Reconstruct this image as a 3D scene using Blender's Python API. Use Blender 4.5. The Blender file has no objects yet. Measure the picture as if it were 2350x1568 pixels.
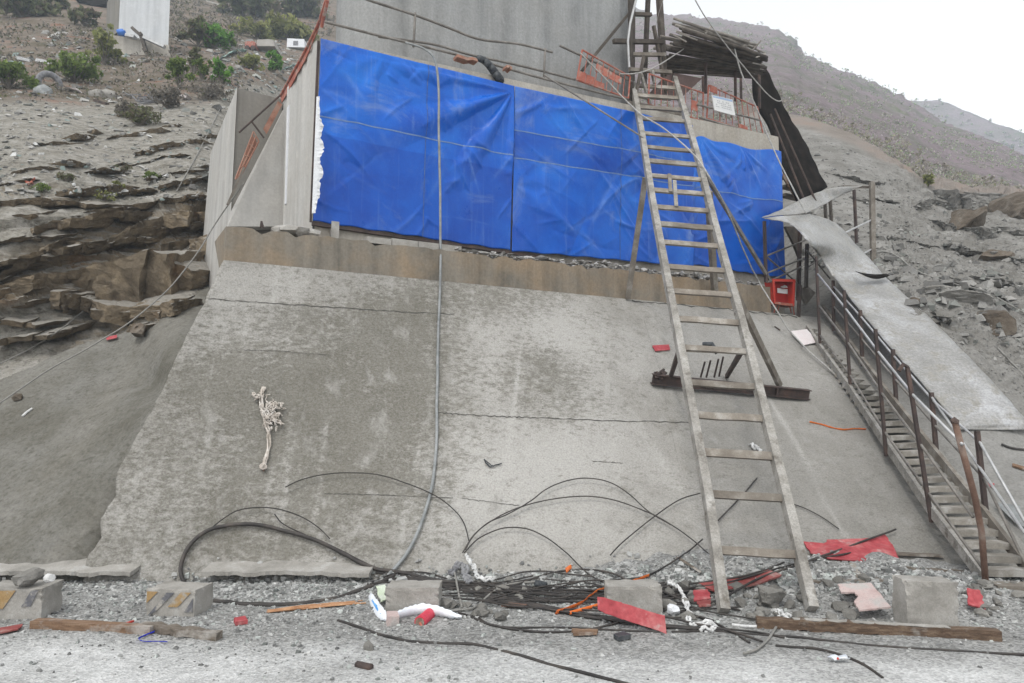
import bpy, bmesh, math, random
import numpy as np
from mathutils import Vector, Matrix
from mathutils.bvhtree import BVHTree

# ------------------------------------------------------------------ camera, sky, sun
SC = bpy.context.scene
COL = SC.collection
F = 1665.0                      # focal length in pixels of a 2350 px wide picture
PITCH = math.radians(5.2)
CAMZ = 1.6
cam = bpy.data.cameras.new('camera')
cam.sensor_width = 36.0
cam.lens = F / 2350.0 * 36.0
cam.clip_start = 0.05
cam.clip_end = 6000
camo = bpy.data.objects.new('camera', cam)
camo.location = (0, 0, CAMZ)
camo.rotation_euler = (math.radians(90) + PITCH, 0, 0)
COL.objects.link(camo)
SC.camera = camo

SUN_EL, SUN_AZ = math.radians(58), math.radians(205)   # azimuth clockwise from +Y: behind the camera, to the left
world = bpy.data.worlds.new('World')
SC.world = world
world.use_nodes = True
wn = world.node_tree
wn.nodes.clear()
sky = wn.nodes.new('ShaderNodeTexSky')
sky.sky_type = 'NISHITA'
sky.sun_disc = False
sky.sun_elevation = SUN_EL
sky.sun_rotation = SUN_AZ
sky.altitude = 900
sky.air_density = 2.0
sky.dust_density = 1.0
sky.ozone_density = 1.0
hs = wn.nodes.new('ShaderNodeHueSaturation')
hs.inputs['Saturation'].default_value = 0.02          # an overcast, nearly colourless sky
bg = wn.nodes.new('ShaderNodeBackground')
bg.inputs['Strength'].default_value = 0.15
wo = wn.nodes.new('ShaderNodeOutputWorld')
wn.links.new(sky.outputs[0], hs.inputs['Color'])
wn.links.new(hs.outputs[0], bg.inputs['Color'])
wn.links.new(bg.outputs[0], wo.inputs['Surface'])

sl = bpy.data.lights.new('sun', 'SUN')
sl.energy = 1.0
sl.angle = math.radians(13)
sl.color = (1.0, 0.97, 0.92)
so = bpy.data.objects.new('sun', sl)
sd = Vector((math.sin(SUN_AZ) * math.cos(SUN_EL), math.cos(SUN_AZ) * math.cos(SUN_EL), math.sin(SUN_EL)))
so.rotation_euler = sd.to_track_quat('Z', 'Y').to_euler()
so.location = (0, 0, 30)
COL.objects.link(so)

SC.view_settings.view_transform = 'Standard'
SC.view_settings.look = 'None'
SC.view_settings.exposure = 0.86
SC.cycles.volume_bounces = 1
SC.view_settings.gamma = 1.0

# ------------------------------------------------------------------ helpers: rays and noise
random.seed(7)
RNG = np.random.default_rng(11)
CP, SP = math.cos(PITCH), math.sin(PITCH)
C0 = Vector((0, 0, CAMZ))


def ray(px, py):
    a = (px - 1175.0) / F
    b = (784.0 - py) / F
    return Vector((a, CP - SP * b, SP + CP * b))


def at(px, py, Y):
    d = ray(px, py)
    return C0 + d * (Y / d.y)


def project(p):
    q = Vector(p) - C0
    f = q.y * CP + q.z * SP
    u = -q.y * SP + q.z * CP
    return 1175 + F * q.x / f, 784 - F * u / f


def plane(px, py, p0, n):
    d = ray(px, py)
    return C0 + d * ((Vector(p0) - C0).dot(n) / d.dot(n))


def ground(px, py, z=0.0):
    return plane(px, py, (0, 0, z), Vector((0, 0, 1)))


# axes of the concrete structure: WD runs along its front, WE goes back into the hill
WD = Vector((0.8755, 0.4832, 0)).normalized()
WE = Vector((-WD.y, WD.x, 0))
W0 = Vector((0, 10.587, 0))


def W(s, n, z):
    return W0 + WD * s + WE * n + Vector((0, 0, z))


def Wp(px, py, n):
    return plane(px, py, W0 + WE * n, WE)


def sn(p):
    q = Vector(p) - W0
    return q.dot(WD), q.dot(WE), p[2]


def _hash(i, j, k):
    h = (i * 374761393 + j * 668265263 + k * 2147483647 + 1013904223) & 0xFFFFFFFF
    h = ((h ^ (h >> 13)) * 1274126177) & 0xFFFFFFFF
    h = ((h ^ (h >> 16)) * 2246822519) & 0xFFFFFFFF
    return ((h ^ (h >> 15)) & 0xFFFF) / 65535.0


def vnoise(P, freq=1.0, octs=4, gain=0.5, seed=0):
    """value noise, -1..1, vectorised over an (N,3) array"""
    P = np.asarray(P, dtype=np.float64) * freq + seed * 17.31
    out = np.zeros(len(P)); amp = 1.0; tot = 0
    for o in range(octs):
        f = np.floor(P); t = P - f; t = t * t * (3 - 2 * t)
        i = f.astype(np.int64)
        v = 0
        for dx in (0, 1):
            for dy in (0, 1):
                for dz in (0, 1):
                    w = (t[:, 0] if dx else 1 - t[:, 0]) * (t[:, 1] if dy else 1 - t[:, 1]) * (t[:, 2] if dz else 1 - t[:, 2])
                    v = v + w * _hash(i[:, 0] + dx, i[:, 1] + dy, i[:, 2] + dz)
        out += amp * (v * 2 - 1); tot += amp
        amp *= gain; P = P * 2.03 + 5.7
    return out / tot


def sstep(a, b, x):
    t = np.clip((x - a) / (b - a), 0, 1)
    return t * t * (3 - 2 * t)


def tps(ctrl):
    """thin plate spline of 1/Y over picture coordinates (planes stay planes)"""
    c = np.array([(a / 500.0, b / 500.0) for a, b, _ in ctrl]); v = np.array([1.0 / y for _, _, y in ctrl])
    n = len(c)
    r = np.linalg.norm(c[:, None] - c[None], axis=2)
    K = np.where(r > 0, r * r * np.log(np.maximum(r, 1e-9)), 0) + np.eye(n) * 1e-4
    P = np.hstack([np.ones((n, 1)), c])
    A = np.block([[K, P], [P.T, np.zeros((3, 3))]])
    w = np.linalg.solve(A, np.concatenate([v, np.zeros(3)]))

    def f(q):
        q = np.asarray(q) / 500.0
        r = np.linalg.norm(q[:, None] - c[None], axis=2)
        U = np.where(r > 0, r * r * np.log(np.maximum(r, 1e-9)), 0)
        return U @ w[:n] + w[n] + q @ w[n + 1:]
    return f


# ------------------------------------------------------------------ helpers: objects
def tag(o, label=None, cat=None, group=None, kind=None):
    if label: o['label'] = label
    if cat: o['category'] = cat
    if group: o['group'] = group
    if kind: o['kind'] = kind
    return o


def empty(name, loc, label, cat, group=None):
    o = bpy.data.objects.new(name, None)
    o.empty_display_size = 0.1
    o.location = loc
    COL.objects.link(o)
    return tag(o, label, cat, group)


def copy_tree(o, parent=None):
    c = o.copy()
    COL.objects.link(c)
    if parent: c.parent = parent
    for ch in [x for x in COL.objects if x.parent == o]:
        copy_tree(ch, c)
    return c


class MB:
    def __init__(s):
        s.v = []; s.f = []; s.m = []; s.c = None

    def add(s, vs, fs, mi=0):
        b = len(s.v)
        s.v += [tuple(x) for x in vs]
        s.f += [tuple(b + i for i in f) for f in fs]
        s.m += [mi] * len(fs)
        return s

    def hexa(s, p, mi=0):
        """8 corners: bottom ring 0-3, top ring 4-7 (counter-clockwise seen from above)"""
        return s.add(p, [(3, 2, 1, 0), (4, 5, 6, 7), (0, 1, 5, 4), (1, 2, 6, 5), (2, 3, 7, 6), (3, 0, 4, 7)], mi)

    def crag(s, c, size, seed, mi=0):
        """a fractured boulder: a ball cut by many planes, then roughened"""
        bm = bmesh.new()
        bmesh.ops.create_icosphere(bm, subdivisions=4, radius=1)
        q = np.array([tuple(v.co) for v in bm.verts])
        fs = [tuple(v.index for v in f.verts) for f in bm.faces]
        bm.free()
        g = np.random.default_rng(seed)
        for k in range(16):
            nrm = g.normal(size=3); nrm /= np.linalg.norm(nrm)
            d = g.uniform(.42, .82)
            e = np.maximum(q @ nrm - d, 0)
            q = q - np.outer(e, nrm)
        q = q * (1 + .20 * vnoise(q, 1.8, 5, .62, seed) + .09 * (1 - np.abs(vnoise(q * [1, 1, 2.5], 3, 3, .6, seed + 1)) * 2))[:, None]
        a = g.uniform(0, 6.28); ca, sa = math.cos(a), math.sin(a)
        q = q * np.array(size)
        q = np.stack([q[:, 0] * ca - q[:, 1] * sa, q[:, 0] * sa + q[:, 1] * ca, q[:, 2]], 1) + np.array(tuple(c))
        return s.add([tuple(p) for p in q], fs, mi)

    def box(s, c, size, rot=None, mi=0, jit=0.0):
        c = Vector(c); h = Vector(size) * 0.5
        R = rot if rot is not None else Matrix.Identity(3)
        p = []
        for z in (-1, 1):
            for x, y in ((-1, -1), (1, -1), (1, 1), (-1, 1)):
                q = Vector((x * h.x, y * h.y, z * h.z)) + Vector([random.uniform(-jit, jit) for _ in range(3)])
                p.append(c + R @ q)
        return s.hexa(p, mi)

    def wbox(s, s0, s1, n0, n1, z0, z1, mi=0):
        return s.hexa([W(s0, n0, z0), W(s1, n0, z0), W(s1, n1, z0), W(s0, n1, z0),
                       W(s0, n0, z1), W(s1, n0, z1), W(s1, n1, z1), W(s0, n1, z1)], mi)

    def bar(s, a, b, w, h=None, up=(0, 0, 1), mi=0, nseg=1, wob=0.0):
        """a square timber from a to b, w across, h along the direction nearest to up"""
        h = h or w
        a = Vector(a); b = Vector(b); d = (b - a).normalized()
        u = Vector(up); u = (u - d * u.dot(d))
        if u.length < 1e-4: u = Vector((0, 1, 0)) - d * d.y
        u.normalize(); x = d.cross(u)
        vs = []; fs = []
        for k in range(nseg + 1):
            t = k / nseg
            c = a.lerp(b, t)
            if nseg > 1 and 0 < k < nseg: c = c + u * random.uniform(-wob, wob) + x * random.uniform(-wob, wob)
            vs += [c - x * w / 2 - u * h / 2, c + x * w / 2 - u * h / 2, c + x * w / 2 + u * h / 2, c - x * w / 2 + u * h / 2]
        for k in range(nseg):
            o = k * 4
            for i in range(4):
                j = (i + 1) % 4
                fs.append((o + i, o + j, o + 4 + j, o + 4 + i))
        fs.append((3, 2, 1, 0)); e = nseg * 4
        fs.append((e, e + 1, e + 2, e + 3))
        return s.add(vs, fs, mi)

    def tube(s, pts, r, seg=6, mi=0, r2=None):
        pts = [Vector(p) for p in pts]
        n = len(pts)
        vs = []; fs = []
        prev = None
        for k in range(n):
            d = (pts[min(k + 1, n - 1)] - pts[max(k - 1, 0)])
            if d.length < 1e-9: d = Vector((0, 0, 1))
            d.normalize()
            if prev is None:
                u = Vector((0, 0, 1)) if abs(d.z) < 0.9 else Vector((1, 0, 0))
            else:
                u = prev
            u = (u - d * u.dot(d)).normalized(); prev = u
            x = d.cross(u)
            rr = r if r2 is None else r + (r2 - r) * k / max(1, n - 1)
            for i in range(seg):
                a = 2 * math.pi * i / seg
                vs.append(pts[k] + (u * math.cos(a) + x * math.sin(a)) * rr)
        for k in range(n - 1):
            for i in range(seg):
                j = (i + 1) % seg
                fs.append((k * seg + i, k * seg + j, (k + 1) * seg + j, (k + 1) * seg + i))
        fs.append(tuple(range(seg))[::-1]); fs.append(tuple((n - 1) * seg + i for i in range(seg)))
        return s.add(vs, fs, mi)

    def sheet(s, grid, thick, mi=0, back=(0, 1, 0)):
        """a solid sheet from a grid (rows of points), thickened along back"""
        nr, nc = len(grid), len(grid[0])
        bk = Vector(back).normalized() * thick
        vs = [Vector(p) for row in grid for p in row]
        vs += [p + bk for p in vs]
        N = nr * nc; fs = []
        for i in range(nr - 1):
            for j in range(nc - 1):
                a = i * nc + j
                fs.append((a, a + 1, a + nc + 1, a + nc))
                fs.append((N + a, N + a + nc, N + a + nc + 1, N + a + 1))
        ring = [j for j in range(nc)] + [i * nc + nc - 1 for i in range(1, nr)] + \
               [(nr - 1) * nc + j for j in range(nc - 2, -1, -1)] + [i * nc for i in range(nr - 2, 0, -1)]
        for k in range(len(ring)):
            a, b = ring[k], ring[(k + 1) % len(ring)]
            fs.append((a, N + a, N + b, b))
        return s.add(vs, fs, mi)

    def prism(s, poly, ext, mi=0):
        """polygon of 3D points extruded by the vector ext"""
        n = len(poly); e = Vector(ext)
        vs = [Vector(p) for p in poly] + [Vector(p) + e for p in poly]
        fs = [tuple(range(n)), tuple(range(2 * n - 1, n - 1, -1))]
        for i in range(n):
            j = (i + 1) % n
            fs.append((i, n + i, n + j, j))
        return s.add(vs, fs, mi)

    def rock(s, c, size, mi=0, sub=1, rough=0.28, flat=None):
        bm = bmesh.new()
        bmesh.ops.create_icosphere(bm, subdivisions=sub, radius=1)
        R = Matrix.Rotation(random.uniform(0, 6.28), 3, 'Z') @ Matrix.Rotation(random.uniform(-.5, .5), 3, 'X')
        cuts = [(Vector((random.gauss(0, 1), random.gauss(0, 1), random.gauss(0, 1))).normalized(), random.uniform(.45, .85)) for _ in range(7)]
        vs = []
        for v in bm.verts:
            p = v.co.copy()
            for nrm, dd in cuts:
                k = p.dot(nrm)
                if k > dd: p -= nrm * (k - dd)
            p *= 1 + random.uniform(-rough, rough) * 0.4
            p = Vector((p.x * size[0], p.y * size[1], p.z * size[2]))
            vs.append(Vector(c) + R @ p)
        fs = [tuple(v.index for v in f.verts) for f in bm.faces]
        bm.free()
        return s.add(vs, fs, mi)

    def build(s, name, mats, parent=None, smooth=False, keep=False, loc=None):
        me = bpy.data.meshes.new(name)
        v = np.array([tuple(x) for x in s.v], dtype=float)
        if parent is not None:
            org = np.array(parent.location)
            p = parent.parent
            while p is not None:
                org = org + np.array(p.location); p = p.parent
        elif keep: org = np.zeros(3)
        elif loc is not None: org = np.array(loc)
        else:
            lo, hi = v.min(0), v.max(0)
            org = np.array([(lo[0] + hi[0]) / 2, (lo[1] + hi[1]) / 2, lo[2]])
        me.from_pydata((v - org).tolist(), [], s.f)
        if not isinstance(mats, (list, tuple)): mats = [mats]
        for m in mats: me.materials.append(m)
        if len(mats) > 1: me.polygons.foreach_set('material_index', s.m)
        if s.c is not None:
            a = me.color_attributes.new('Col', 'FLOAT_COLOR', 'POINT')
            cc = np.ones((len(v), 4)); cc[:, :3] = s.c
            a.data.foreach_set('color', cc.ravel())
        me.update()
        bm = bmesh.new(); bm.from_mesh(me)
        if len(bm.faces) < 30000: bmesh.ops.recalc_face_normals(bm, faces=bm.faces)
        bm.to_mesh(me); bm.free()
        if smooth: me.polygons.foreach_set('use_smooth', [True] * len(me.polygons))
        o = bpy.data.objects.new(name, me)
        if parent is not None: o.parent = parent
        else: o.location = org
        COL.objects.link(o)
        return o


def catmull(pts, n=8):
    pts = [np.array(p, dtype=float) for p in pts]
    P = [2 * pts[0] - pts[1]] + pts + [2 * pts[-1] - pts[-2]]
    out = []
    for i in range(1, len(P) - 2):
        for k in range(n):
            t = k / n
            out.append(0.5 * ((2 * P[i]) + (P[i + 1] - P[i - 1]) * t + (2 * P[i - 1] - 5 * P[i] + 4 * P[i + 1] - P[i + 2]) * t * t +
                              (3 * P[i] - P[i - 1] - 3 * P[i + 1] + P[i + 2]) * t ** 3))
    out.append(pts[-1])
    return out


def raw_mesh(name, V, faces, mats, smooth=True, col=None, keep_loc=True, mi=None):
    me = bpy.data.meshes.new(name)
    me.from_pydata(np.asarray(V).tolist(), [], faces)
    for m in (mats if isinstance(mats, (list, tuple)) else [mats]): me.materials.append(m)
    if col is not None:
        a = me.color_attributes.new('Col', 'FLOAT_COLOR', 'POINT')
        cc = np.ones((len(V), 4)); cc[:, :3] = col
        a.data.foreach_set('color', cc.ravel())
    if mi is not None: me.polygons.foreach_set('material_index', mi)
    if smooth: me.polygons.foreach_set('use_smooth', [True] * len(me.polygons))
    me.update()
    o = bpy.data.objects.new(name, me)
    COL.objects.link(o)
    return o


def grid_faces(nr, nc):
    i = np.arange((nr - 1) * nc).reshape(nr - 1, nc)[:, :-1].ravel()
    return np.stack([i, i + 1, i + nc + 1, i + nc], 1).tolist()


def grid_normals(P):
    du = np.gradient(P, axis=1); dv = np.gradient(P, axis=0)
    n = np.cross(du, dv)
    n /= np.linalg.norm(n, axis=2, keepdims=True) + 1e-12
    return n


# ------------------------------------------------------------------ helpers: materials
def L(h):
    """sRGB 0-255 to linear"""
    return tuple(((c / 255) / 12.92 if c / 255 <= .04045 else ((c / 255 + .055) / 1.055) ** 2.4) for c in h)


class NT:
    def __init__(s, name):
        s.mat = bpy.data.materials.new(name)
        s.mat.use_nodes = True
        s.t = s.mat.node_tree
        s.t.nodes.clear()
        s.out = s.t.nodes.new('ShaderNodeOutputMaterial')
        s.b = s.t.nodes.new('ShaderNodeBsdfPrincipled')
        s.t.links.new(s.b.outputs[0], s.out.inputs['Surface'])
        s._pos = None

    def n(s, kind, **kw):
        x = s.t.nodes.new(kind)
        for k, v in kw.items(): setattr(x, k, v)
        return x

    def link(s, a, b): s.t.links.new(a, b)

    def coord(s, stretch=(1, 1, 1), rot=(0, 0, 0), space='Object'):
        tc = s.n('ShaderNodeTexCoord')
        mp = s.n('ShaderNodeMapping')
        mp.inputs['Scale'].default_value = stretch
        mp.inputs['Rotation'].default_value = rot
        s.link(tc.outputs[space], mp.inputs['Vector'])
        return mp.outputs[0]

    def noise(s, scale, detail=6, rough=.6, dist=0, vec=None, stretch=(1, 1, 1), rot=(0, 0, 0)):
        x = s.n('ShaderNodeTexNoise')
        x.inputs['Scale'].default_value = scale
        x.inputs['Detail'].default_value = detail
        x.inputs['Roughness'].default_value = rough
        x.inputs['Distortion'].default_value = dist
        s.link(vec if vec is not None else s.coord(stretch, rot), x.inputs['Vector'])
        return x.outputs['Fac']

    def ramp(s, fac, stops, interp='LINEAR'):
        r = s.n('ShaderNodeValToRGB')
        r.color_ramp.interpolation = interp
        e = r.color_ramp.elements
        while len(e) < len(stops): e.new(0.5)
        for k, (p, c) in enumerate(stops):
            e[k].position = p
            if not isinstance(c, (tuple, list)): c = (c, c, c)
            e[k].color = (*c, 1)
        s.link(fac, r.inputs['Fac'])
        return r.outputs['Color']

    def mix(s, fac, a, b, mode='MIX'):
        m = s.n('ShaderNodeMix', data_type='RGBA', blend_type=mode)
        ins = [x for x in m.inputs if x.enabled]            # the node has one socket set per data type
        for sock, v in zip(ins, (fac, a, b)):
            if hasattr(v, 'is_output'): s.link(v, sock)
            elif isinstance(v, (int, float)):
                sock.default_value = v if sock.type == 'VALUE' else (v, v, v, 1)
            else: sock.default_value = (*v, 1)
        return [x for x in m.outputs if x.enabled][0]

    def math(s, op, a, b=0.0):
        m = s.n('ShaderNodeMath', operation=op)
        for i, v in enumerate((a, b)):
            if hasattr(v, 'is_output'): s.link(v, m.inputs[i])
            else: m.inputs[i].default_value = v
        return m.outputs[0]

    def bump(s, h, strength=.4, dist=.02):
        b = s.n('ShaderNodeBump')
        b.inputs['Strength'].default_value = strength
        b.inputs['Distance'].default_value = dist
        s.link(h, b.inputs['Height'])
        s.link(b.outputs[0], s.b.inputs['Normal'])

    def fin(s, col, rough=.85, metal=0.0, spec=.3):
        if hasattr(col, 'is_output'): s.link(col, s.b.inputs['Base Color'])
        else: s.b.inputs['Base Color'].default_value = (*col, 1)
        if hasattr(rough, 'is_output'): s.link(rough, s.b.inputs['Roughness'])
        else: s.b.inputs['Roughness'].default_value = rough
        s.b.inputs['Metallic'].default_value = metal
        s.b.inputs['Specular IOR Level'].default_value = spec
        return s.mat


def simple(name, cols, scale=4, stretch=(1, 1, 1), rough=.85, metal=0.0, spec=.3, bump=.3, bscale=40, bdist=.01, dirt=None, dirt_scale=6,
           dirt_lo=.5, rnd=0.0, grain=.25, gscale=90):
    """base colours over noise, fine grain, an optional dust/dirt coat, bump"""
    t = NT(name)
    f = t.noise(scale, 6, .6, 0, stretch=stretch)
    k = len(cols)
    c = t.ramp(f, [(.28 + .44 * i / max(1, k - 1), cols[i]) for i in range(k)])
    if dirt is not None:
        m = t.ramp(t.noise(dirt_scale, 8, .65), [(dirt_lo, 0.0), (dirt_lo + .14, 1.0)])
        c = t.mix(m, c, dirt)
    g = t.noise(gscale, 4, .7)
    c = t.mix(1.0, c, t.ramp(g, [(.25, 1 - grain), (.75, 1 + grain * .6)]), 'MULTIPLY')
    if rnd:
        oi = t.n('ShaderNodeObjectInfo')
        c = t.mix(1.0, c, t.ramp(oi.outputs['Random'], [(0, 1 - rnd), (1, 1 + rnd * .5)]), 'MULTIPLY')
    if bump: t.bump(t.noise(bscale, 6, .65, stretch=stretch), bump, bdist)
    return t.fin(c, rough, metal, spec)


def attr_mat(name, rough=.9, grain=.25, gscale=30, bump=.4, bscale=50, bdist=.01, spec=.2):
    """colour comes from the per-stone / per-leaf colour, with grain"""
    t = NT(name)
    a = t.n('ShaderNodeVertexColor', layer_name='Col')
    g = t.noise(gscale, 5, .65)
    c = t.mix(1.0, a.outputs['Color'], t.ramp(g, [(.25, 1 - grain), (.75, 1 + grain * .6)]), 'MULTIPLY')
    if bump: t.bump(t.noise(bscale, 6, .65), bump, bdist)
    return t.fin(c, rough, 0, spec)


M = {}
# structure concrete -----------------------------------------------
def concrete(name, base, dark, warm, streak=1.0, warmth=.5, rough=.85, spots=.25):
    t = NT(name)
    st = t.noise(1.0, 7, .62, 0.2, stretch=(2.6, 2.6, .16))
    st2 = t.noise(1.0, 8, .68, .3, stretch=(5, 5, .3))
    bl = t.noise(.9, 6, .6)
    c = t.ramp(st, [(.30, dark), (.5, base), (.72, tuple(x * 1.18 for x in base))])
    c = t.mix(t.math('MULTIPLY', t.ramp(bl, [(.42, 0.0), (.62, 1.0)]), warmth), c, warm)
    c = t.mix(streak * .45, c, t.mix(1.0, c, t.ramp(st2, [(.3, .66), (.7, 1.2)]), 'MULTIPLY'))
    pt = t.ramp(t.noise(3.5, 8, .7, .4), [(.50, 0.0), (.72, .45)])
    c = t.mix(pt, c, tuple(x * 1.25 for x in base))
    c = t.mix(1.0, c, t.ramp(t.noise(28, 5, .7), [(.25, 1 - spots), (.75, 1 + spots * .6)]), 'MULTIPLY')
    t.bump(t.noise(22, 8, .7), .35, .012)
    return t.fin(c, rough, 0, .25)

M['pier'] = concrete('pier_concrete', (.265, .268, .265), (.15, .155, .158), (.27, .265, .25), 1.0, .5)
M['cap'] = concrete('cap_concrete', (.37, .345, .305), (.24, .222, .195), (.33, .295, .245), .9, .5)
M['plinth'] = concrete('plinth_concrete', (.20, .178, .146), (.095, .088, .074), (.27, .20, .13), 1.3, .95)
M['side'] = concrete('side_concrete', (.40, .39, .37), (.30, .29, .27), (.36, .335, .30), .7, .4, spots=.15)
M['wing_shade'] = concrete('shaded_concrete', (.19, .18, .162), (.125, .118, .104), (.17, .157, .132), .6, .4, spots=.15)  # shaded copy of the plain concrete, the shade put into the colour
M['block'] = simple('block_concrete', [(.20, .19, .17), (.30, .285, .26), (.36, .345, .32)], 5, bump=.5, bscale=30, dirt=(.40, .39, .37), dirt_scale=5, dirt_lo=.58)
M['yellow_stripe'] = simple('worn_yellow_paint', [(.30, .19, .08), (.34, .25, .14)], 14, dirt=(.33, .31, .28), dirt_scale=14, dirt_lo=.50)
M['dark_stripe'] = simple('worn_dark_paint', [(.10, .10, .11), (.17, .17, .18)], 14, dirt=(.33, .31, .28), dirt_scale=14, dirt_lo=.50)
# metals, wood, cloth ----------------------------------------------
M['ladder'] = simple('dusty_timber', [(.16, .148, .13), (.28, .265, .24), (.39, .375, .35)], 5, bump=.6, bscale=35, dirt=(.13, .115, .095), dirt_scale=8, dirt_lo=.55, grain=.4, gscale=60)
M['ladder_side'] = simple('weathered_board', [(.13, .11, .09), (.21, .185, .155), (.27, .245, .21)], 5, bump=.4, bscale=35, dirt=(.32, .30, .27), dirt_scale=5, dirt_lo=.52, rnd=.25)
M['wood_dark'] = simple('dark_timber', [(.05, .042, .036), (.09, .075, .062), (.14, .12, .10)], 5, bump=.5, bscale=30, rnd=.3, dirt=(.22, .20, .18), dirt_scale=6, dirt_lo=.62)
M['pole'] = simple('grey_bamboo_pole', [(.17, .15, .13), (.27, .245, .215), (.38, .35, .315)], 4, stretch=(1, 1, 1), bump=.4, rnd=.5)
M['plank'] = simple('brown_plank', [(.085, .052, .034), (.19, .115, .07), (.27, .185, .125)], 5, stretch=(1, 7, 7), bump=.8, bscale=12, dirt=(.33, .30, .27), dirt_scale=3.5, dirt_lo=.52)
M['log'] = simple('dark_log', [(.05, .033, .024), (.115, .075, .05), (.20, .145, .10)], 5, stretch=(1, 7, 7), bump=.9, bscale=12, dirt=(.27, .245, .215), dirt_scale=5, dirt_lo=.60)
M['plank_grey'] = simple('old_grey_plank', [(.07, .058, .046), (.15, .125, .10), (.25, .22, .19)], 5, stretch=(1, 6, 6), bump=.6, bscale=25, dirt=(.42, .40, .37), dirt_scale=3, dirt_lo=.52)
M['rust'] = simple('rusty_steel', [(.035, .026, .024), (.062, .045, .040), (.11, .07, .055)], 7, rough=.75, bump=.4, dirt=(.20, .18, .165), dirt_scale=7, dirt_lo=.66)
M['rust_red'] = simple('red_rusty_steel', [(.09, .05, .036), (.15, .09, .065), (.24, .19, .16)], 5, rough=.8, bump=.4)
M['pipe'] = simple('dusty_steel_pipe', [(.11, .10, .09), (.18, .165, .148), (.28, .26, .235)], 6, rough=.6, metal=.1, bump=.2)
M['pipe_light'] = simple('bare_steel_pipe', [(.30, .30, .30), (.42, .42, .42), (.52, .52, .51)], 6, rough=.45, metal=.35, bump=.2)
M['galv'] = simple('galvanised_sheet', [(.19, .185, .17), (.29, .285, .275), (.46, .465, .48)], 2.2, rough=.42, metal=.1, spec=.5, bump=.45, bscale=8, bdist=.015, dirt=(.25, .238, .212), dirt_scale=4.5, dirt_lo=.48, grain=.45, gscale=32)
M['black_sheet'] = simple('tarred_sheet', [(.008, .007, .006), (.016, .013, .011), (.03, .025, .022)], 4, rough=.95, spec=.05, bump=.5, bscale=12)
M['red'] = simple('red_paint', [(.40, .03, .02), (.48, .05, .032)], 6, rough=.5, bump=.15, dirt=(.48, .12, .07), dirt_scale=7, dirt_lo=.60)
M['red_dark'] = simple('red_paint_inside', [(.30, .016, .012), (.38, .025, .018)], 6, rough=.5, bump=.1)
M['orange_red'] = simple('faded_red_paint', [(.25, .075, .055), (.36, .115, .08), (.40, .20, .15)], 7, rough=.8, bump=.2, dirt=(.32, .26, .225), dirt_scale=9, dirt_lo=.50)
M['rail_rust'] = simple('rust_red_mesh', [(.22, .10, .07), (.33, .17, .12), (.34, .25, .20)], 7, rough=.8)
M['red_board'] = simple('red_formwork_board', [(.27, .03, .038), (.36, .058, .066), (.42, .15, .145)], 6, rough=.65, bump=.3, dirt=(.42, .33, .31), dirt_scale=8, dirt_lo=.60, gscale=25)
M['red_board_dark'] = simple('dull_red_board', [(.17, .035, .035), (.25, .06, .055), (.33, .15, .13)], 6, rough=.7, dirt=(.30, .24, .22), dirt_scale=6, dirt_lo=.58)
M['pink_board'] = simple('pinkish_grey_board', [(.40, .28, .26), (.48, .38, .36), (.42, .38, .36)], 5, rough=.8, dirt=(.42, .40, .38), dirt_scale=5, dirt_lo=.54)
M['white_board'] = simple('pale_pink_board', [(.66, .58, .57), (.72, .68, .67)], 5, rough=.6, bump=.1)
M['sign'] = simple('sign_face', [(.62, .62, .61), (.70, .70, .69)], 6, rough=.5, bump=.1, grain=.1)
M['sign_ink'] = simple('sign_lettering', [(.40, .40, .41), (.46, .46, .47)], 8, rough=.6, bump=0)
M['sign_blue'] = simple('sign_border', [(.30, .42, .62), (.38, .48, .66)], 8, rough=.6, bump=0)
M['white_cloth'] = simple('white_rag', [(.42, .42, .42), (.60, .60, .59), (.74, .74, .73)], 9, rough=.95, bump=.6, bscale=60)
M['cream_rope'] = simple('frayed_cream_rope', [(.34, .30, .25), (.52, .47, .42), (.66, .63, .59)], 14, rough=.95, bump=.6, bscale=90)
M['foam'] = simple('white_lining', [(.58, .59, .61), (.70, .71, .73)], 6, rough=.9, bump=.3)
M['grey_cloth'] = simple('grey_rag', [(.10, .10, .11), (.2, .2, .21), (.3, .3, .3)], 9, rough=.95, bump=.5)
M['black_plastic'] = simple('black_plastic', [(.02, .022, .026), (.05, .055, .06), (.12, .125, .13)], 9, rough=.5, bump=.4)
M['bag'] = simple('white_plastic_bag', [(.62, .66, .72), (.76, .78, .80)], 7, rough=.35, spec=.5, bump=.4, bscale=16, grain=.08)
M['bag_blue'] = simple('blue_print', [(.05, .25, .62), (.15, .38, .70)], 7, rough=.4, bump=.1)
M['blue_strap'] = simple('blue_strap', [(.02, .03, .42), (.03, .05, .55)], 7, rough=.5, bump=.1)
M['orange'] = simple('orange_plastic', [(.62, .12, .02), (.75, .19, .03)], 8, rough=.5, bump=.2)
M['pink_red'] = simple('red_paper_tube', [(.50, .03, .06), (.60, .06, .09)], 8, rough=.6, bump=.2)
M['hose'] = simple('grey_hose', [(.15, .16, .162), (.23, .24, .24), (.31, .32, .32)], 7, rough=.6, bump=.2)
M['rope'] = simple('pale_rope', [(.24, .235, .22), (.36, .35, .33), (.48, .47, .45)], 18, rough=.9, bump=.5, bscale=120)
M['rope_grey'] = simple('grey_rope', [(.19, .185, .17), (.28, .27, .25)], 18, rough=.9, bump=.5, bscale=120)
M['cable'] = simple('black_strand', [(.022, .020, .019), (.045, .04, .037), (.085, .072, .062)], 6, rough=.65, bump=.2, rnd=.3)
M['palm'] = simple('palm_fibre', [(.25, .12, .06), (.40, .22, .12), (.46, .29, .17)], 9, rough=.95, bump=.6)
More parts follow.
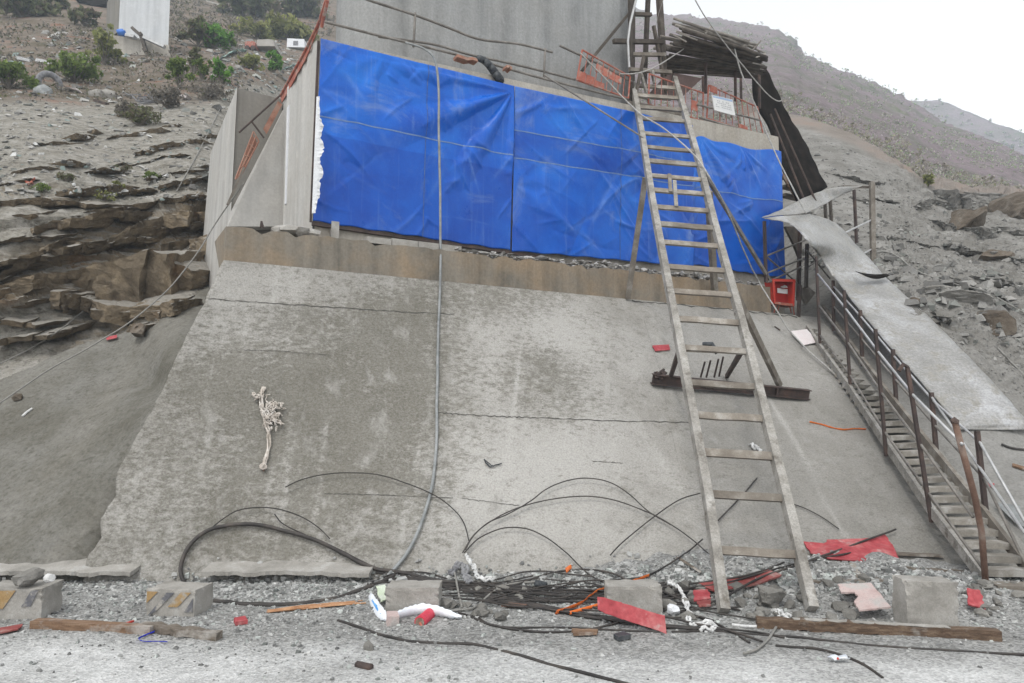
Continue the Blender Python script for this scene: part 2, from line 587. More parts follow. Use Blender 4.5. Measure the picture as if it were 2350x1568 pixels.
M['rock_grey'] = simple('grey_boulder', [(.13, .122, .108), (.20, .192, .175), (.29, .28, .262)], 3, rough=.95, bump=.9, bscale=14, bdist=.03, rnd=.3)
M['rock_brown'] = simple('brown_boulder', [(.075, .060, .046), (.125, .10, .076), (.20, .175, .145)], 3, rough=.95, bump=.9, bscale=14, bdist=.03, rnd=.2)
M['stone'] = attr_mat('loose_stone', gscale=40)
def mat_leaf():
    t = NT('leaf')
    a = t.n('ShaderNodeVertexColor', layer_name='Col')
    t.fin(a.outputs['Color'], .7, 0, .2)
    tr = t.n('ShaderNodeBsdfTranslucent'); t.link(a.outputs['Color'], tr.inputs['Color'])
    mx = t.n('ShaderNodeMixShader'); mx.inputs[0].default_value = .45
    t.link(t.b.outputs[0], mx.inputs[1]); t.link(tr.outputs[0], mx.inputs[2]); t.link(mx.outputs[0], t.out.inputs['Surface'])
    return t.mat
M['leaf'] = mat_leaf()
M['bark'] = simple('bark', [(.10, .085, .07), (.18, .16, .135)], 8, bump=.6)
M['far_white'] = simple('white_cabin', [(.62, .63, .65), (.70, .71, .73)], 3, bump=.1)
M['far_pier'] = concrete('far_pier_concrete', (.45, .46, .47), (.37, .38, .39), (.44, .44, .43), .4, .3, spots=.12)
M['far_tan'] = simple('canvas_cover', [(.30, .28, .25), (.40, .38, .35)], 3)
M['tarp_blue_small'] = simple('blue_plastic', [(.03, .12, .45), (.05, .2, .6)], 5, rough=.5)
M['greennet'] = simple('green_debris_net', [(.20, .33, .29), (.33, .44, .40)], 6, rough=.9)

# ------------------------------------------------------------------ ground and terrain (the setting)
def polyline(xs, ys):
    return lambda x: np.interp(x, xs, ys)


def mat_apron():
    t = NT('shotcrete')
    a = t.n('ShaderNodeVertexColor', layer_name='Col')
    sep = t.n('ShaderNodeSeparateColor')
    t.link(a.outputs['Color'], sep.inputs[0])
    st, dk, lt = sep.outputs[0], sep.outputs[1], sep.outputs[2]
    base = t.ramp(t.noise(.8, 8, .66, .2, stretch=(1.6, 1.6, .7)), [(.3, (.25, .238, .214)), (.5, (.315, .302, .278)), (.7, (.38, .367, .342))])
    base = t.mix(t.math('MULTIPLY', lt, .8), base, (.42, .407, .382))
    # mossy mottling, in horizontal flecks
    mo = t.noise(13, 10, .82, 0, stretch=(.8, .8, 1.7))
    mo2 = t.noise(2.2, 5, .6)
    lvl = t.math('ADD', t.math('MULTIPLY', mo, 1.0), t.math('MULTIPLY', t.math('SUBTRACT', st, .5), .22))
    lvl = t.math('ADD', lvl, t.math('MULTIPLY', t.math('SUBTRACT', mo2, .5), .22))
    m = t.ramp(lvl, [(.44, 0.0), (.50, .45), (.57, .85)])
    fine = t.ramp(t.noise(34, 8, .8, 0, stretch=(.9, .9, 1.5)), [(.36, .45), (.56, 1.0)])
    m = t.math('MULTIPLY', m, fine)
    c = t.mix(m, base, t.ramp(mo2, [(.35, (.105, .097, .075)), (.65, (.145, .136, .112))]))
    # drip streaks running down the slope
    sk = t.ramp(t.noise(1.0, 6, .6, .15, stretch=(5, 5, .28)), [(.56, 0.0), (.70, .55)])
    c = t.mix(t.math('MULTIPLY', sk, .9), c, (.42, .408, .385))
    sk2 = t.ramp(t.noise(1.0, 6, .6, .15, stretch=(4, 3, .22)), [(.58, 0.0), (.72, .6)])
    c = t.mix(t.math('MULTIPLY', sk2, .8), c, (.18, .172, .15))
    c = t.mix(t.math('MULTIPLY', dk, .85), c, t.mix(.6, c, (.17, .163, .147)))
    g = t.noise(55, 5, .75)
    c = t.mix(1.0, c, t.ramp(g, [(.25, .60), (.5, 1.0), (.75, 1.28)]), 'MULTIPLY')
    h = t.math('ADD', t.noise(38, 8, .8), t.math('MULTIPLY', t.noise(7, 5, .6), 1.2))
    t.bump(h, .8, .022)
    return t.fin(c, .92, 0, .15)


def mat_left():
    t = NT('left_hillside_rock')
    a = t.n('ShaderNodeVertexColor', layer_name='Col')
    sep = t.n('ShaderNodeSeparateColor')
    t.link(a.outputs['Color'], sep.inputs[0])
    cliff, shot, veg = sep.outputs
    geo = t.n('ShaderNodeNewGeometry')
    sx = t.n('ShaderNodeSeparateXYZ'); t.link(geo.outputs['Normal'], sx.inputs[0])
    dust = t.ramp(t.noise(3.2, 8, .7, .4), [(.3, (.16, .147, .122)), (.5, (.25, .235, .205)), (.7, (.35, .336, .31))])
    specks = t.ramp(t.noise(5.5, 8, .72, .3, stretch=(1, 1, 2.2)), [(.50, 0.0), (.64, .85)])
    dust = t.mix(specks, dust, (.085, .078, .064))
    brown = t.ramp(t.noise(1.6, 8, .65, .6), [(.28, (.07, .055, .04)), (.45, (.155, .125, .09)), (.60, (.24, .19, .13)), (.76, (.215, .195, .168))])
    rusty = t.ramp(t.noise(1.1, 5, .6), [(.60, 0.0), (.70, .55)])
    brown = t.mix(rusty, brown, (.20, .12, .065))
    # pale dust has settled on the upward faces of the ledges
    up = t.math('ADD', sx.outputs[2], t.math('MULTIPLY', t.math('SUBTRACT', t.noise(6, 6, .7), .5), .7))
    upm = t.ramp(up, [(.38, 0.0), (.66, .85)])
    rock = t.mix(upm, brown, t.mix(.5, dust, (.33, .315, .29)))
    c = t.mix(cliff, dust, rock)
    soil = t.ramp(t.noise(.55, 9, .7, .3), [(.28, (.065, .062, .032)), (.44, (.125, .102, .076)), (.56, (.17, .142, .118)), (.66, (.20, .095, .058)), (.78, (.115, .118, .052))])
    c = t.mix(veg, c, soil)
    sh = t.ramp(t.noise(1.4, 7, .66, .3, stretch=(1, 1, .6)), [(.28, (.115, .107, .086)), (.5, (.165, .158, .138)), (.72, (.225, .218, .20))])
    shm = t.ramp(t.noise(14, 7, .75), [(.50, 0.0), (.66, .6)])
    sh = t.mix(shm, sh, (.07, .064, .048))
    c = t.mix(shot, c, sh)
    c = t.mix(1.0, c, t.ramp(t.noise(26, 6, .75), [(.25, .66), (.5, 1.0), (.75, 1.25)]), 'MULTIPLY')
    h = t.math('ADD', t.noise(9, 9, .72, .3, stretch=(1, 1, 1.6)), t.math('MULTIPLY', t.noise(40, 5, .7), .3))
    t.bump(h, .8, .06)
    return t.fin(c, .95, 0, .12)


def mat_right():
    t = NT('right_slope_rubble')
    a = t.n('ShaderNodeVertexColor', layer_name='Col')
    sep = t.n('ShaderNodeSeparateColor')
    t.link(a.outputs['Color'], sep.inputs[0])
    rub, veg, smooth_ = sep.outputs
    c = t.ramp(t.noise(1.2, 8, .68, .3), [(.28, (.125, .118, .104)), (.5, (.19, .182, .168)), (.72, (.265, .258, .242))])
    sp = t.ramp(t.noise(6.5, 8, .72, .3, stretch=(1, 1, 1.8)), [(.54, 0.0), (.66, .85)])
    c = t.mix(t.math('MULTIPLY', sp, rub), c, (.07, .066, .056))
    c = t.mix(t.math('MULTIPLY', smooth_, .7), c, t.ramp(t.noise(4, 8, .7), [(.3, (.20, .195, .182)), (.7, (.30, .295, .282))]))
    soil = t.ramp(t.noise(.6, 8, .68, .3), [(.28, (.13, .11, .09)), (.48, (.20, .175, .155)), (.66, (.22, .17, .14)), (.78, (.17, .16, .12))])
    c = t.mix(veg, c, soil)
    c = t.mix(1.0, c, t.ramp(t.noise(30, 6, .75), [(.25, .68), (.5, 1.0), (.75, 1.22)]), 'MULTIPLY')
    t.bump(t.noise(10, 9, .72, .3), .7, .05)
    return t.fin(c, .95, 0, .12)


def mat_ground():
    t = NT('dusty_gravel_ground')
    a = t.n('ShaderNodeVertexColor', layer_name='Col')
    sep = t.n('ShaderNodeSeparateColor')
    t.link(a.outputs['Color'], sep.inputs[0])
    pale = sep.outputs[0]
    c = t.ramp(t.noise(2.2, 8, .7), [(.3, (.195, .193, .184)), (.5, (.262, .26, .25)), (.7, (.335, .332, .32))])
    c = t.mix(t.math('MULTIPLY', pale, .85), c, t.ramp(t.noise(5, 7, .7), [(.3, (.47, .47, .462)), (.7, (.64, .64, .632))]))
    v = t.n('ShaderNodeTexVoronoi', feature='F1'); v.inputs['Scale'].default_value = 55
    t.link(t.coord(), v.inputs['Vector'])
    hsv = t.n('ShaderNodeSeparateColor'); t.link(v.outputs['Color'], hsv.inputs[0])
    st = t.ramp(hsv.outputs[0], [(.1, .62), (.5, .97), (.95, 1.25)])
    fac = t.math('SUBTRACT', 1.0, t.math('MULTIPLY', pale, .5))
    c = t.mix(fac, c, t.mix(1.0, c, st, 'MULTIPLY'))
    sp2 = t.ramp(t.noise(48, 5, .8), [(.63, 0.0), (.72, .5)])
    c = t.mix(sp2, c, (.14, .138, .128))
    c = t.mix(1.0, c, t.ramp(t.noise(60, 6, .75), [(.25, .6), (.5, 1.0), (.75, 1.22)]), 'MULTIPLY')
    t.bump(t.math('ADD', t.noise(40, 6, .75), t.math('MULTIPLY', v.outputs['Distance'], 1.2)), .6, .012)
    return t.fin(c, .95, 0, .12)


def mat_hill():
    t = NT('scrubby_hill')
    c = t.ramp(t.noise(.08, 10, .74, .3), [(.28, (.115, .165, .075)), (.42, (.18, .165, .15)), (.56, (.235, .19, .205)), (.72, (.15, .185, .10))])
    g = t.ramp(t.noise(.35, 7, .65), [(.56, 0.0), (.68, .8)])
    c = t.mix(t.math('MULTIPLY', g, .8), c, (.085, .125, .06))
    c = t.mix(1.0, c, t.ramp(t.noise(1.6, 6, .75), [(.25, .6), (.5, 1.0), (.75, 1.3)]), 'MULTIPLY')
    t.bump(t.noise(.9, 8, .7), 1.0, .6)
    return t.fin(c, .95, 0, .1)


TERR_V, TERR_F = [], []          # everything solid that pixels can be dropped on


def register(V, faces):
    b = sum(len(x) for x in TERR_V)
    TERR_V.append(np.asarray(V)); TERR_F.extend([tuple(b + i for i in f) for f in faces])


# --- ground ---------------------------------------------------------
BASE_Y = 6.83
xs = np.concatenate([-np.geomspace(400, 9, 14), np.arange(-8, 8.01, .06), np.geomspace(9, 400, 14)])
ys = np.concatenate([-np.geomspace(300, 1, 12), np.arange(0, 3.4, .4), np.arange(3.4, 7.9, .05), np.geomspace(8, 400, 14)])
GX, GY = np.meshgrid(xs, ys)
P = np.stack([GX, GY, np.zeros_like(GX)], 2)
near = ((np.abs(GX) < 8) & (GY > 3) & (GY < 8)).ravel()
q = P.reshape(-1, 3)
z = np.zeros(len(q))
z[near] = 0.03 * vnoise(q[near], 1.1, 3) + 0.010 * vnoise(q[near], 7, 3, seed=3)
heap = sstep(6.0, 6.9, q[:, 1]) * (0.05 + 0.07 * np.clip(vnoise(q, .8, 3, seed=5) + .3, 0, 1))      # rubble banked against the foot of the slope
heap *= np.where(q[:, 0] < -1.2, .25, 1)
heap += .10 * np.exp(-((q[:, 0] - 1.6) / .9) ** 2) * sstep(6.2, 6.8, q[:, 1])
heap += .12 * np.exp(-((q[:, 0] - 3.2) / 1.3) ** 2) * sstep(5.6, 6.8, q[:, 1])
z += np.where(near, heap, 0) * (1 + .5 * vnoise(q, 6, 3, seed=8))
q[:, 2] = z
pale = sstep(5.35, 4.75, q[:, 1] + .35 * vnoise(q, .55, 3, seed=2) + .25 * np.sin(q[:, 0] * .5 + .8))
pale *= np.clip(.75 + .6 * vnoise(q, 1.6, 4, seed=9), 0, 1)
gf = grid_faces(len(ys), len(xs))
M['ground'] = mat_ground()
o = raw_mesh('ground', q, gf, M['ground'], True, np.stack([pale, pale, pale], 1))
tag(o, kind='structure')
register(q, gf)

# --- sprayed concrete slope -------------------------------------------
ZPL = 3.25                                        # foot of the plinth
NPL = -0.45                                       # plinth face
edge_x = polyline([597, 683, 760, 830, 925, 985, 1030, 1085, 1110, 1140, 1165, 1190, 1235, 1270, 1300, 1345],
                  [512, 475, 435, 402, 357, 326, 300, 268, 264, 268, 248, 232, 235, 207, 197, 190])
pl = Wp(515, 597, NPL - .01)
NR, NC = 190, 300
TOPS = 6.2
rows = []
for i in range(NR):
    v = i / (NR - 1)
    py = 1345 + (597 - 1345) * v
    iy = (1 / (BASE_Y - .05)) * (1 - v) + (1 / pl.y) * v
    px = float(edge_x(py)) + 4 * float(vnoise([[0, py * .05, 0]], 1, 3)[0])
    rows.append(np.array(at(px, py, 1 / iy)))
rt = W(TOPS, NPL - .01, ZPL - .01); rb = Vector((5.05, BASE_Y, -.04))
A = np.zeros((NR, NC, 3))
for i in range(NR):
    v = i / (NR - 1)
    r = np.array(rb.lerp(rt, v))
    u = np.linspace(0, 1, NC)[:, None]
    A[i] = rows[i] * (1 - u) + r * u
# keep the top row on the straight foot of the plinth
n = grid_normals(A)
if n[NR // 2, NC // 2, 1] > 0: n = -n
q = A.reshape(-1, 3); nn = n.reshape(-1, 3)
vv = np.repeat(np.linspace(0, 1, NR), NC); uu = np.tile(np.linspace(0, 1, NC), NR)
amp = sstep(1.0, .93, vv)
disp = .045 * vnoise(q, .7, 3) + .016 * vnoise(q, 3.2, 4, seed=4) + .006 * vnoise(q, 14, 3, seed=6)
disp += .05 * np.sin(math.pi * vv) * 0
q = q + nn * (disp * amp)[:, None]
PXA = np.array([project(p) for p in q])
blobs = [(620, 860, 240, 90, .55), (880, 800, 150, 100, .75), (560, 960, 260, 120, .5), (900, 930, 120, 160, .55), (1250, 850, 90, 90, .7), (1330, 930, 90, 60, .4),
         (480, 1150, 220, 120, .45), (850, 1110, 180, 70, .5), (600, 1260, 250, 60, .4), (900, 1220, 150, 80, .3), (950, 700, 180, 40, .45),
         (1180, 690, 160, 40, .35), (700, 720, 200, 40, .25), (800, 1000, 250, 120, .35), (1240, 760, 110, 60, -.4), (1330, 830, 80, 150, -.35), (1100, 1150, 130, 170, -.5), (1290, 1060, 170, 120, -.55),
         (560, 660, 130, 50, -.4), (620, 790, 180, 50, -.15), (1100, 800, 60, 120, -.25), (1350, 1230, 170, 90, -.4), (400, 1240, 120, 100, -.1), (1700, 760, 200, 60, -.3)]
stn = np.full(len(q), .30); lt = np.zeros(len(q))
for bx, by, rx, ry, s_ in blobs:
    e = np.exp(-((PXA[:, 0] - bx) / rx) ** 2 - ((PXA[:, 1] - by) / ry) ** 2)
    if s_ > 0: stn += s_ * .8 * e
    else: stn += s_ * .6 * e; lt += -s_ * 1.6 * e
stn *= 1 - .85 * sstep(1380, 1500, PXA[:, 0])
stn = np.clip(stn + .15 * vnoise(q, 1.3, 4, seed=21), 0, 1)
ln = np.array([polyline([600, 1330], [1400, 1700])(y) for y in PXA[:, 1]])
dk = sstep(-60, 120, PXA[:, 0] - ln) * (.35 + .65 * sstep(800, 1050, PXA[:, 1])) * np.clip(.9 + .5 * vnoise(q * [1.5, 1.5, .4], 1.0, 3, seed=31), 0, 1)
sc_ = PXA[:, 0] - .60 * (PXA[:, 1] - 900)
drip = sstep(.25, .6, vnoise(np.stack([sc_ * .03, PXA[:, 1] * .0016, 0 * sc_], 1), 1, 4, .6, 88)) * sstep(1380, 1560, PXA[:, 0]) * sstep(760, 900, PXA[:, 1])
sc2 = PXA[:, 0] + .10 * (PXA[:, 1] - 900)
drip2 = sstep(.25, .6, vnoise(np.stack([sc2 * .035, PXA[:, 1] * .0022, 0 * sc2 + 9], 1), 1, 4, .6, 89)) * (1 - sstep(1350, 1500, PXA[:, 0]))
lt = lt + .9 * drip + .55 * drip2
stn = np.clip(stn - .5 * drip2, 0, 1); dk = dk * (1 - .7 * drip)
M['apron'] = mat_apron()
M['crack'] = simple('crack', [(.05, .048, .042), (.09, .085, .075)], 10, bump=0)
af = grid_faces(NR, NC)
V = q.copy(); faces = list(af); colA = np.stack([stn, np.clip(dk, 0, 1), np.clip(lt, 0, 1)], 1)
# thickness of the sprayed layer along its torn left edge
le = np.arange(NR) * NC
b0 = len(V)
V = np.vstack([V, q[le] + np.array([-.02, .34, -.05])]); colA = np.vstack([colA, colA[le]])
faces += [(int(le[i]), int(le[i + 1]), b0 + i + 1, b0 + i) for i in range(NR - 1)]
register(q, af)
AP = BVHTree.FromPolygons([Vector(p) for p in q], [tuple(f) for f in af])


def ap_hit(px, py, off=0.0):
    d = ray(px, py)
    dn = d.normalized()
    h = AP.ray_cast(C0, dn)
    if h[0] is None: return Wp(px, py, NPL - .02) - dn * off        # past its edge: the plane of the plinth
    return h[0] - dn * off


mi = [0] * len(faces)


def add_crack(pix, w, jag):
    """a crack in the slope: a thin jagged dark strip 3 mm proud of it"""
    global V, colA
    pts = catmull(pix, 14)
    ring = []
    for k, (x, y) in enumerate(pts):
        yy = y + random.uniform(-jag, jag)
        ww = w * random.uniform(.3, 1.2)
        a, b_ = ap_hit(x, yy - ww, .006), ap_hit(x, yy + ww, .006)
        if a is None or b_ is None: continue
        ring.append((a, b_))
    b = len(V)
    V = np.vstack([V] + [np.array([tuple(a), tuple(c)]) for a, c in ring]); colA = np.vstack([colA, np.zeros((2 * len(ring), 3))])
    for k in range(len(ring) - 1):
        faces.append((b + 2 * k, b + 2 * k + 1, b + 2 * k + 3, b + 2 * k + 2)); mi.append(1)


add_crack([(470, 685), (560, 692), (700, 701), (800, 708), (930, 716), (1042, 722)], 1.1, 1.2)
add_crack([(1005, 947), (1060, 951), (1130, 955), (1210, 958), (1300, 962), (1420, 966), (1588, 970)], 1.1, 1.5)
add_crack([(745, 1133), (840, 1135), (940, 1139), (1040, 1143)], .8, .8)
add_crack([(1060, 1144), (1120, 1152), (1190, 1160)], .7, 1.2)
add_crack([(1360, 1059), (1400, 1061), (1430, 1063)], .8, .6)
add_crack([(560, 803), (640, 806), (760, 816)], .5, 1.0)
add_crack([(1450, 690), (1560, 700), (1690, 712), (1830, 727)], 1.6, 2.2)
add_crack([(1478, 735), (1498, 800), (1520, 870), (1535, 960), (1560, 1080)], .8, 1.6)
o = raw_mesh('sprayed_concrete_slope', V, faces, [M['apron'], M['crack']], True, colA, mi=mi)
tag(o, kind='structure')

# --- left hillside ------------------------------------------------------
ctrl = [(190, 1330, 6.9), (-300, 1330, 6.9), (-700, 1330, 6.9), (235, 1200, 7.25), (300, 1040, 7.75), (355, 925, 8.2), (405, 830, 8.8), (450, 735, 10.2), (470, 670, 12.0),
        (0, 1100, 8.0), (100, 1000, 8.6), (0, 880, 10.0), (-400, 930, 10.2), (-700, 1000, 9.6), (150, 805, 10.6), (300, 760, 10.9), (350, 900, 8.9), (200, 950, 8.9),
        (0, 790, 11.0), (0, 700, 11.2), (-500, 700, 11.2), (230, 700, 11.9), (420, 640, 12.8), (0, 600, 11.8), (0, 500, 12.6), (230, 560, 12.8), (460, 560, 13.8), (460, 430, 15.2), (300, 430, 15.4),
        (0, 400, 14.6), (-600, 400, 14.6), (150, 400, 14.8), (0, 300, 17.5), (-600, 250, 19), (300, 290, 20), (480, 300, 20.5), (500, 230, 24), (200, 228, 23.5), (0, 218, 22.5), (-500, 180, 26),
        (0, 165, 28), (250, 165, 31), (480, 180, 30), (600, 150, 40), (690, 190, 42), (330, 130, 36), (100, 50, 46), (0, 0, 58), (-600, 0, 58), (250, 10, 60), (450, 60, 56), (600, 100, 54), (720, 95, 60),
        (600, 0, 95), (770, 0, 105), (450, 0, 82), (600, -250, 150), (0, -250, 120), (-600, -300, 120), (950, -250, 150), (950, 0, 110), (950, 150, 70), (950, 400, 34),
        (620, 640, 16), (620, 450, 21), (620, 300, 28), (620, 900, 13), (620, 1200, 10), (420, 1200, 8.4), (620, 1345, 9.2), (420, 1345, 8.0)]
fL = tps(ctrl)
PXs = np.arange(-700, 960.1, 4.0); PYs = np.arange(-260, 1346, 4.0)
gx, gy = np.meshgrid(PXs, PYs)
pq = np.stack([gx.ravel(), gy.ravel()], 1)
iy = np.concatenate([fL(c) for c in np.array_split(pq, 60)])
iy = np.clip(iy, 1 / 170, 1 / 6.6)
a = (pq[:, 0] - 1175) / F; b = (784 - pq[:, 1]) / F
D = np.stack([a, CP - SP * b, SP + CP * b], 1)
V = np.array([0, 0, CAMZ]) + D * (1 / iy / D[:, 1])[:, None]
shape = (len(PYs), len(PXs))
n = grid_normals(V.reshape(*shape, 3)).reshape(-1, 3)
n[(n * (V - np.array([0, 0, CAMZ]))).sum(1) > 0] *= -1
px, py = pq[:, 0], pq[:, 1]
L1 = polyline([-700, 0, 150, 350, 470, 960], [960, 868, 800, 737, 655, 500])(px) + 14 * vnoise(V, 1.2, 3, seed=40)
L2 = polyline([-700, 0, 230, 470, 960], [640, 590, 520, 425, 350])(px) + 25 * vnoise(V, .6, 3, seed=41)
L3 = polyline([-700, 0, 250, 480, 560, 960], [190, 232, 238, 225, 200, 200])(px) + 16 * vnoise(V, .35, 3, seed=42)
shot = sstep(-4, 6, py - L1)
L1b = polyline([-700, 0, 113, 193, 258, 370, 470, 960], [760, 705, 668, 684, 732, 726, 652, 500])(px) + 10 * vnoise(V, .9, 3, seed=48)
slab = sstep(-3, 5, py - L1b) * (1 - shot)
cliff = sstep(-25, 25, py - L2) * (1 - shot) * (1 - slab)
patch = sstep(.0, .30, vnoise(V * [1, 1, 1.6], .55, 3, seed=49)) * sstep(300, 420, py) * (1 - shot)
cliff = np.clip(cliff * .95 + .55 * patch * (1 - cliff), 0, 1)
veg = sstep(14, -14, py - L3)
# bedding: layers rising to the right, split by joints into ledges and blocks
h = V[:, 2] - .17 * V[:, 0] - .10 * V[:, 1] + .16 * vnoise(V, .45, 3, seed=43) + .05 * vnoise(V, 1.6, 3, .5, seed=44)
jog = vnoise(V * [1, 1, .6], 1.0, 3, .5, seed=45)
def ledge(h, k, seed, wid=.55):
    u = h * k + .30 * vnoise(V, .6, 2, seed=seed)
    lay = np.floor(u); fr = u - lay
    cell = np.floor(V[:, 0] * wid + .45 * jog + lay * .37)
    r = _hash(lay.astype(np.int64) + 500, cell.astype(np.int64) + 500, np.zeros(len(V), dtype=np.int64) + seed)
    return sstep(0, .07, fr) * (1 - .8 * sstep(.30, 1.0, fr)) * (.15 + 1.1 * r)
frac_ = 1 - np.abs(vnoise(V * [1, 1, 2.0], 2.4, 4, .6, seed=46)) * 2
disp = cliff * (.22 * ledge(h, 1.3, 51) + .14 * ledge(h, 3.3, 55, 1.1) + .05 * ledge(h, 9.0, 59, 2.2) + .04 * frac_ + .04 * vnoise(V, 5, 4, .6, seed=47) - .34)
bigb = np.exp(-np.abs((px - 300) / 175) ** 4 - np.abs((py - 640 + .10 * (px - 300)) / 70) ** 4)
disp = disp * (1 - .80 * bigb * (1 - slab)) + (-.05 + .10 * vnoise(V, .8, 2, seed=69)) * bigb * (1 - shot) * (1 - slab) + slab * (.10 * ledge(h, 1.8, 73) + .10 * vnoise(V, 1.1, 4, .55, seed=68) - .22)
dist = 1 / iy
grey = (1 - cliff) * (1 - shot) * (1 - veg) * (1 - slab)
disp += grey * (.16 * vnoise(V * [1, 1, 1.8], 1.1, 5, .55, 61) + .14 * ledge(h, 2.0, 71) - .07)
disp += veg * .008 * dist * vnoise(V, 6 / 20, 5, .6, 63)
disp += shot * (.07 * vnoise(V, .8, 3, seed=65) + .02 * vnoise(V, 4, 3, seed=66))
disp += (1 - shot) * .03 * vnoise(V, 5, 4, .6, 67)
rx, ry = px * .68 + py * .73, -px * .73 + py * .68          # runs of slurry down the bank, from upper right to lower left
run = vnoise(np.stack([rx * .0022 * 0 + (px * .73 + py * .68) * .022, (px * .68 - py * .73) * .0022, 0 * px], 1), 1, 4, .6, 64)
shot_c = shot * np.clip(.90 + .55 * run, 0, 1)
edge = sstep(0, 60, np.abs(px - edge_x(np.clip(py, 597, 1345)))) * (1) + 0
vd = V - np.array([0, 0, CAMZ]); vd /= np.linalg.norm(vd, axis=1, keepdims=True)
facing = sstep(.08, .40, np.abs((n * vd).sum(1)))              # nearly edge-on ground keeps its plain shape
V = V + n * (disp * facing * np.where(shot > .5, .25 + .75 * edge, 1))[:, None]
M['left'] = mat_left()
lf = grid_faces(*shape)
colL = np.stack([cliff, shot_c, veg], 1)
# the ledges themselves: broken beds of rock set into the bank, each bed a row of split blocks
fY = lambda x, y: 1 / float(np.clip(fL(np.array([[x, y]], float))[0], 1 / 170, 1 / 6.6))
BEDS = [([(60, 527), (142, 506), (225, 490), (288, 487)], 17, .35), ([(135, 501), (225, 478), (322, 472), (399, 449), (478, 447)], 11, .30),
        ([(245, 551), (300, 522), (338, 501), (386, 492), (478, 486)], 30, .45), ([(-60, 618), (0, 603), (58, 587), (129, 556), (190, 553)], 14, .35),
        ([(-60, 650), (0, 628), (97, 583), (165, 572)], 11, .35), ([(75, 582), (180, 558)], 20, .40), ([(-80, 675), (0, 657), (55, 634), (118, 628)], 42, .45),
        ([(360, 566), (410, 552), (472, 541)], 50, .45), ([(384, 640), (430, 628), (470, 616)], 34, .35), ([(110, 668), (165, 676)], 40, .30), ([(-40, 738), (10, 730), (66, 744)], 13, .3),
        ([(300, 545), (390, 520), (474, 508)], 14, .35), ([(190, 575), (260, 556), (330, 545)], 12, .30), ([(-30, 560), (40, 545), (110, 540)], 9, .25), ([(285, 748), (348, 744)], 20, .2),
        ([(230, 455), (290, 440), (330, 436)], 9, .3), ([(90, 470), (150, 462), (190, 468)], 10, .3), ([(360, 430), (420, 415), (470, 405)], 9, .3), ([(20, 700), (90, 690)], 10, .25),
        ([(150, 676), (200, 690), (262, 706), (335, 704), (392, 690)], 40, .45), ([(205, 712), (280, 722), (360, 716)], 22, .35),
        ([(-60, 470), (20, 458), (85, 450)], 15, .16), ([(20, 392), (90, 380), (150, 368)], 13, .14), ([(300, 350), (380, 330), (480, 312)], 13, .14), ([(60, 330), (140, 318), (210, 300)], 11, .12), ([(120, 440), (180, 430), (240, 425)], 14, .15), ([(240, 318), (320, 300), (400, 285)], 10, .12),
        ([(-60, 505), (30, 498), (110, 486)], 13, .22), ([(180, 400), (250, 384), (330, 372), (400, 352)], 6, .15), ([(-60, 430), (10, 424), (60, 416)], 8, .18), ([(330, 410), (400, 396), (475, 380)], 7, .18),
        ([(-40, 790), (40, 772), (130, 766)], 12, .15), ([(400, 668), (440, 652), (474, 640)], 14, .15)]
LV, LF, LC = [V], list(lf), [colL]
base_n = len(V)
def rock_block(tl, tr, br, bl, deep_, rough, col=(1.0, 0, 0)):
    """a split block from its front face; it runs back into the bank"""
    global base_n
    bk = Vector((random.uniform(-.15, .15), deep_, deep_ * random.uniform(.12, .35)))
    c8 = [bl, br, br + bk, bl + bk, tl, tr, tr + bk, tl + bk]
    bm = bmesh.new()
    vs = [bm.verts.new(p) for p in c8]
    for f in ((3, 2, 1, 0), (4, 5, 6, 7), (0, 1, 5, 4), (1, 2, 6, 5), (2, 3, 7, 6), (3, 0, 4, 7)): bm.faces.new([vs[i] for i in f])
    bmesh.ops.subdivide_edges(bm, edges=bm.edges[:], cuts=8, use_grid_fill=True)
    bmesh.ops.triangulate(bm, faces=bm.faces[:])
    q = np.array([tuple(v.co) for v in bm.verts])
    ctr = q.mean(0)
    off = np.stack([vnoise(q, 2.6, 4, .6, 200 + k) for k in range(3)], 1) * rough
    off += np.stack([np.round(vnoise(q, 1.3, 2, .5, 210 + k) * 3) / 3 for k in range(3)], 1) * rough * .8
    off += np.stack([1 - np.abs(vnoise(q * [1, 1, 2.2], 5.0, 4, .6, 220 + k)) * 2.2 for k in range(3)], 1) * rough * .45
    q = q + off * [1, 1, .6]
    bm.verts.index_update()
    LV.append(q); LF.extend([tuple(base_n + v.index for v in f.verts) for f in bm.faces])
    LC.append(np.tile([col], (len(q), 1)))
    base_n += len(q); bm.free()
random.seed(31)
for line, thick, proud in BEDS:
    xs_ = [p[0] for p in line]; ys_ = [p[1] for p in line]
    x = xs_[0]
    while x < xs_[-1] - 6:
        wd_ = min(random.uniform(14, 52) * (1 + thick / 60), xs_[-1] - x + 8)
        pr = proud * random.uniform(.25, 1.0); th = thick * random.uniform(.65, 1.25); j = random.uniform(-3, 3)
        y0, y1 = np.interp(x, xs_, ys_) + j, np.interp(x + wd_, xs_, ys_) + j + random.uniform(-3, 3)
        Yc = fY(x + wd_ / 2, (y0 + y1) / 2 + th * .6) - pr
        sk = random.uniform(-.18, .18)
        rock_block(at(x + random.uniform(0, 3), y0, Yc - sk), at(x + wd_, y1, Yc + sk), at(x + wd_ - random.uniform(0, 5), y1 + th, Yc + sk + .10), at(x + random.uniform(-3, 6), y0 + th, Yc - sk + .12), random.uniform(.8, 1.3), .06)
        x += wd_ * random.uniform(.86, 1.02)
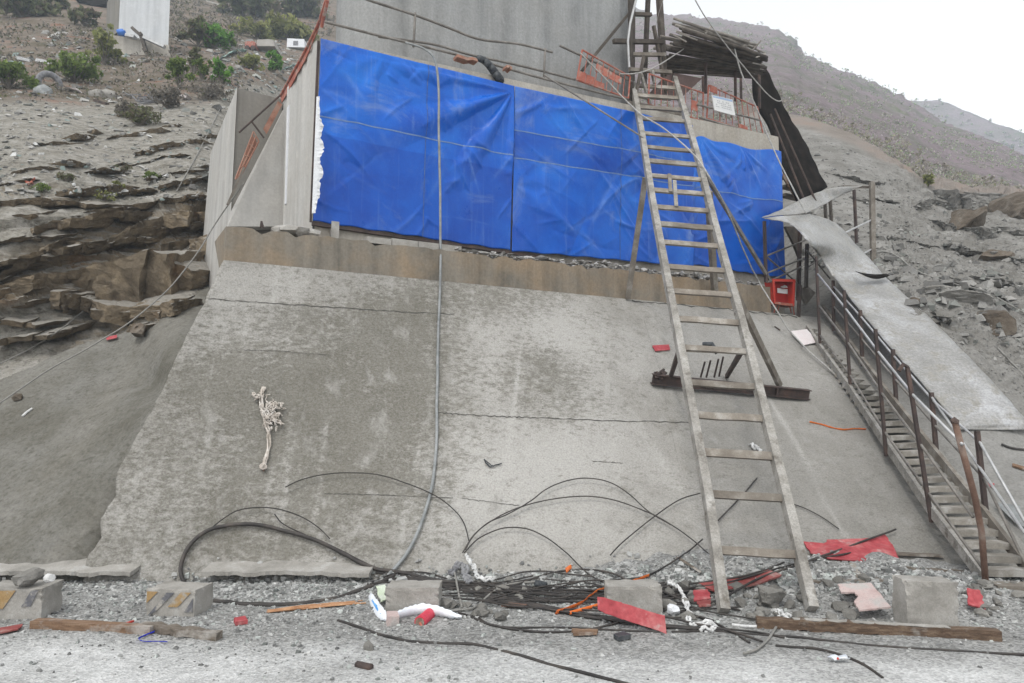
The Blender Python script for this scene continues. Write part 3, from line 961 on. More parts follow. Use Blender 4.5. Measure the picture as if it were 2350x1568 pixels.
# the big overhanging brown block
for tl, tr, br, bl, pr in (((190, 612), (326, 576), (312, 730), (232, 706), .75), ((322, 577), (374, 583), (384, 722), (308, 731), .70), ((372, 588), (428, 618), (430, 678), (380, 720), .50), ((118, 632), (196, 612), (236, 706), (150, 664), .55)):
    Yc = fY(300, 660) - pr
    rock_block(at(*tl, Yc + .15), at(*tr, Yc), at(*br, Yc + .35), at(*bl, Yc + .40), 1.5, .10)
V = np.vstack(LV); colL = np.vstack(LC)
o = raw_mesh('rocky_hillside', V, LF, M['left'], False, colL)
tag(o, kind='structure')
register(V, LF)

# --- right slope ----------------------------------------------------------
ctrl = []
for v in (0, .2, .4, .6, .8, 1.0):
    p = rb.lerp(rt, v); x, y = project(p)
    ctrl += [(x, y, p.y + .03), (x - 160, y, p.y + .5)]
ctrl += [(2420, 1345, 6.9), (2900, 1345, 6.9), (2350, 1150, 7.9), (2700, 1150, 7.9), (2180, 1000, 9.15), (2350, 1000, 9.15), (2700, 1000, 9.0), (2031, 633, 13.2), (2154, 747, 11.4), (2257, 855, 10.2), (2350, 955, 9.4),
         (2350, 830, 11), (2350, 700, 12.6), (2700, 700, 12.4), (2350, 600, 15.2), (2200, 600, 15), (2050, 560, 15.8), (1950, 520, 17), (1850, 520, 18), (2000, 450, 20), (1900, 350, 24), (1800, 300, 28), (2150, 500, 20),
         (2350, 490, 22), (2700, 520, 22), (2200, 430, 26), (2060, 330, 29), (2350, 450, 28), (2700, 480, 28), (1760, 600, 19), (1700, 400, 26)]
fR = tps(ctrl)
PXs = np.arange(1700, 2720.1, 3.5); PYs = np.arange(270, 1346, 3.5)
gx, gy = np.meshgrid(PXs, PYs)
top_line = polyline([1700, 1850, 1900, 1960, 2040, 2110, 2200, 2350, 2720], [255, 283, 300, 322, 372, 416, 442, 452, 470])
frac = (gy - 270) / (1345 - 270)
gy = top_line(gx) - 14 + frac * (1345 - top_line(gx) + 14)
pq = np.stack([gx.ravel(), gy.ravel()], 1)
iy = np.concatenate([fR(c) for c in np.array_split(pq, 40)])
iy = np.clip(iy, 1 / 34, 1 / 6.6)
a = (pq[:, 0] - 1175) / F; b = (784 - pq[:, 1]) / F
D = np.stack([a, CP - SP * b, SP + CP * b], 1)
V = np.array([0, 0, CAMZ]) + D * (1 / iy / D[:, 1])[:, None]
shape = gx.shape
n = grid_normals(V.reshape(*shape, 3)).reshape(-1, 3)
n[(n * (V - np.array([0, 0, CAMZ]))).sum(1) > 0] *= -1
px, py = pq[:, 0], pq[:, 1]
smooth_ = sstep(560, 700, py - .0 * px) * sstep(760, 940, py + .25 * (2100 - px))
rub = 1 - smooth_
veg = sstep(10, -6, py - top_line(px) - 8)
edge_px = polyline([725, 800, 903, 1050, 1180, 1293, 1345], [1985, 2010, 2075, 2190, 2290, 2380, 2420])(py)
calm = sstep(-20, 90, px - edge_px)
disp = rub * calm * (.26 * vnoise(V * [1, 1, 1.6], .8, 5, .6, 81) + .12 * vnoise(V, 3, 4, .62, 82) + .10 * (1 - np.abs(vnoise(V * [1, 1, 2], 1.3, 4, .55, 84)) * 2)) + .03 * smooth_ * vnoise(V, 1.2, 4, seed=83) * calm
V = V + n * disp[:, None]
M['right'] = mat_right()
rf = grid_faces(*shape)
# bedrock standing out of the bank
LV, LF, LC = [V], list(rf), [np.stack([rub * (1 - veg), veg, smooth_], 1)]
base_n = len(V)
fY = lambda x, y: 1 / float(np.clip(fR(np.array([[x, y]], float))[0], 1 / 34, 1 / 6.6))
RBEDS = [([(2075, 474), (2130, 456), (2185, 466)], 34, .5), ([(2190, 432), (2226, 440), (2262, 476)], 62, .6), ([(2222, 452), (2300, 446), (2400, 470)], 34, .6), ([(2150, 655), (2210, 644), (2312, 690)], 26, .35),
         ([(2200, 565), (2280, 585), (2400, 600)], 16, .3), ([(2040, 598), (2120, 616), (2190, 640)], 14, .25), ([(1990, 545), (2080, 556), (2150, 572)], 10, .25), ([(2250, 520), (2330, 530), (2400, 540)], 26, .4),
         ([(1950, 450), (2020, 452), (2070, 462)], 8, .25), ([(1890, 400), (1960, 408), (2020, 420)], 7, .25), ([(2290, 640), (2350, 660), (2400, 670)], 16, .3), ([(2060, 520), (2130, 510), (2190, 520)], 14, .3), ([(2100, 690), (2160, 720), (2210, 760)], 12, .2)]
random.seed(77)
for line, thick, proud in RBEDS:
    xs_ = [p[0] for p in line]; ys_ = [p[1] for p in line]
    x = xs_[0]
    while x < xs_[-1] - 6:
        wd_ = min(random.uniform(16, 50) * (1 + thick / 60), xs_[-1] - x + 8)
        pr = proud * random.uniform(.2, 1.0); th = thick * random.uniform(.6, 1.25); j = random.uniform(-4, 4)
        y0, y1 = np.interp(x, xs_, ys_) + j, np.interp(x + wd_, xs_, ys_) + j + random.uniform(-4, 4)
        Yc = fY(x + wd_ / 2, (y0 + y1) / 2 + th * .6) - pr
        sk = random.uniform(-.3, .3)
        rock_block(at(x + random.uniform(0, 3), y0, Yc - sk), at(x + wd_, y1, Yc + sk), at(x + wd_ - random.uniform(0, 5), y1 + th, Yc + sk + .10), at(x + random.uniform(-3, 6), y0 + th, Yc - sk + .12), random.uniform(1.0, 1.8), .10, (.8, 0, 0))
        x += wd_ * random.uniform(.86, 1.02)
V = np.vstack(LV); colR = np.vstack(LC)
o = raw_mesh('rubble_slope', V, LF, M['right'], False, colR)
tag(o, kind='structure')
register(V, LF)

# --- the hills behind -------------------------------------------------------
def hill(name, crest, base, rows, amp, seed, mat, back=60):
    """a hill between a base line and a crest line, both (px, py, distance); rounded over to a far side"""
    cx = [c[0] for c in crest]
    X = np.arange(cx[0], cx[-1] + 1, 6.0)
    cy = np.interp(X, cx, [c[1] for c in crest]); cY = np.interp(X, cx, [c[2] for c in crest])
    bx = [c[0] for c in base]
    by = np.interp(X, bx, [c[1] for c in base]); bY = np.interp(X, bx, [c[2] for c in base])
    rowsP = []
    for i in range(rows):
        t = i / (rows - 1)
        py = by + (cy - by) * t
        iy = 1 / bY + (1 / cY - 1 / bY) * t
        a = (X - 1175) / F; b = (784 - py) / F
        D = np.stack([a, CP - SP * b, SP + CP * b], 1)
        rowsP.append(np.array([0, 0, CAMZ]) + D * (1 / iy / D[:, 1])[:, None])
    last = rowsP[-1]
    for k in range(1, 6):
        rowsP.append(last + np.array([0, back * k / 5, -back * .5 * (k / 5) ** 2]))
    V = np.stack(rowsP)
    n = grid_normals(V)
    q = V.reshape(-1, 3); nn = n.reshape(-1, 3).copy()
    nn[nn[:, 2] < 0] *= -1
    d = q[:, 1]
    q = q + nn * (amp * d * (vnoise(q / d.mean() * 90, .11, 5, .55, seed) + .25 * vnoise(q / d.mean() * 90, .8, 3, .6, seed + 1)))[:, None]
    f = grid_faces(V.shape[0], V.shape[1])
    o = raw_mesh(name, q, f, mat, True)
    tag(o, kind='structure')
    return q.reshape(V.shape), f


M['hill'] = mat_hill()
HV, hf = hill('scrub_hill', [(1000, -60, 230), (1380, 10, 215), (1500, 32, 205), (1600, 38, 195), (1700, 53, 185), (1780, 70, 172), (1815, 88, 165), (1846, 128, 155), (1935, 164, 142), (2001, 194, 132), (2077, 230, 122), (2149, 275, 114), (2215, 298, 107), (2297, 331, 98), (2360, 366, 92), (2500, 420, 80), (2900, 520, 60)],
              [(1000, 420, 30), (1700, 330, 29), (1850, 320, 29), (1900, 340, 29), (1960, 360, 28.5), (2040, 410, 28), (2110, 450, 27.5), (2200, 475, 27), (2350, 485, 27), (2900, 520, 27)], 130, .012, 91, M['hill'])
HQ = HV.reshape(-1, 3)
register(HQ, hf)
HV2, hf2 = hill('far_hill', [(1700, 240, 290), (2000, 212, 280), (2077, 226, 275), (2149, 231, 270), (2189, 244, 265), (2255, 273, 255), (2350, 309, 245), (2500, 360, 235), (2900, 480, 220)],
                [(1700, 560, 200), (2350, 560, 200), (2900, 560, 200)], 50, .008, 95, M['hill'], 30)

BV = BVHTree.FromPolygons([Vector(p) for p in np.vstack(TERR_V)], TERR_F)


def hit(px, py, off=0.0):
    """the point of the terrain behind a place in the picture, moved off metres towards the eye"""
    dn = ray(px, py).normalized()
    h = BV.ray_cast(C0, dn)
    if h[0] is None: return C0 + dn * 60, Vector((0, -1, 0))
    nrm = h[1]
    if nrm.dot(dn) > 0: nrm = -nrm
    return h[0] - dn * off, nrm


def H(px, py, off=0.0): return hit(px, py, off)[0]

# ------------------------------------------------------------------ the concrete structure
ZT = 6.46                                          # top of the pier cap
S0 = sn(Wp(731, 200, 0))[0]                        # left and right corners of the cap
S1 = sn(Wp(1790, 420, 0))[0]
bp = empty('bridge_pier', W(1, 2, ZPL), 'tall grey concrete bridge pier on a massive cap hung with blue tarps', 'bridge pier')
ZTR = Wp(1778, 312, 0).z
mb = MB(); mb.hexa([W(S0, 0, ZPL), W(S1, 0, ZPL), W(S1, 7, ZPL), W(S0, 7, ZPL), W(S0, 0, ZT), W(S1, 0, ZTR), W(S1, 7, ZTR), W(S0, 7, ZT)]); mb.build('pier_cap', M['cap'], bp)
# ribbed facing on the left flank of the cap, with a pale filled joint
mb = MB()
nseg = 26; prof = []
for k in range(nseg + 1):
    nv = 0.012 + 2.05 * k / nseg
    prof.append((nv, -.03 - .014 * (k % 4 in (1, 2)) - (.03 if 19 <= k <= 21 else 0)))
vs = []
for z_ in (3.72, ZT - .02):
    vs += [W(S0 + d_, nv, z_) for nv, d_ in prof]
k1 = nseg + 1
mb.add(vs, [(i, i + 1, k1 + i + 1, k1 + i) for i in range(nseg)])
mb.build('ribbed_facing', M['side'], bp)
mb = MB(); mb.prism([W(S0 - .075, 1.52, 4.6), W(S0 - .075, 1.60, 4.6), W(S0 - .075, 1.64, 6.1), W(S0 - .075, 1.50, 6.1)], WD * .06)
mb.build('joint_strip', M['foam'], bp)
# shaft with rounded ends
def stadium(s0, s1, n0, r, k=14):
    out = []
    for i in range(k + 1):
        a = math.pi / 2 + math.pi * i / k
        out.append((s0 + r + r * math.cos(a), n0 + r + r * math.sin(a)))
    for i in range(k + 1):
        a = -math.pi / 2 + math.pi * i / k
        out.append((s1 - r + r * math.cos(a), n0 + r + r * math.sin(a)))
    return out
r_ = .75
def solve(f, lo, hi, target):
    for _ in range(50):
        m = (lo + hi) / 2
        if f(m) < target: lo = m
        else: hi = m
    return m
s_l = solve(lambda s: min(project(W(a, b, 9.0))[0] for a, b in stadium(s, s + 4, .55, r_)), -4, 2, 776)
s_r = solve(lambda s: max(project(W(a, b, 9.0))[0] for a, b in stadium(s - 4, s, .55, r_)), 1, 8, 1444)
ring = stadium(s_l, s_r, .55, r_)
mb = MB(); vs = []; zs = [ZT - .05, 9, 11.5, 16]
for z_ in zs: vs += [W(a, b, z_) for a, b in ring]
k = len(ring)
mb.add(vs, [(i + j * k, (i + 1) % k + j * k, (i + 1) % k + (j + 1) * k, i + (j + 1) * k) for j in range(len(zs) - 1) for i in range(k)])
sh = mb.build('shaft', M['pier'], bp)
# plinth, with a broken top edge
SPL, SPR = sn(Wp(517, 560, NPL))[0], sn(Wp(1768, 690, NPL))[0]
mb = MB(); m_ = 90
vs = []
for i in range(m_ + 1):
    s_ = SPL + (SPR - SPL) * i / m_
    jz = random.uniform(-.015, .015) - (.05 if random.random() < .07 else 0)
    jn = random.uniform(-.006, .006)
    vs += [W(s_, NPL + jn, ZPL - .35), W(s_, NPL + jn, 3.70 + jz), W(s_, .6, 3.72)]
fs = []
for i in range(m_):
    a = 3 * i
    fs += [(a, a + 3, a + 4, a + 1), (a + 1, a + 4, a + 5, a + 2)]
fs += [(0, 1, 2), (3 * m_ + 2, 3 * m_ + 1, 3 * m_)]
mb.add(vs, fs)
mb.build('plinth', M['plinth'], bp)
# pale broken strip of render on the plinth under the left tarp, and a lump of mortar
mb = MB()
pts = [(843, 530), (900, 540), (960, 552), (1008, 560), (1060, 566)]
for (a, b), (c, d) in zip(pts[:-1], pts[1:]):
    p0, p1 = Wp(a, b, NPL + .06), Wp(c, d, NPL + .06)
    s0_, s1_ = sn(p0)[0], sn(p1)[0]
    mb.wbox(s0_, s1_ - .01, NPL + .05, .02, 3.70, 3.78 + random.uniform(-.015, .015))
mb.build('render_strip', M['block'], bp)
mb = MB()
for x, y, w_ in ((660, 512, .16), (690, 517, .2), (712, 522, .14), (640, 512, .1)):
    p = Wp(x, y + 4, NPL + .16); mb.rock((p.x, p.y, 3.76), (w_, .14, .09))
mb.build('mortar_lump', M['block'], bp)
mb = MB(); a = Wp(766, 520, -.02); s_ = sn(a)[0]
mb.wbox(s_ - .05, s_ + .05, -.1, -.02, 3.70, 4.0); mb.build('prop', M['block'], bp)

# wing wall beyond the left flank
ww = empty('wing_wall', W(-3.2, 3, 2), 'plain grey concrete wing wall left of the blue tarps, with a sloping flank', 'retaining wall')
sw = sn(Wp(528, 380, 2.2))[0]
mb = MB()
mb.hexa([W(sw, 2.2, 1.6), W(S0 - .04, 2.2, 1.6), W(S0 - .04, 6.3, 1.6), W(sw - .1, 6.3, 1.6),
         W(sw + .06, 2.2, 6.5), W(S0 - .04, 2.2, 6.46), W(S0 - .04, 5.6, 6.5), W(sw + .06, 5.6, 6.5)])
mb.build('wall', M['wing_shade'], ww)  # front painted dark, standing in for the shaded face
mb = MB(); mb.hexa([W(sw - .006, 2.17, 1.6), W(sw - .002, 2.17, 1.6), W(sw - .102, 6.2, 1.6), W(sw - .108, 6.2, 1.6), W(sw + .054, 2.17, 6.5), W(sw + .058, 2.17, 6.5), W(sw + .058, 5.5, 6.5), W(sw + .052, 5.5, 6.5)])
mb.build('lit_side_face', M['side'], ww)  # thin added skin in paler concrete, painting this side as the lit face
# the flank that slopes up to the cap
mb = MB()
q0, q1, q2, q3 = Wp(523, 520, 1.9), Wp(650, 520, 1.9), Wp(649, 236, 1.9), Wp(532, 478, 1.9)
lean = Vector((0, .12, 0))
mb.prism([q0, q1, q2 + lean, q3 + lean * .3], WE * .26)
mb.build('sloping_flank', M['side'], ww)  # paler concrete paints in the extra light on the leaning face
mb = MB()
for a, b in (((598, 522), (600, 508)), ((600, 508), (605, 524))):
    mb.tube([Wp(*a, NPL + .02), Wp(*b, NPL + .02)], .012)
tag(mb.build('bent_rebar', M['rust']), 'short bent steel bar sticking up from the plinth left of the tarps', 'rebar')

# ------------------------------------------------------------------ blue tarps
def mat_tarp():
    t = NT('blue_tarpaulin')
    at_ = t.n('ShaderNodeVertexColor', layer_name='Col')
    sep = t.n('ShaderNodeSeparateColor'); t.link(at_.outputs['Color'], sep.inputs[0])
    c = t.ramp(t.noise(.9, 6, .6, .3), [(.3, (.003, .055, .34)), (.5, (.006, .098, .47)), (.7, (.012, .155, .58))])
    d = t.ramp(t.noise(1.5, 9, .68, 1.6), [(.48, 0.0), (.70, .8)])
    c = t.mix(t.math('MULTIPLY', d, .28), c, (.035, .14, .50))
    d2 = t.ramp(t.noise(4.5, 7, .7, .8, stretch=(1, 1, .45)), [(.56, 0.0), (.74, .6)])
    c = t.mix(t.math('MULTIPLY', d2, .35), c, (.11, .20, .48))
    d3 = t.ramp(t.noise(1.0, 5, .6, .2, stretch=(14, 14, .5)), [(.57, 0.0), (.70, .35)])
    c = t.mix(d3, c, (.10, .20, .50))
    dd = t.ramp(t.noise(1.1, 9, .72, 1.0), [(.52, 0.0), (.70, .6)])
    c = t.mix(dd, c, (.17, .24, .42))
    # creases are rubbed pale
    wear = t.math('MULTIPLY', sep.outputs[0], t.ramp(t.noise(3, 6, .7), [(.35, .1), (.65, 1.0)]))
    c = t.mix(wear, c, (.13, .25, .58))
    wv = t.noise(160, 2, .5)
    c = t.mix(1.0, c, t.ramp(wv, [(.3, .86), (.7, 1.12)]), 'MULTIPLY')
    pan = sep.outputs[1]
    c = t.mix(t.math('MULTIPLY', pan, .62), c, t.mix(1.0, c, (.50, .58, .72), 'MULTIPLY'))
    t.bump(t.math('ADD', t.noise(5, 5, .55, .8), t.math('MULTIPLY', t.noise(26, 4, .6), .2)), .22, .02)
    return t.fin(c, t.ramp(t.noise(2, 5, .6), [(.3, .26), (.7, .45)]), 0, .25)

M['tarp'] = mat_tarp()
M['seam'] = simple('tarp_seam', [(.02, .06, .25), (.09, .15, .30)], 9, rough=.7, bump=.2)
M['eyelets'] = simple('tarp_hem', [(.07, .15, .36), (.17, .25, .40)], 12, rough=.6, bump=.2)


def ridge(q, freq, seed, ang, st=.28):
    """sharp creases running in one direction"""
    ca, sa = math.cos(ang), math.sin(ang)
    r = np.stack([(q[:, 0] * ca + q[:, 1] * sa) * st, (-q[:, 0] * sa + q[:, 1] * ca), np.zeros(len(q))], 1)
    return 1 - np.abs(vnoise(r, freq, 3, .45, seed)) * 2.2


def tarp(name, label, corners, group, seams, seed, topfun=None, gathers=(), nx=240, ny=120, panels=()):
    """corners in picture px (tl, tr, br, bl), hung 6 cm in front of the cap"""
    n0 = -.07
    tl, tr, br, bl = [np.array(sn(Wp(x, y, n0))) for x, y in corners]
    U, Vv = np.meshgrid(np.linspace(0, 1, nx), np.linspace(0, 1, ny))
    top = tl * (1 - U[..., None]) + tr * U[..., None]; bot = bl * (1 - U[..., None]) + br * U[..., None]
    if topfun is not None: top[..., 2] += topfun(U)
    bot[..., 2] += .02 * np.sin(U * 40 + seed) * .4
    P = top * (1 - Vv[..., None]) + bot * Vv[..., None]
    s_, z_ = P[..., 0].ravel(), P[..., 2].ravel()
    q = np.stack([s_, z_, np.zeros_like(s_)], 1)
    d = .05 * vnoise(q, .55, 2, .4, seed + 7) + .014 * vnoise(q, 1.6, 2, .45, seed + 8)
    wear = np.zeros(len(q))
    g = np.random.default_rng(seed)
    lo_, hi_ = q.min(0), q.max(0)
    for k in range(int(24 * (hi_[0] - lo_[0]))):
        # one crease: a fold line of its own length, bend, width and height
        c_ = g.uniform(lo_[:2], hi_[:2]); an = g.choice([.75, .9, -.7, -.5, .35, -1.0]) + g.normal() * .22
        ln_ = g.uniform(.12, .85) ** 1.2; wd_ = g.uniform(.018, .075); am = g.uniform(.005, .026) * g.choice([1, 1, -1])
        dx_, dz_ = q[:, 0] - c_[0], q[:, 1] - c_[1]
        u_ = dx_ * math.cos(an) - dz_ * math.sin(an); v_ = dx_ * math.sin(an) + dz_ * math.cos(an) + g.normal() * .25 * u_ * u_
        win = np.exp(-(u_ / ln_) ** 4)
        d += am * win * np.exp(-np.abs(v_) / wd_)
        if g.random() < .35: wear += g.uniform(.2, .8) * win * np.exp(-(v_ / (wd_ * .55)) ** 2)
    wear = np.clip(wear, 0, 1) * np.clip(.5 + 1.2 * vnoise(q, 3, 3, seed=seed + 12), 0, 1)
    u, v = U.ravel(), Vv.ravel()
    for gu, gv, ang, wid, amp, ext in gathers:
        # folds fanning out from a point where the cloth is tied
        du, dv = (u - gu) * abs(tr[0] - tl[0]), (v - gv) * abs(tl[2] - bl[2])
        rr = np.hypot(du, dv); th = np.arctan2(dv, du)
        d += amp * np.exp(-(rr / ext) ** 2) * np.cos((th - ang) * wid) * np.exp(-((th - ang) / .9) ** 2) * np.minimum(1, rr * 2)
    hold = np.minimum(1, np.minimum(v, 1) * 12)
    d *= .3 + .7 * hold
    if seams:
        for sv in seams[1]: d *= 1 - .2 * np.exp(-((v - sv) / .012) ** 2)
    V = np.array([tuple(W(a, n0 - max(0, dd) - .01, b)) for a, dd, b in zip(s_, d, z_)])
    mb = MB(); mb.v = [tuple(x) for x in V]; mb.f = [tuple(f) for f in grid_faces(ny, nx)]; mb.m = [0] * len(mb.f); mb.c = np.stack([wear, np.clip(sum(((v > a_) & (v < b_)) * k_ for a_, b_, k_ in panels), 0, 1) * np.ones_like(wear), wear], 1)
    o = mb.build(name, M['tarp'], None, True)
    tag(o, label, 'tarp', group)
    me = o.modifiers.new('thick', 'SOLIDIFY'); me.thickness = .006; me.offset = 1
    # seams are ribbons that follow the cloth
    G = V.reshape(ny, nx, 3)
    for kind, lst in zip('vh', seams or ((), ())):
        for t in lst:
            sm = MB(); vs = []
            N = nx if kind == 'h' else ny
            for i in range(N):
                for w in (-1, 1):
                    if kind == 'h':
                        f = (t + .0038 * w) * (ny - 1); k0 = min(int(f), ny - 2); p = G[k0, i] * (1 - f + k0) + G[k0 + 1, i] * (f - k0)
                    else:
                        f = (t + .0020 * w) * (nx - 1); k0 = min(max(int(f), 0), nx - 2); p = G[i, k0] * (1 - f + k0) + G[i, k0 + 1] * (f - k0)
                    vs.append(Vector(p) - WE * (.010))
            sm.add(vs, [(2 * i, 2 * i + 2, 2 * i + 3, 2 * i + 1) for i in range(N - 1)])
            sm.build('seam', M['eyelets'] if kind == 'h' else M['seam'], o)
    return o, G


T1, G1 = tarp('blue_tarp', 'big creased blue tarp at the left, one torn white edge, grey hose hanging over it', [(735, 90), (1179, 199), (1170, 575), (718, 508)], 'blue tarps on the pier cap',
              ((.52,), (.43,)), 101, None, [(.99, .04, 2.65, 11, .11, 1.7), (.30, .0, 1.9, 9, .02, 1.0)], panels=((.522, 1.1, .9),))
T2, G2 = tarp('blue_tarp', 'blue tarp hung right of the middle seam, behind the long wooden ladder', [(1181, 199), (1588, 287), (1588, 612), (1173, 577)], 'blue tarps on the pier cap',
              ((.56,), (.27, .44)), 131, lambda u: -.03 * np.sin(u * 9) * (u > .7), [(.0, .6, .5, 8, .02, 1.0)], 200, 120, ((.27, .44, 1.0), (.0, .1, .2)))
T3, G3 = tarp('blue_tarp', 'rumpled blue tarp sagging at its top corner, beside the stair landing', [(1583, 318), (1792, 350), (1801, 640), (1583, 606)], 'blue tarps on the pier cap',
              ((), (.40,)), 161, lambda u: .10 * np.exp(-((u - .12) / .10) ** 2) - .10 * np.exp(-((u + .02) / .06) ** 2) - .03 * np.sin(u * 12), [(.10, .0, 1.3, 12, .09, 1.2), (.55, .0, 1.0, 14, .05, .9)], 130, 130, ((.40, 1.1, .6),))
# torn white lining along the left edge of the first tarp
mb = MB(); rowsg = []
for i in range(60):
    t = i / 59
    y = 222 + 268 * t; x = 737 - 17 * (y - 90) / 420
    wdt = 0 if y < 230 else min(1, (y - 230) / 80) * (12 + 6 * math.sin(t * 31) * .5 + random.uniform(-3, 3)) * (1 if y < 430 else max(.25, 1 - (y - 430) / 70))
    a = Wp(x - 5, y, -.20); b = Wp(x - 5 + max(1.5, wdt) + 5, y + random.uniform(-1, 1), -.21)
    rowsg.append([a, a.lerp(b, .5) - WE * .015, b - WE * random.uniform(0, .03)])
mb.sheet(rowsg, .006, back=WE)
mb.build('torn_lining', M['foam'], T1)
# steel edge beam carrying the bottom hem of the left tarp, and its dark edge on the left
mb = MB(); mb.bar(Wp(716, 513, -.05), Wp(1240, 590, -.05), .05, .05)
mb.build('hem_bar', M['rust'], T1)
mb = MB(); mb.bar(Wp(731, 95, -.06), Wp(713, 510, -.06), .02, .03)
mb.build('edge_bar', M['rust'], T1)

# rubble on the plinth under the tarps
mb = MB()
cols = []
for k in range(420):
    x = random.uniform(1030, 1770); y = 3.0
    s_ = sn(Wp(x, 590, -.2))[0]
    hgt = .05 + .10 * math.exp(-((x - 1410) / 90) ** 2) + .10 * math.exp(-((x - 1590) / 50) ** 2) + .08 * math.exp(-((x - 1690) / 40) ** 2) + .04 * math.exp(-((x - 1200) / 120) ** 2)
    nn_ = random.uniform(-.40, -.06)
    sz = random.uniform(.02, .07)
    z_ = 3.72 + random.random() ** 1.5 * hgt * (1 - abs(nn_ + .2) * 2)
    n_before = len(mb.v)
    mb.rock(W(s_ + random.uniform(-.1, .1), nn_, z_), (sz * random.uniform(.8, 1.8), sz, sz * random.uniform(.3, .8)), sub=0)
    g = random.choice((.16, .22, .28, .34, .4)); cols += [(g, g * .97, g * .92)] * (len(mb.v) - n_before)
mb.c = np.array(cols)
tag(mb.build('rubble', M['stone'], None, False, True), kind='stuff')

# ------------------------------------------------------------------ pipes and fences on top of the cap
gr = empty('pipe_guardrail', W(2, .1, ZT), 'sagging grey pipe guardrail along the top edge above the tarps', 'guardrail')
def wtube(name, pts, r, mat, par, n=.1, smooth=6, seg=7):
    P = catmull(pts, smooth) if len(pts) > 2 else pts
    mb = MB(); mb.tube([Wp(x, y, n) for x, y in P], r, seg)
    return mb.build(name, mat, par, True)
wtube('rail', [(800, -16), (860, 5), (950, 34), (1030, 64), (1100, 90), (1190, 101), (1268, 120)], .019, M['pipe'], gr, .1)
wtube('rail', [(745, 50), (870, 82), (990, 111), (1110, 142), (1230, 176), (1340, 204), (1442, 229)], .019, M['pipe'], gr, .1)
wtube('rail', [(868, 84), (920, 91), (1000, 103), (1080, 126), (1160, 143), (1240, 162), (1320, 183)], .019, M['pipe'], gr, .16)
wtube('post', [(953, 30), (949, 108)], .018, M['pipe'], gr, .1)
wtube('post', [(1251, 112), (1248, 182)], .018, M['pipe'], gr, .1)
sp_ = empty('slanting_pipe', Wp(1360, 150, .15), 'grey pipe slanting down to the timber tower from above the red fence', 'pipe')
wtube('pipe', [(1285, 105), (1370, 145), (1450, 188)], .020, M['pipe'], sp_, .15)
bar_ = empty('loose_bar', Wp(1360, 240, -.12), 'thin bar reaching from the guardrail down to the ladder, in front of the right tarp', 'bar')

def fence(label, tl, tr, br, bl, n, nbars, mat, plates, posts=()):
    """a welded bar fence panel with toe plates, corners in picture px on the plane n"""
    e = empty('red_fence', Wp(*bl, n), label, 'fence', 'faded red safety fences on the cap')
    TLp, TRp, BRp, BLp = [Wp(x, y, n) for x, y in (tl, tr, br, bl)]
    mb = MB(); mb.tube([TLp, TRp], .016); mb.build('top_rail', mat, e)
    mb = MB(); mb.tube([BLp, BRp], .016); mb.build('bottom_rail', mat, e)
    for i in range(nbars + 1):
        t = i / nbars
        mb = MB(); mb.tube([TLp.lerp(TRp, t), BLp.lerp(BRp, t)], .008 if i not in (0, nbars) else .016, 5); mb.build('bar', mat, e)
    for a, b, c, d in plates:
        p = [BLp.lerp(BRp, t).lerp(TLp.lerp(TRp, t), h) - WE * .02 for t, h in ((a, c), (b, c), (b, d), (a, d))]
        mb = MB(); mb.prism(p, WE * .008); mb.build('plate', M['orange_red'], e)
    return e

fence('small red fence panel against the pier shaft, left of the timber tower', (1336, 115), (1446, 176), (1442, 226), (1324, 184), .12, 9, M['orange_red'],
      [(.0, .14, .0, .3), (.15, .3, .0, .28), (.31, .5, -.02, .2), (.30, .42, .5, .80), (.43, .55, .48, .78), (.56, .68, .46, .76), (.69, .82, .44, .74)])
fence('long red fence panel between the ladder and the shelter, carrying no board', (1490, 170), (1614, 214), (1613, 278), (1488, 240), .1, 9, M['orange_red'],
      [(.76, .88, .25, .6)])
fence('red fence panel under the pole shelter that carries the white board', (1626, 196), (1738, 246), (1752, 312), (1622, 272), .1, 9, M['orange_red'],
      [(.02, .16, .82, 1.02), (.55, .7, -.05, .14)])
wtube('rail', [(1600, 240), (1744, 276)], .018, M['pipe'], gr, .05)
wtube('rail', [(1605, 270), (1752, 311)], .018, M['pipe'], gr, .05)

# the white board
sb = empty('notice_board', Wp(1662, 268, .02), 'white board with a faint blue top border tied to the red fence', 'sign')
cn = [Wp(1634, 218, .02), Wp(1681, 229, .02), Wp(1688, 266, .02), Wp(1640, 253, .02)]
mb = MB(); mb.prism(cn, WE * .02); mb.build('panel', M['sign'], sb)
def onb(u, v): return cn[0].lerp(cn[1], u).lerp(cn[3].lerp(cn[2], u), v) - WE * .004
mb = MB(); mb.prism([onb(.03, .03), onb(.97, .03), onb(.97, .15), onb(.03, .15)], WE * .003); mb.build('border', M['sign_blue'], sb)
mb = MB()
for r in range(4):                                  # lines of small lettering, too small to read in the photo
    for k in range(9):
        if random.random() < .2: continue
        u0 = .12 + k * .085
        v0 = .28 + r * .13
        mb.prism([onb(u0, v0), onb(u0 + .05, v0), onb(u0 + .05, v0 + .06), onb(u0, v0 + .06)], WE * .002)
mb.build('lettering', M['sign_ink'], sb)

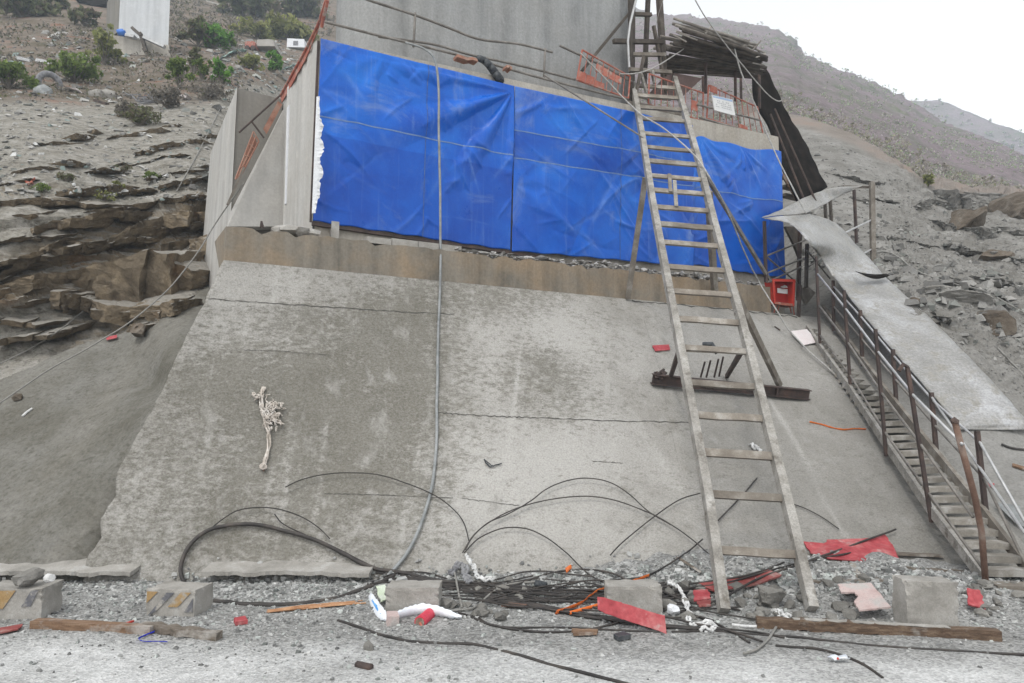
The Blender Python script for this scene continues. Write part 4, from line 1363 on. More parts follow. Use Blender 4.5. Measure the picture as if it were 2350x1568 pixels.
# red strip fence down the left flank
lf_ = empty('flank_fence', W(S0, 1, ZT), 'narrow red strip fence climbing the left flank of the cap', 'fence')
def sp(px, py, s_=None):
    """point on the flank plane s = const"""
    return plane(px, py, W((S0 - .05) if s_ is None else s_, 0, 0), WD)
seg = [(762, -30), (745, 12), (731, 55), (700, 118), (680, 154), (660, 190), (644, 220)]
bot = [(748, -10), (738, 40), (730, 72), (701, 140), (684, 170), (666, 205), (648, 236)]
for i in range(len(seg) - 1):
    a, b, c, d = seg[i], seg[i + 1], bot[i + 1], bot[i]
    mb = MB(); mb.prism([sp(*a), sp(*b), sp(*c), sp(*d)], WD * -.012); mb.build('plate', M['orange_red'], lf_)
mb = MB(); mb.tube([sp(*p, S0 - .07) for p in seg], .02); mb.build('rail', M['orange_red'], lf_)
mb = MB(); mb.tube([sp(752, 0, S0 - .08), sp(738, 62, S0 - .08)], .022); mb.build('post', M['orange_red'], lf_)
# rusty mesh lower down, lying along the sloping flank
lm = empty('mesh_barrier', Wp(565, 360, 1.8), 'rust red mesh barrier leaning on the sloping flank of the wing wall', 'barrier')
def grid_fence(par, quad, n, nv, nh, r, mat):
    A_, B_, C_, D_ = [Wp(x, y, n) for x, y in quad]
    for i in range(nv + 1):
        mb = MB(); mb.tube([A_.lerp(B_, i / nv), D_.lerp(C_, i / nv)], r, 5); mb.build('bar', mat, par)
    for j in range(nh + 1):
        mb = MB(); mb.tube([A_.lerp(D_, j / nh), B_.lerp(C_, j / nh)], r, 5); mb.build('bar', mat, par)
grid_fence(lm, ((582, 302), (594, 325), (556, 398), (540, 412)), 1.78, 2, 4, .012, M['rail_rust'])
mb = MB(); mb.prism([Wp(580, 310, 1.82), Wp(592, 330, 1.82), Wp(556, 396, 1.82), Wp(543, 408, 1.82)], WE * .006); mb.build('panel', M['rail_rust'], lm)
mb = MB(); mb.prism([Wp(638, 232, 1.82), Wp(648, 240, 1.82), Wp(612, 308, 1.82), Wp(604, 296, 1.82)], WE * .006); mb.build('panel', M['rail_rust'], lm)
for a, b in (((549, 304), (643, 219)), ((577, 278), (606, 317))):
    mb = MB(); mb.tube([Wp(*a, 1.7), Wp(*b, 1.7)], .014); mb.build('strut', M['rust'], lm)
mb = MB(); mb.bar(Wp(560, 385, 1.75), Wp(522, 470, 1.75), .05, .03)
tag(mb.build('leaning_board', M['ladder_side']), 'short board leaning at the lower end of the rusty mesh barrier', 'board')

# black sack and orange scraps on the edge above the tarp
mb = MB()
pts = catmull([(1098, 134), (1112, 140), (1122, 150), (1132, 162), (1140, 174), (1148, 185)], 5)
mb.tube([Wp(x, y, -.04 - .03 * math.sin(i)) + Vector((random.uniform(-.004, .004), 0, random.uniform(-.004, .004))) for i, (x, y) in enumerate(pts)], .05, 7, r2=.07)
tag(mb.build('black_sack', M['black_plastic'], None, True), 'black plastic sack slumped over the cap edge above the left tarp', 'sack')
for (x0, y0), (x1, y1), w_, lb in (((1045, 132), (1092, 143), .07, 'charred orange board end lying on the cap edge left of the black sack'), ((1158, 156), (1170, 161), .07, 'small rust orange scrap on the cap edge right of the black sack')):
    mb = MB(); mb.bar(Wp(x0, y0, .0), Wp(x1, y1, .0), .14, w_ * .6, nseg=4, wob=.018)
    tag(mb.build('board_scrap', M['rail_rust']), lb, 'scrap')

# ------------------------------------------------------------------ timber tower behind the ladder head
tw = empty('timber_tower', W(3.4, .6, ZT), 'dark timber tower of tall posts and crossbars where the ladder reaches the cap', 'scaffold')
def wbar(name, a, b, w, mat, par, n, h=None, n2=None, nseg=1, wob=0):
    mb = MB(); mb.bar(Wp(*a, n), Wp(*b, n if n2 is None else n2), w, h or w, up=WE, nseg=nseg, wob=wob)
    return mb.build(name, mat, par)
for a, b, w_, n_ in (((1446, -20), (1449, 232), .06, .22), ((1454, -20), (1452, 215), .05, .5), ((1488, -20), (1478, 200), .07, .9), ((1512, -20), (1524, 175), .09, .45), ((1500, 60), (1530, 215), .05, .3)):
    wbar('post', a, b, w_, M['wood_dark'], tw, n_)
for a, b, w_, n_ in (((1456, 33), (1494, 34), .06, .52), ((1408, 95), (1522, 97), .07, .30), ((1442, 125), (1526, 126), .06, .28), ((1445, 160), (1540, 166), .06, .2), ((1452, 218), (1540, 226), .07, .2), ((1440, 238), (1560, 262), .08, .12)):
    wbar('crossbar', a, b, w_, M['ladder_side'] if n_ < .29 else M['wood_dark'], tw, n_)
for a, b in (((1446, 28), (1334, 165)), ((1456, 232), (1478, 128)), ((1470, 166), (1492, 242))):
    wbar('brace', a, b, .045, M['wood_dark'] if a[1] < 100 or b[1] < 150 else M['ladder'], tw, .40 if a[1] < 100 else .16)
wbar('brace', (1496, 162), (1503, 192), .05, M['ladder'], tw, .12)
mb = MB(); mb.tube([Wp(x, y, .05) for x, y in ((1462, -10), (1446, 55), (1441, 95), (1444, 155))], .02)
tag(mb.build('white_pole', M['pipe_light']), 'slim whitish pole standing against the left post of the timber tower', 'pole')

# ------------------------------------------------------------------ shelter of poles
st_ = empty('pole_shelter', W(5.0, .9, ZT), 'rough shelter roofed with a thick mat of grey poles, on thin posts', 'shelter')
ZR = 8.02
nearL, nearR = plane(1590, 78, (0, 0, ZR), Vector((0, 0, 1))), plane(1754, 132, (0, 0, ZR), Vector((0, 0, 1)))
farL, farR = plane(1528, 160, (0, 0, ZR - .1), Vector((0, 0, 1))), plane(1722, 178, (0, 0, ZR - .1), Vector((0, 0, 1)))
for i in range(13):
    t = i / 12
    a, b = nearL.lerp(farL, t), nearR.lerp(farR, t)
    d = (b - a).normalized()
    a = a - d * random.uniform(0, .25) + Vector((0, 0, random.uniform(-.03, .03))); b = b + d * random.uniform(-.05, .22) + Vector((0, 0, random.uniform(-.04, .05)))
    r0 = random.uniform(.030, .044)
    mb = MB(); mb.tube([a, a.lerp(b, .35) + Vector((0, 0, random.uniform(-.03, .03))), a.lerp(b, .7) + Vector((0, 0, random.uniform(-.03, .03))), b], r0, 7, r2=r0 * .8)
    mb.build('roof_pole', M['wood_dark'], st_, True)  # lower layer darkened in colour to stand for shade under the roof
for i in range(30):                                # a second, looser layer with ragged ends
    t = random.uniform(-.05, .75)
    a, b = nearL.lerp(farL, t), nearR.lerp(farR, t)
    u0, u1 = random.choice((random.uniform(-.28, -.05), random.uniform(0, .35))), random.uniform(.6, 1.1)
    z0 = random.uniform(.07, .24)
    p, q_ = a.lerp(b, u0) + Vector((0, random.uniform(-.1, .1), z0)), a.lerp(b, u1) + Vector((0, random.uniform(-.1, .1), z0 + random.uniform(-.1, .06)))
    r0 = random.uniform(.018, .036)
    mb = MB(); mb.tube([p, p.lerp(q_, .5) + Vector((0, 0, random.uniform(-.02, .02))), q_], r0, 6, r2=r0 * .7)
    mb.build('roof_pole', M['pole'], st_, True)
for a, b in (((1545, 80), (1575, 96)), ((1552, 74), (1600, 92)), ((1700, 112), (1720, 92)), ((1706, 115), (1718, 100)), ((1725, 118), (1746, 94)), ((1618, 78), (1632, 62)), ((1735, 132), (1757, 124)), ((1728, 145), (1755, 151))):
    mb = MB(); mb.tube([plane(*a, nearL, WE), plane(*b, nearL, WE)], .014, 5); mb.build('stick', M['pole'], st_)
for (x, y0, y1, n_) in ((1619, 66, 214, .25), (1687, 97, 232, .25), (1742, 117, 250, .25), (1613, 176, 214, 1.2), (1700, 176, 232, 1.2), (1545, 165, 200, 1.2)):
    mb = MB(); mb.tube([Wp(x, y0, n_), Wp(x + 1, y1, n_)], .028, 7); mb.build('post', M['rust'], st_)
for a, b, n_ in (((1535, 164), (1725, 178), .95), ((1530, 150), (1728, 172), 1.25)):
    mb = MB(); mb.tube([Wp(*a, n_), Wp(*b, n_)], .03); mb.build('beam', M['wood_dark'], st_)
# slanted dark sheet hanging in the shelter
mb = MB(); mb.prism([Wp(1535, 165, 1.3), Wp(1612, 180, 1.3), Wp(1560, 228, 1.1), Wp(1490, 215, 1.1)], WE * .02)
tag(mb.build('brown_sheet', simple('brown_sheet', [(.07, .045, .04), (.12, .08, .07)], 4)), 'dark brown sheet hung under the left end of the pole shelter', 'sheet')

# ------------------------------------------------------------------ the long ladder
FL, FR = ground(1662, 1403, .03), ground(1864, 1398, .03)
TOPC = Wp(1462, 240, -.08)
LN = (FR - FL).cross(TOPC - FL).normalized()
if LN.y > 0: LN = -LN


def lad(px, py, off=0.0):
    return plane(px, py, FL + LN * off, LN)


ld = empty('ladder', (FL + FR) / 2, 'long dusty wooden ladder leaning from the rubble up to the cap', 'ladder')
for pts in ([(1662, 1403), (1626, 1150), (1571, 850), (1531, 640), (1497, 460), (1475, 320), (1452, 192)], [(1864, 1398), (1815, 1190), (1750, 930), (1702, 740), (1641, 520), (1602, 365), (1548, 180)]):
    mb = MB()
    for a, b in zip(pts[:-1], pts[1:]):
        mb.bar(lad(*a), lad(*b), .078, .095, up=LN)
    mb.build('rail', M['ladder'], ld)
LX = lambda y: float(np.interp(y, [192, 320, 460, 640, 850, 1150, 1403], [1452, 1475, 1497, 1531, 1571, 1626, 1662]))
RX = lambda y: float(np.interp(y, [180, 365, 520, 740, 930, 1190, 1398], [1548, 1602, 1641, 1702, 1750, 1815, 1864]))
for y in (1263, 1134, 1038, 952, 878, 798, 732, 668, 612, 556, 514, 475, 436, 403, 369, 337, 306):
    dy = 10 if y > 330 else 9
    a, b = lad(LX(y) + 4, y, .0), lad(RX(y + dy) - 4, y + dy, .0)
    mb = MB(); mb.bar(a, b, .03, random.uniform(.065, .08), up=(0, .5, 1), nseg=3, wob=.004); mb.build('rung', M['ladder_side'], ld)
for y in (272, 246, 219, 196):
    a, b = lad(LX(y) + 4, y), lad(RX(y + 7) - 4, y + 7)
    mb = MB(); mb.bar(a, b, .03, .08, up=(0, .5, 1), nseg=2, wob=.004); mb.build('rung', M['ladder_side'], ld)
# short pale slat nailed between two rungs, and side splices
mb = MB(); mb.bar(lad(1548, 415, .03), lad(1552, 474, .03), .05, .02, up=LN); mb.build('slat', M['ladder'], ld)
mb = MB(); mb.bar(lad(1536, 400, .02), lad(1539, 440, .02), .05, .02, up=LN); mb.build('slat', M['ladder_side'], ld)
# shims under the feet of the ladder
for x, y in ((1668, 1432), (1862, 1400)):
    pass


def prop(name, a, b, w, mat, label, cat, group=None, h=None, nseg=1, wob=0):
    mb = MB(); mb.bar(a, b, w, h or w, up=(0, -1, .2), nseg=nseg, wob=wob)
    return tag(mb.build(name, mat), label, cat, group)


prop('timber_prop', lad(1481, 408, -.05), Wp(1441, 684, NPL - .04), .075, M['ladder_side'], 'timber prop slanting from the left rail of the ladder down to the plinth foot', 'prop')
prop('timber_prop', lad(1626, 440, -.10), Wp(1640, 668, NPL - .05), .085, M['ladder_side'], 'upright timber prop behind the right rail of the ladder', 'prop')
prop('steel_pole', lad(1612, 390, -.06), Wp(1768, 646, NPL - .02), .05, M['pipe'], 'steel pole slanting across the right blue tarp to the red cabinet', 'pole')
prop('timber_pole', lad(1688, 672, -.10), ap_hit(1789, 884, .03), .065, M['ladder_side'], 'grey timber pole lying on the slope from the ladder to the steel beam', 'pole', nseg=3, wob=.005)

# ------------------------------------------------------------------ steel beam and its little stand
bm_ = empty('steel_beam', ap_hit(1676, 890, .1), 'dark rusty steel beam lying across the slope behind the ladder', 'beam')
a, b = ap_hit(1497, 870, .16), ap_hit(1857, 906, .16)
dx = (b - a).normalized(); upv = Vector((0, -.25, 1)); upv = (upv - dx * upv.dot(dx)).normalized(); ov = dx.cross(upv)
if ov.y > 0: ov = -ov
mb = MB(); mb.bar(a, b, .012, .11, up=upv); mb.build('web', M['rust'], bm_)
for s_ in (1, -1):
    mb = MB(); mb.bar(a + upv * .06 * s_, b + upv * .06 * s_, .10, .012, up=upv); mb.build('flange', M['rust'], bm_)
for t in (.33, .38, .78):
    p = a.lerp(b, t); mb = MB(); mb.bar(p - upv * .055 + ov * .03, p + upv * .055 + ov * .03, .012, .05, up=ov); mb.build('stiffener', M['rust'], bm_)
fr = empty('timber_stand', ap_hit(1620, 870), 'little timber stand with a crossbar above the steel beam', 'stand')
up_ = Vector((0, -.1, 1))
ta, tb = lad(1560, 800, -.12), lad(1702, 806, -.10)
mb = MB(); mb.bar(ta, tb, .05, .07, up=up_); mb.build('crossbar', M['ladder_side'], fr)
for t0, (x, y) in ((ta, (1538, 868)), (tb, (1668, 864))):
    mb = MB(); mb.bar(t0, ap_hit(x, y, .05), .045, .05); mb.build('leg', M['rust'], fr)
for k, (x0, y0, x1, y1) in enumerate(((1608, 866, 1614, 833), (1621, 866, 1627, 835), (1639, 866, 1644, 832), (1650, 864, 1657, 838))):
    p = ap_hit(x0, y0, .0); q_ = p + Vector((.02, -.16, .20 + .02 * k))
    mb = MB(); mb.tube([p, q_], .013, 6)
    tag(mb.build('rebar_stub', M['rust']), 'short rusty rebar stub standing out of the slope above the steel beam', 'rebar', 'rebar stubs above the steel beam')
mb = MB(); p = ap_hit(1612, 796, .0); mb.tube([ta.lerp(tb, .36) + Vector((0, -.03, .05)), ta.lerp(tb, .5) + Vector((0, -.04, .06)), ta.lerp(tb, .56) + Vector((.02, -.05, -.04))], .028, 6)
tag(mb.build('black_rag', M['black_plastic'], None, True), 'black rag knotted over the crossbar of the little timber stand', 'rag')
mb = MB()
for k in range(6): mb.tube([ap_hit(1515 + random.uniform(-14, 14), 862 + random.uniform(-14, 10), .20 + random.uniform(0, .08)) for _ in range(4)], .018, 5)
tag(mb.build('wire_tangle', M['rust'], None, True), 'tangle of dark wire at the left end of the steel beam', 'wire')

# ------------------------------------------------------------------ the stair on the right
def stl(px, py, off=.12): return ap_hit(px, py, off)
LST = [(1852, 752), (1885, 801), (1945, 884), (2036, 1022), (2137, 1171), (2253, 1322)]
RST = [(1888, 706), (1960, 802), (2036, 903), (2148, 1042), (2261, 1181), (2384, 1340)]
# both stringers lie on one inclined plane fitted to the slope
pA, pB = W0 + WD * 0, None
b0, b1 = H(2253, 1322, .10), ap_hit(1852, 752, .14)
right_dir = (ground(2384, 1345) - ground(2253, 1345)).normalized()
SN = (b1 - b0).cross(right_dir).normalized()
if SN.z < 0: SN = -SN
def stp(px, py): return plane(px, py, b0, SN)
M['tread'] = simple('dusty_tread', [(.17, .155, .13), (.26, .24, .21), (.34, .32, .29)], 5, bump=.5, dirt=(.40, .385, .36), dirt_scale=5, dirt_lo=.52, rnd=.3)
stair = empty('outdoor_stair', b0, 'long steep outdoor stair of dusty treads with rusty posts at the right of the slope', 'stair')
for pts in (LST, RST):
    mb = MB()
    for a, b in zip(pts[:-1], pts[1:]): mb.bar(stp(*a), stp(*b), .045, .10, up=SN)
    mb.build('stringer', M['ladder_side'] if pts is RST else M['ladder'], stair)
la, lb, ra, rb_ = stp(*LST[-1]), stp(*LST[0]), stp(*RST[-1]), stp(*RST[0])
NT_ = 34
for i in range(NT_):
    t = (i + .3) / NT_
    p = la.lerp(lb, t)
    q_ = ra.lerp(rb_, t); q_.z = p.z
    d = (q_ - p)
    p2 = p + d * .03; q2 = p + d * .97
    fwd = Vector((lb.x - la.x, lb.y - la.y, 0)).normalized()
    mb = MB(); mb.bar(p2 + fwd * .05, q2 + fwd * .05, .16, random.uniform(.05, .062), up=(0, 0, 1), nseg=3, wob=.004)
    mb.build('tread', M['tread'], stair)
mb = MB()
for i in range(2):
    p = la + Vector((0, -.14 * (i + 1), -.055 * (i + 1))); q_ = Vector((ra.x + .3, ra.y - .14 * (i + 1), p.z))
    mb.bar(p, q_, .18, .05)
mb.build('bottom_tread', M['ladder_side'], stair)
POSTL = [((1882, 796), (1873, 589)), ((1952, 891), (1937, 667)), ((2033, 1028), (2009, 756)), ((2137, 1176), (2082, 843))]
POSTR = [((1913, 746), (1912, 644)), ((1979, 826), (1974, 712)), ((2057, 921), (2049, 802)), ((2149, 1031), (2137, 901)), ((2263, 1172), (2242, 989))]
def post3(base, top, w, mat, name='post'):
    p = stp(*base); d = ray(*top)
    # a vertical post: the top is where the view ray is closest to the vertical line through the base
    t = (p.x ** 2 + p.y ** 2) / (d.x * p.x + d.y * p.y)
    q_ = C0 + d * t
    mb = MB(); mb.bar(p - Vector((0, 0, .1)), q_, w, w, up=(1, 0, 0)); mb.build(name, mat, stair)
    return p, q_
LT = [post3(a, b, .034, M['rust']) for a, b in POSTL]
RT = [post3(a, b, .042, M['rust']) for a, b in POSTR]
# the bent brown pipe at the foot of the stair
pb = stp(2263, 1342); tp_ = ray(2191, 968); tt = (pb.y - .25) / tp_.y; ptop = C0 + tp_ * tt
md = pb.lerp(ptop, .55) + Vector((.03, -.03, 0))
mb = MB(); mb.tube([Vector(p) for p in (pb - Vector((0, 0, .15)), pb.lerp(md, .6) + Vector((.02, 0, 0)), md, ptop)], .026, 9); mb.build('bent_post', M['rust_red'], stair, True)
mb = MB(); mb.rock(ptop, (.06, .05, .04)); mb.build('post_cap', M['rust'], stair)
mb = MB(); p = LT[3][1]; mb.tube([p, p + Vector((-.05, -.02, .03)), p + Vector((-.10, -.02, -.04))], .022, 6); mb.build('hook', M['rust'], stair)
def rails(P, fr_, mat, ext_a=None, ext_b=None, r=.014):
    pts = [a.lerp(b, fr_) + Vector((0, -.03, 0)) for a, b in P]
    if ext_a is not None: pts = [ext_a] + pts
    if ext_b is not None: pts = pts + [ext_b]
    mb = MB(); mb.tube(pts, r, 6); mb.build('handrail', mat, stair, True)
eb = ptop.lerp(pb, .12)
rails(LT, .80, M['pipe_light'], None, eb + Vector((0, -.05, -.02)))
rails(LT, .45, M['pipe'], None, pb.lerp(ptop, .42))
rails(LT, .12, M['pipe'], None, pb.lerp(ptop, .10))
low = ground(2420, 1290, .5)
rails(RT, .85, M['pipe_light'], None, at(2352, 1198, RT[-1][0].y - .9))
rails(RT, .40, M['pipe'], None, at(2352, 1290, RT[-1][0].y - .9))
mb = MB(); mb.tube([RT[-2][1] + Vector((0, 0, -.05)), at(2352, 1225, RT[-1][0].y - .8)], .014, 6); mb.build('handrail', M['pipe_light'], stair)

# landing at the head of the stair
lz = empty('stair_landing', W(5.9, -.2, 3.6), 'dark post and pipe frame of the stair landing beside the blue tarp', 'landing')
def lpost(x0, y0, x1, y1, n_, w_, mat):
    mb = MB(); mb.bar(Wp(x0, y0, n_), Wp(x1, y1, n_), w_, w_, up=WE); mb.build('post', mat, lz)
lpost(1754, 508, 1758, 648, -.55, .045, M['rust'])
lpost(1836, 520, 1832, 690, .1, .06, M['rust'])
lpost(1852, 560, 1850, 660, -.3, .05, M['wood_dark'])
lpost(1836, 655, 1832, 730, -.5, .05, M['rust'])
lpost(1893, 466, 1896, 512, .8, .05, M['wood_dark']); lpost(1905, 458, 1908, 510, .6, .05, M['wood_dark'])
lpost(1960, 436, 1966, 560, .7, .05, M['rust'])
for a, b, n0_, n1_ in (((1758, 588), (1856, 548), -.55, .1), ((1758, 628), (1852, 590), -.55, .1), ((1760, 590), (1830, 650), -.5, .1), ((1760, 648), (1840, 612), -.55, 0), ((1852, 588), (1880, 572), -.3, .6), ((1856, 612), (1900, 582), -.3, .6), ((1852, 575), (1905, 640), -.35, -.3)):
    mb = MB(); mb.tube([Wp(*a, n0_), Wp(*b, n1_)], .016, 6); mb.build('pipe', M['pipe'], lz)
mb = MB(); mb.prism([Wp(1802, 520, .3), Wp(1835, 520, .3), Wp(1838, 600, .3), Wp(1822, 560, .3)], WE * .05); mb.build('brown_panel', M['wood_dark'], lz)
mb = MB(); mb.prism([Wp(1836, 668, .0), Wp(1852, 655, .0), Wp(1872, 672, .0), Wp(1850, 700, .0)], WE * .05); mb.build('grey_panel', M['ladder_side'], lz)
mb = MB()
for y in (388, 410, 432, 452):
    mb.bar(Wp(1796, y - 4, .5), Wp(1852, y + 10, .5), .16, .05, up=(0, 0, 1))
tag(mb.build('upper_steps', M['ladder_side']), 'flight of grey boards rising under the black canopy beside the tarp', 'stair')
# timber posts on the slope right of the landing
def vpost(name, base, top, w, mat, label, cat, Y):
    p, q_ = at(*base, Y), at(*top, Y)
    mb = MB(); mb.bar(p - Vector((0, 0, .3)), q_, w, w, up=(1, 0, 0))
    return tag(mb.build(name, mat), label, cat)
vpost('timber_post', (2002, 575), (2001, 418), .085, M['ladder_side'], 'tall weathered timber post right of the metal roof sheets', 'post', 14.2)
mb = MB(); mb.bar(Wp(1935, 428, .9), at(2000, 430, 14.2), .07, .05, nseg=2, wob=.01)
tag(mb.build('roof_board', M['plank_grey']), 'grey board lying under the tip of the upper roof sheet', 'board')
for k, (a, b, lb) in enumerate((((1928, 540), (2000, 505), 'upper pale pipe tied between the timber post and the roof sheets'), ((1950, 600), (2000, 572), 'lower pale pipe at the foot of the tall timber post'))):
    mb = MB(); mb.tube([at(*a, 13.6), at(*b, 14.2)], .018, 6); tag(mb.build('tie_pipe', M['pipe_light']), lb, 'pipe')

# galvanised sheets sheltering the stair
def sheetobj(name, label, rows_, mat, group, thick=.012, n=10, back=WE, cat='metal sheet'):
    """rows_: list of (left (px,py,Y), right (px,py,Y)) from top to bottom"""
    Ls = catmull([at(*a) for a, b in rows_], n); Rs = catmull([at(*b) for a, b in rows_], n)
    g = []
    for i, (a, b) in enumerate(zip(Ls, Rs)):
        a, b = Vector(a), Vector(b)
        row = []
        for j in range(13):
            u = j / 12
            p = a.lerp(b, u)
            p += Vector((0, -.5, .86)) * (.012 * math.sin(u * 5 + i * .35) * math.sin(math.pi * u) + .004 * math.sin(i * 1.1 + u * 9))
            row.append(p)
        g.append(row)
    mb = MB(); mb.sheet(g, thick, back=back)
    return tag(mb.build(name, mat, None, True), label, cat, group)
ry = [p[1].y for p in RT]
GS = 'galvanised roof sheets over the stair'
sheetobj('roof_sheet', 'uppermost roof sheet, thin and tilted up to the right over the landing', [((1748, 499, 12.2), (1850, 488, 12.9)), ((1790, 482, 12.7), (1882, 474, 13.4)), ((1850, 452, 13.4), (1925, 450, 14.0)), ((1900, 434, 13.9), (1972, 429, 14.3)), ((1925, 430, 14.2), (1978, 427, 14.4))], M['galv'], GS, back=(0, .3, -1))
sheetobj('roof_sheet', 'middle roof sheet, creased at its top, ending in a curled lower edge', [((1752, 501, 12.1), (1858, 491, 13.0)), ((1800, 509, 12.2), (1900, 503, 13.4)), ((1826, 523, 12.1), (1930, 522, 13.6)), ((1852, 552, 11.8), (1962, 558, 13.5)), ((1884, 592, ry[0] + .1), (1998, 596, 13.1)), ((1911, 634, ry[0] - .1), (2031, 635, 12.85))], M['galv'], GS, back=(.1, .5, -.6))
sheetobj('roof_sheet', 'largest roof sheet, a long dusty panel running down beside the stair', [((1904, 622, 12.4), (2026, 630, 12.7)), ((1930, 656, 12.0), (2060, 662, 12.3)), ((1976, 716, 11.3), (2120, 716, 11.5)), ((2051, 806, 10.35), (2200, 795, 10.4)), ((2139, 905, 9.55), (2280, 878, 9.75)), ((2192, 966, 9.18), (2350, 958, 9.2)), ((2203, 985, 9.12), (2372, 985, 9.12))], M['galv'], GS, back=(.1, .5, -.6))
mb = MB()
g = []
for j in range(10):
    u = j / 9
    p = at(1962 + 72 * u, 622 + 5 * math.sin(u * 3) + 5 * u, 12.15 + .35 * u)
    g.append([p, p + Vector((0, -.06, .02 * math.sin(math.pi * u) - .03)), p + Vector((.02, -.10, -.05 * math.sin(math.pi * u) - .05))])
mb.sheet(g, .006)
tag(mb.build('curled_edge', M['black_sheet'], None, True), 'dark curled flap of felt at the joint between two roof sheets', 'flap')
for k, (x, y, Y, lb) in enumerate(((2153, 744, 11.3, 'upper dark bracket at the right edge of the long roof sheet'), (2252, 838, 10.3, 'lower dark bracket at the right edge of the long roof sheet'))):
    p = at(x, y, Y)
    mb = MB(); mb.bar(p - Vector((.25, .05, .04)), p + Vector((.02, 0, 0)), .05, .06)
    tag(mb.build('bracket', M['black_sheet']), lb, 'bracket')

# black canopy of the upper flight
Ls = [(1727, 172, 14.0), (1735, 240, 14.0), (1768, 300, 14.0), (1797, 388, 13.9), (1832, 470, 13.8)]
Rs = [(1757, 158, 14.3), (1797, 236, 14.4), (1830, 298, 14.6), (1866, 362, 14.6), (1899, 430, 14.5)]
g = []
for i, (a, b) in enumerate(zip(catmull([at(*p) for p in Ls], 6), catmull([at(*p) for p in Rs], 6))):
    a, b = Vector(a), Vector(b)
    g.append([a.lerp(b, u) + Vector((.012 * math.sin(i * 1.7) * (u == 1), .03 * math.sin(i * .5 + u * 4), 0)) for u in (0, .2, .4, .6, .8, 1)])
mb = MB(); mb.sheet(g, .05)
cnp = tag(mb.build('black_canopy', M['black_sheet'], None, True), 'long black canopy sheet sloping over the upper flight, right of the shelter', 'canopy')
for a, b, lb in (((1768, 262, 13.7), (1850, 470, 13.5), 'left'), ((1778, 250, 13.7), (1872, 462, 13.5), 'right')):
    mb = MB(); mb.tube([at(*a), at(*b)], .022, 6); mb.build('brace', M['rust'], cnp)
prop('timber_rafter', Wp(1795, 400, .3), Wp(1843, 480, .2), .05, M['plank'], 'reddish timber rafter beside the rope at the head of the stair', 'rafter')

# ------------------------------------------------------------------ red cabinet
cb = empty('red_cabinet', Wp(1798, 722, -.5), 'small open red cabinet on legs beside the stair head', 'cabinet')
def cbp(u, v, n_=-.50):
    tl, tr, bl, br = Wp(1772, 640, n_), Wp(1826, 641, n_), Wp(1776, 698, n_), Wp(1823, 704, n_)
    return tl.lerp(tr, u).lerp(bl.lerp(br, u), v)
BK = WE * .16
mb = MB(); mb.prism([cbp(0, 0) + BK, cbp(1, 0) + BK, cbp(1, 1) + BK, cbp(0, 1) + BK], WE * .012); mb.build('back_panel', M['red_dark'], cb)
for (u0, v0), (u1, v1) in (((0, 0), (1, .0)), ((0, 1), (1, 1)), ((0, 0), (0, 1)), ((1, 0), (1, 1))):
    cu, cv = .5, .5
    a, b = cbp(u0, v0), cbp(u1, v1)
    k = .10
    a2, b2 = cbp(u0 + (cu - u0) * k * 2, v0 + (cv - v0) * k * 2), cbp(u1 + (cu - u1) * k * 2, v1 + (cv - v1) * k * 2)
    mb = MB(); mb.prism([a, b, b2, a2], WE * .03)
    mb.prism([a, b, b + (b2 - b) * .15, a + (a2 - a) * .15], BK); mb.build('frame', M['orange_red'] if v0 == v1 and v0 == 1 else M['red'], cb)
mb = MB(); mb.prism([cbp(.20, .36, -.36), cbp(.66, .38, -.36), cbp(.66, .56, -.36), cbp(.20, .54, -.36)], WE * .004); mb.build('sticker', M['sign'], cb)
for a, b in (((1780, 700), (1775, 724)), ((1820, 702), (1823, 726)), ((1788, 700), (1784, 716)), ((1812, 702), (1816, 718))):
    mb = MB(); mb.bar(Wp(*a, -.48), Wp(*b, -.48 + .08), .02, .02); mb.build('leg', M['orange_red'], cb)

# ------------------------------------------------------------------ hose, ropes, wires
def ptube(name, pix, r, mat, label, cat, off=.03, group=None, fn=None, n=9, seg=7, smooth=2, lift=None):
    """a flexible line laid on whatever lies behind its path in the picture; fn gives the surface"""
    P = catmull(pix, n)
    pts = []
    for x, y in P:
        pts.append(fn(x, y) if fn else H(x, y, off))
    # even out jumps in depth
    t = np.array([(p - C0).length for p in pts])
    for _ in range(smooth):
        t[1:-1] = (t[:-2] + 2 * t[1:-1] + t[2:]) / 4
    if lift: t = t - np.interp(np.linspace(0, 1, len(t)), [a for a, b in lift], [b for a, b in lift])
    pts = [C0 + (p - C0).normalized() * k for p, k in zip(pts, t)]
    wv = vnoise(np.array([tuple(p) for p in pts]), 2.5, 3, .6, len(pix) * 7) * r * 1.2
    pts = [p + Vector((.4, 0, 1)) * float(w) for p, w in zip(pts, wv)]
    mb = MB(); mb.tube(pts, r, seg)
    return tag(mb.build(name, mat, None, True), label, cat, group)


def deep(pairs):
    """distance along Y interpolated between (py, Y) pairs"""
    ys_ = [a for a, b in pairs]; Ys = [b for a, b in pairs]
    return lambda x, y: at(x, y, float(np.interp(y, ys_, Ys)))

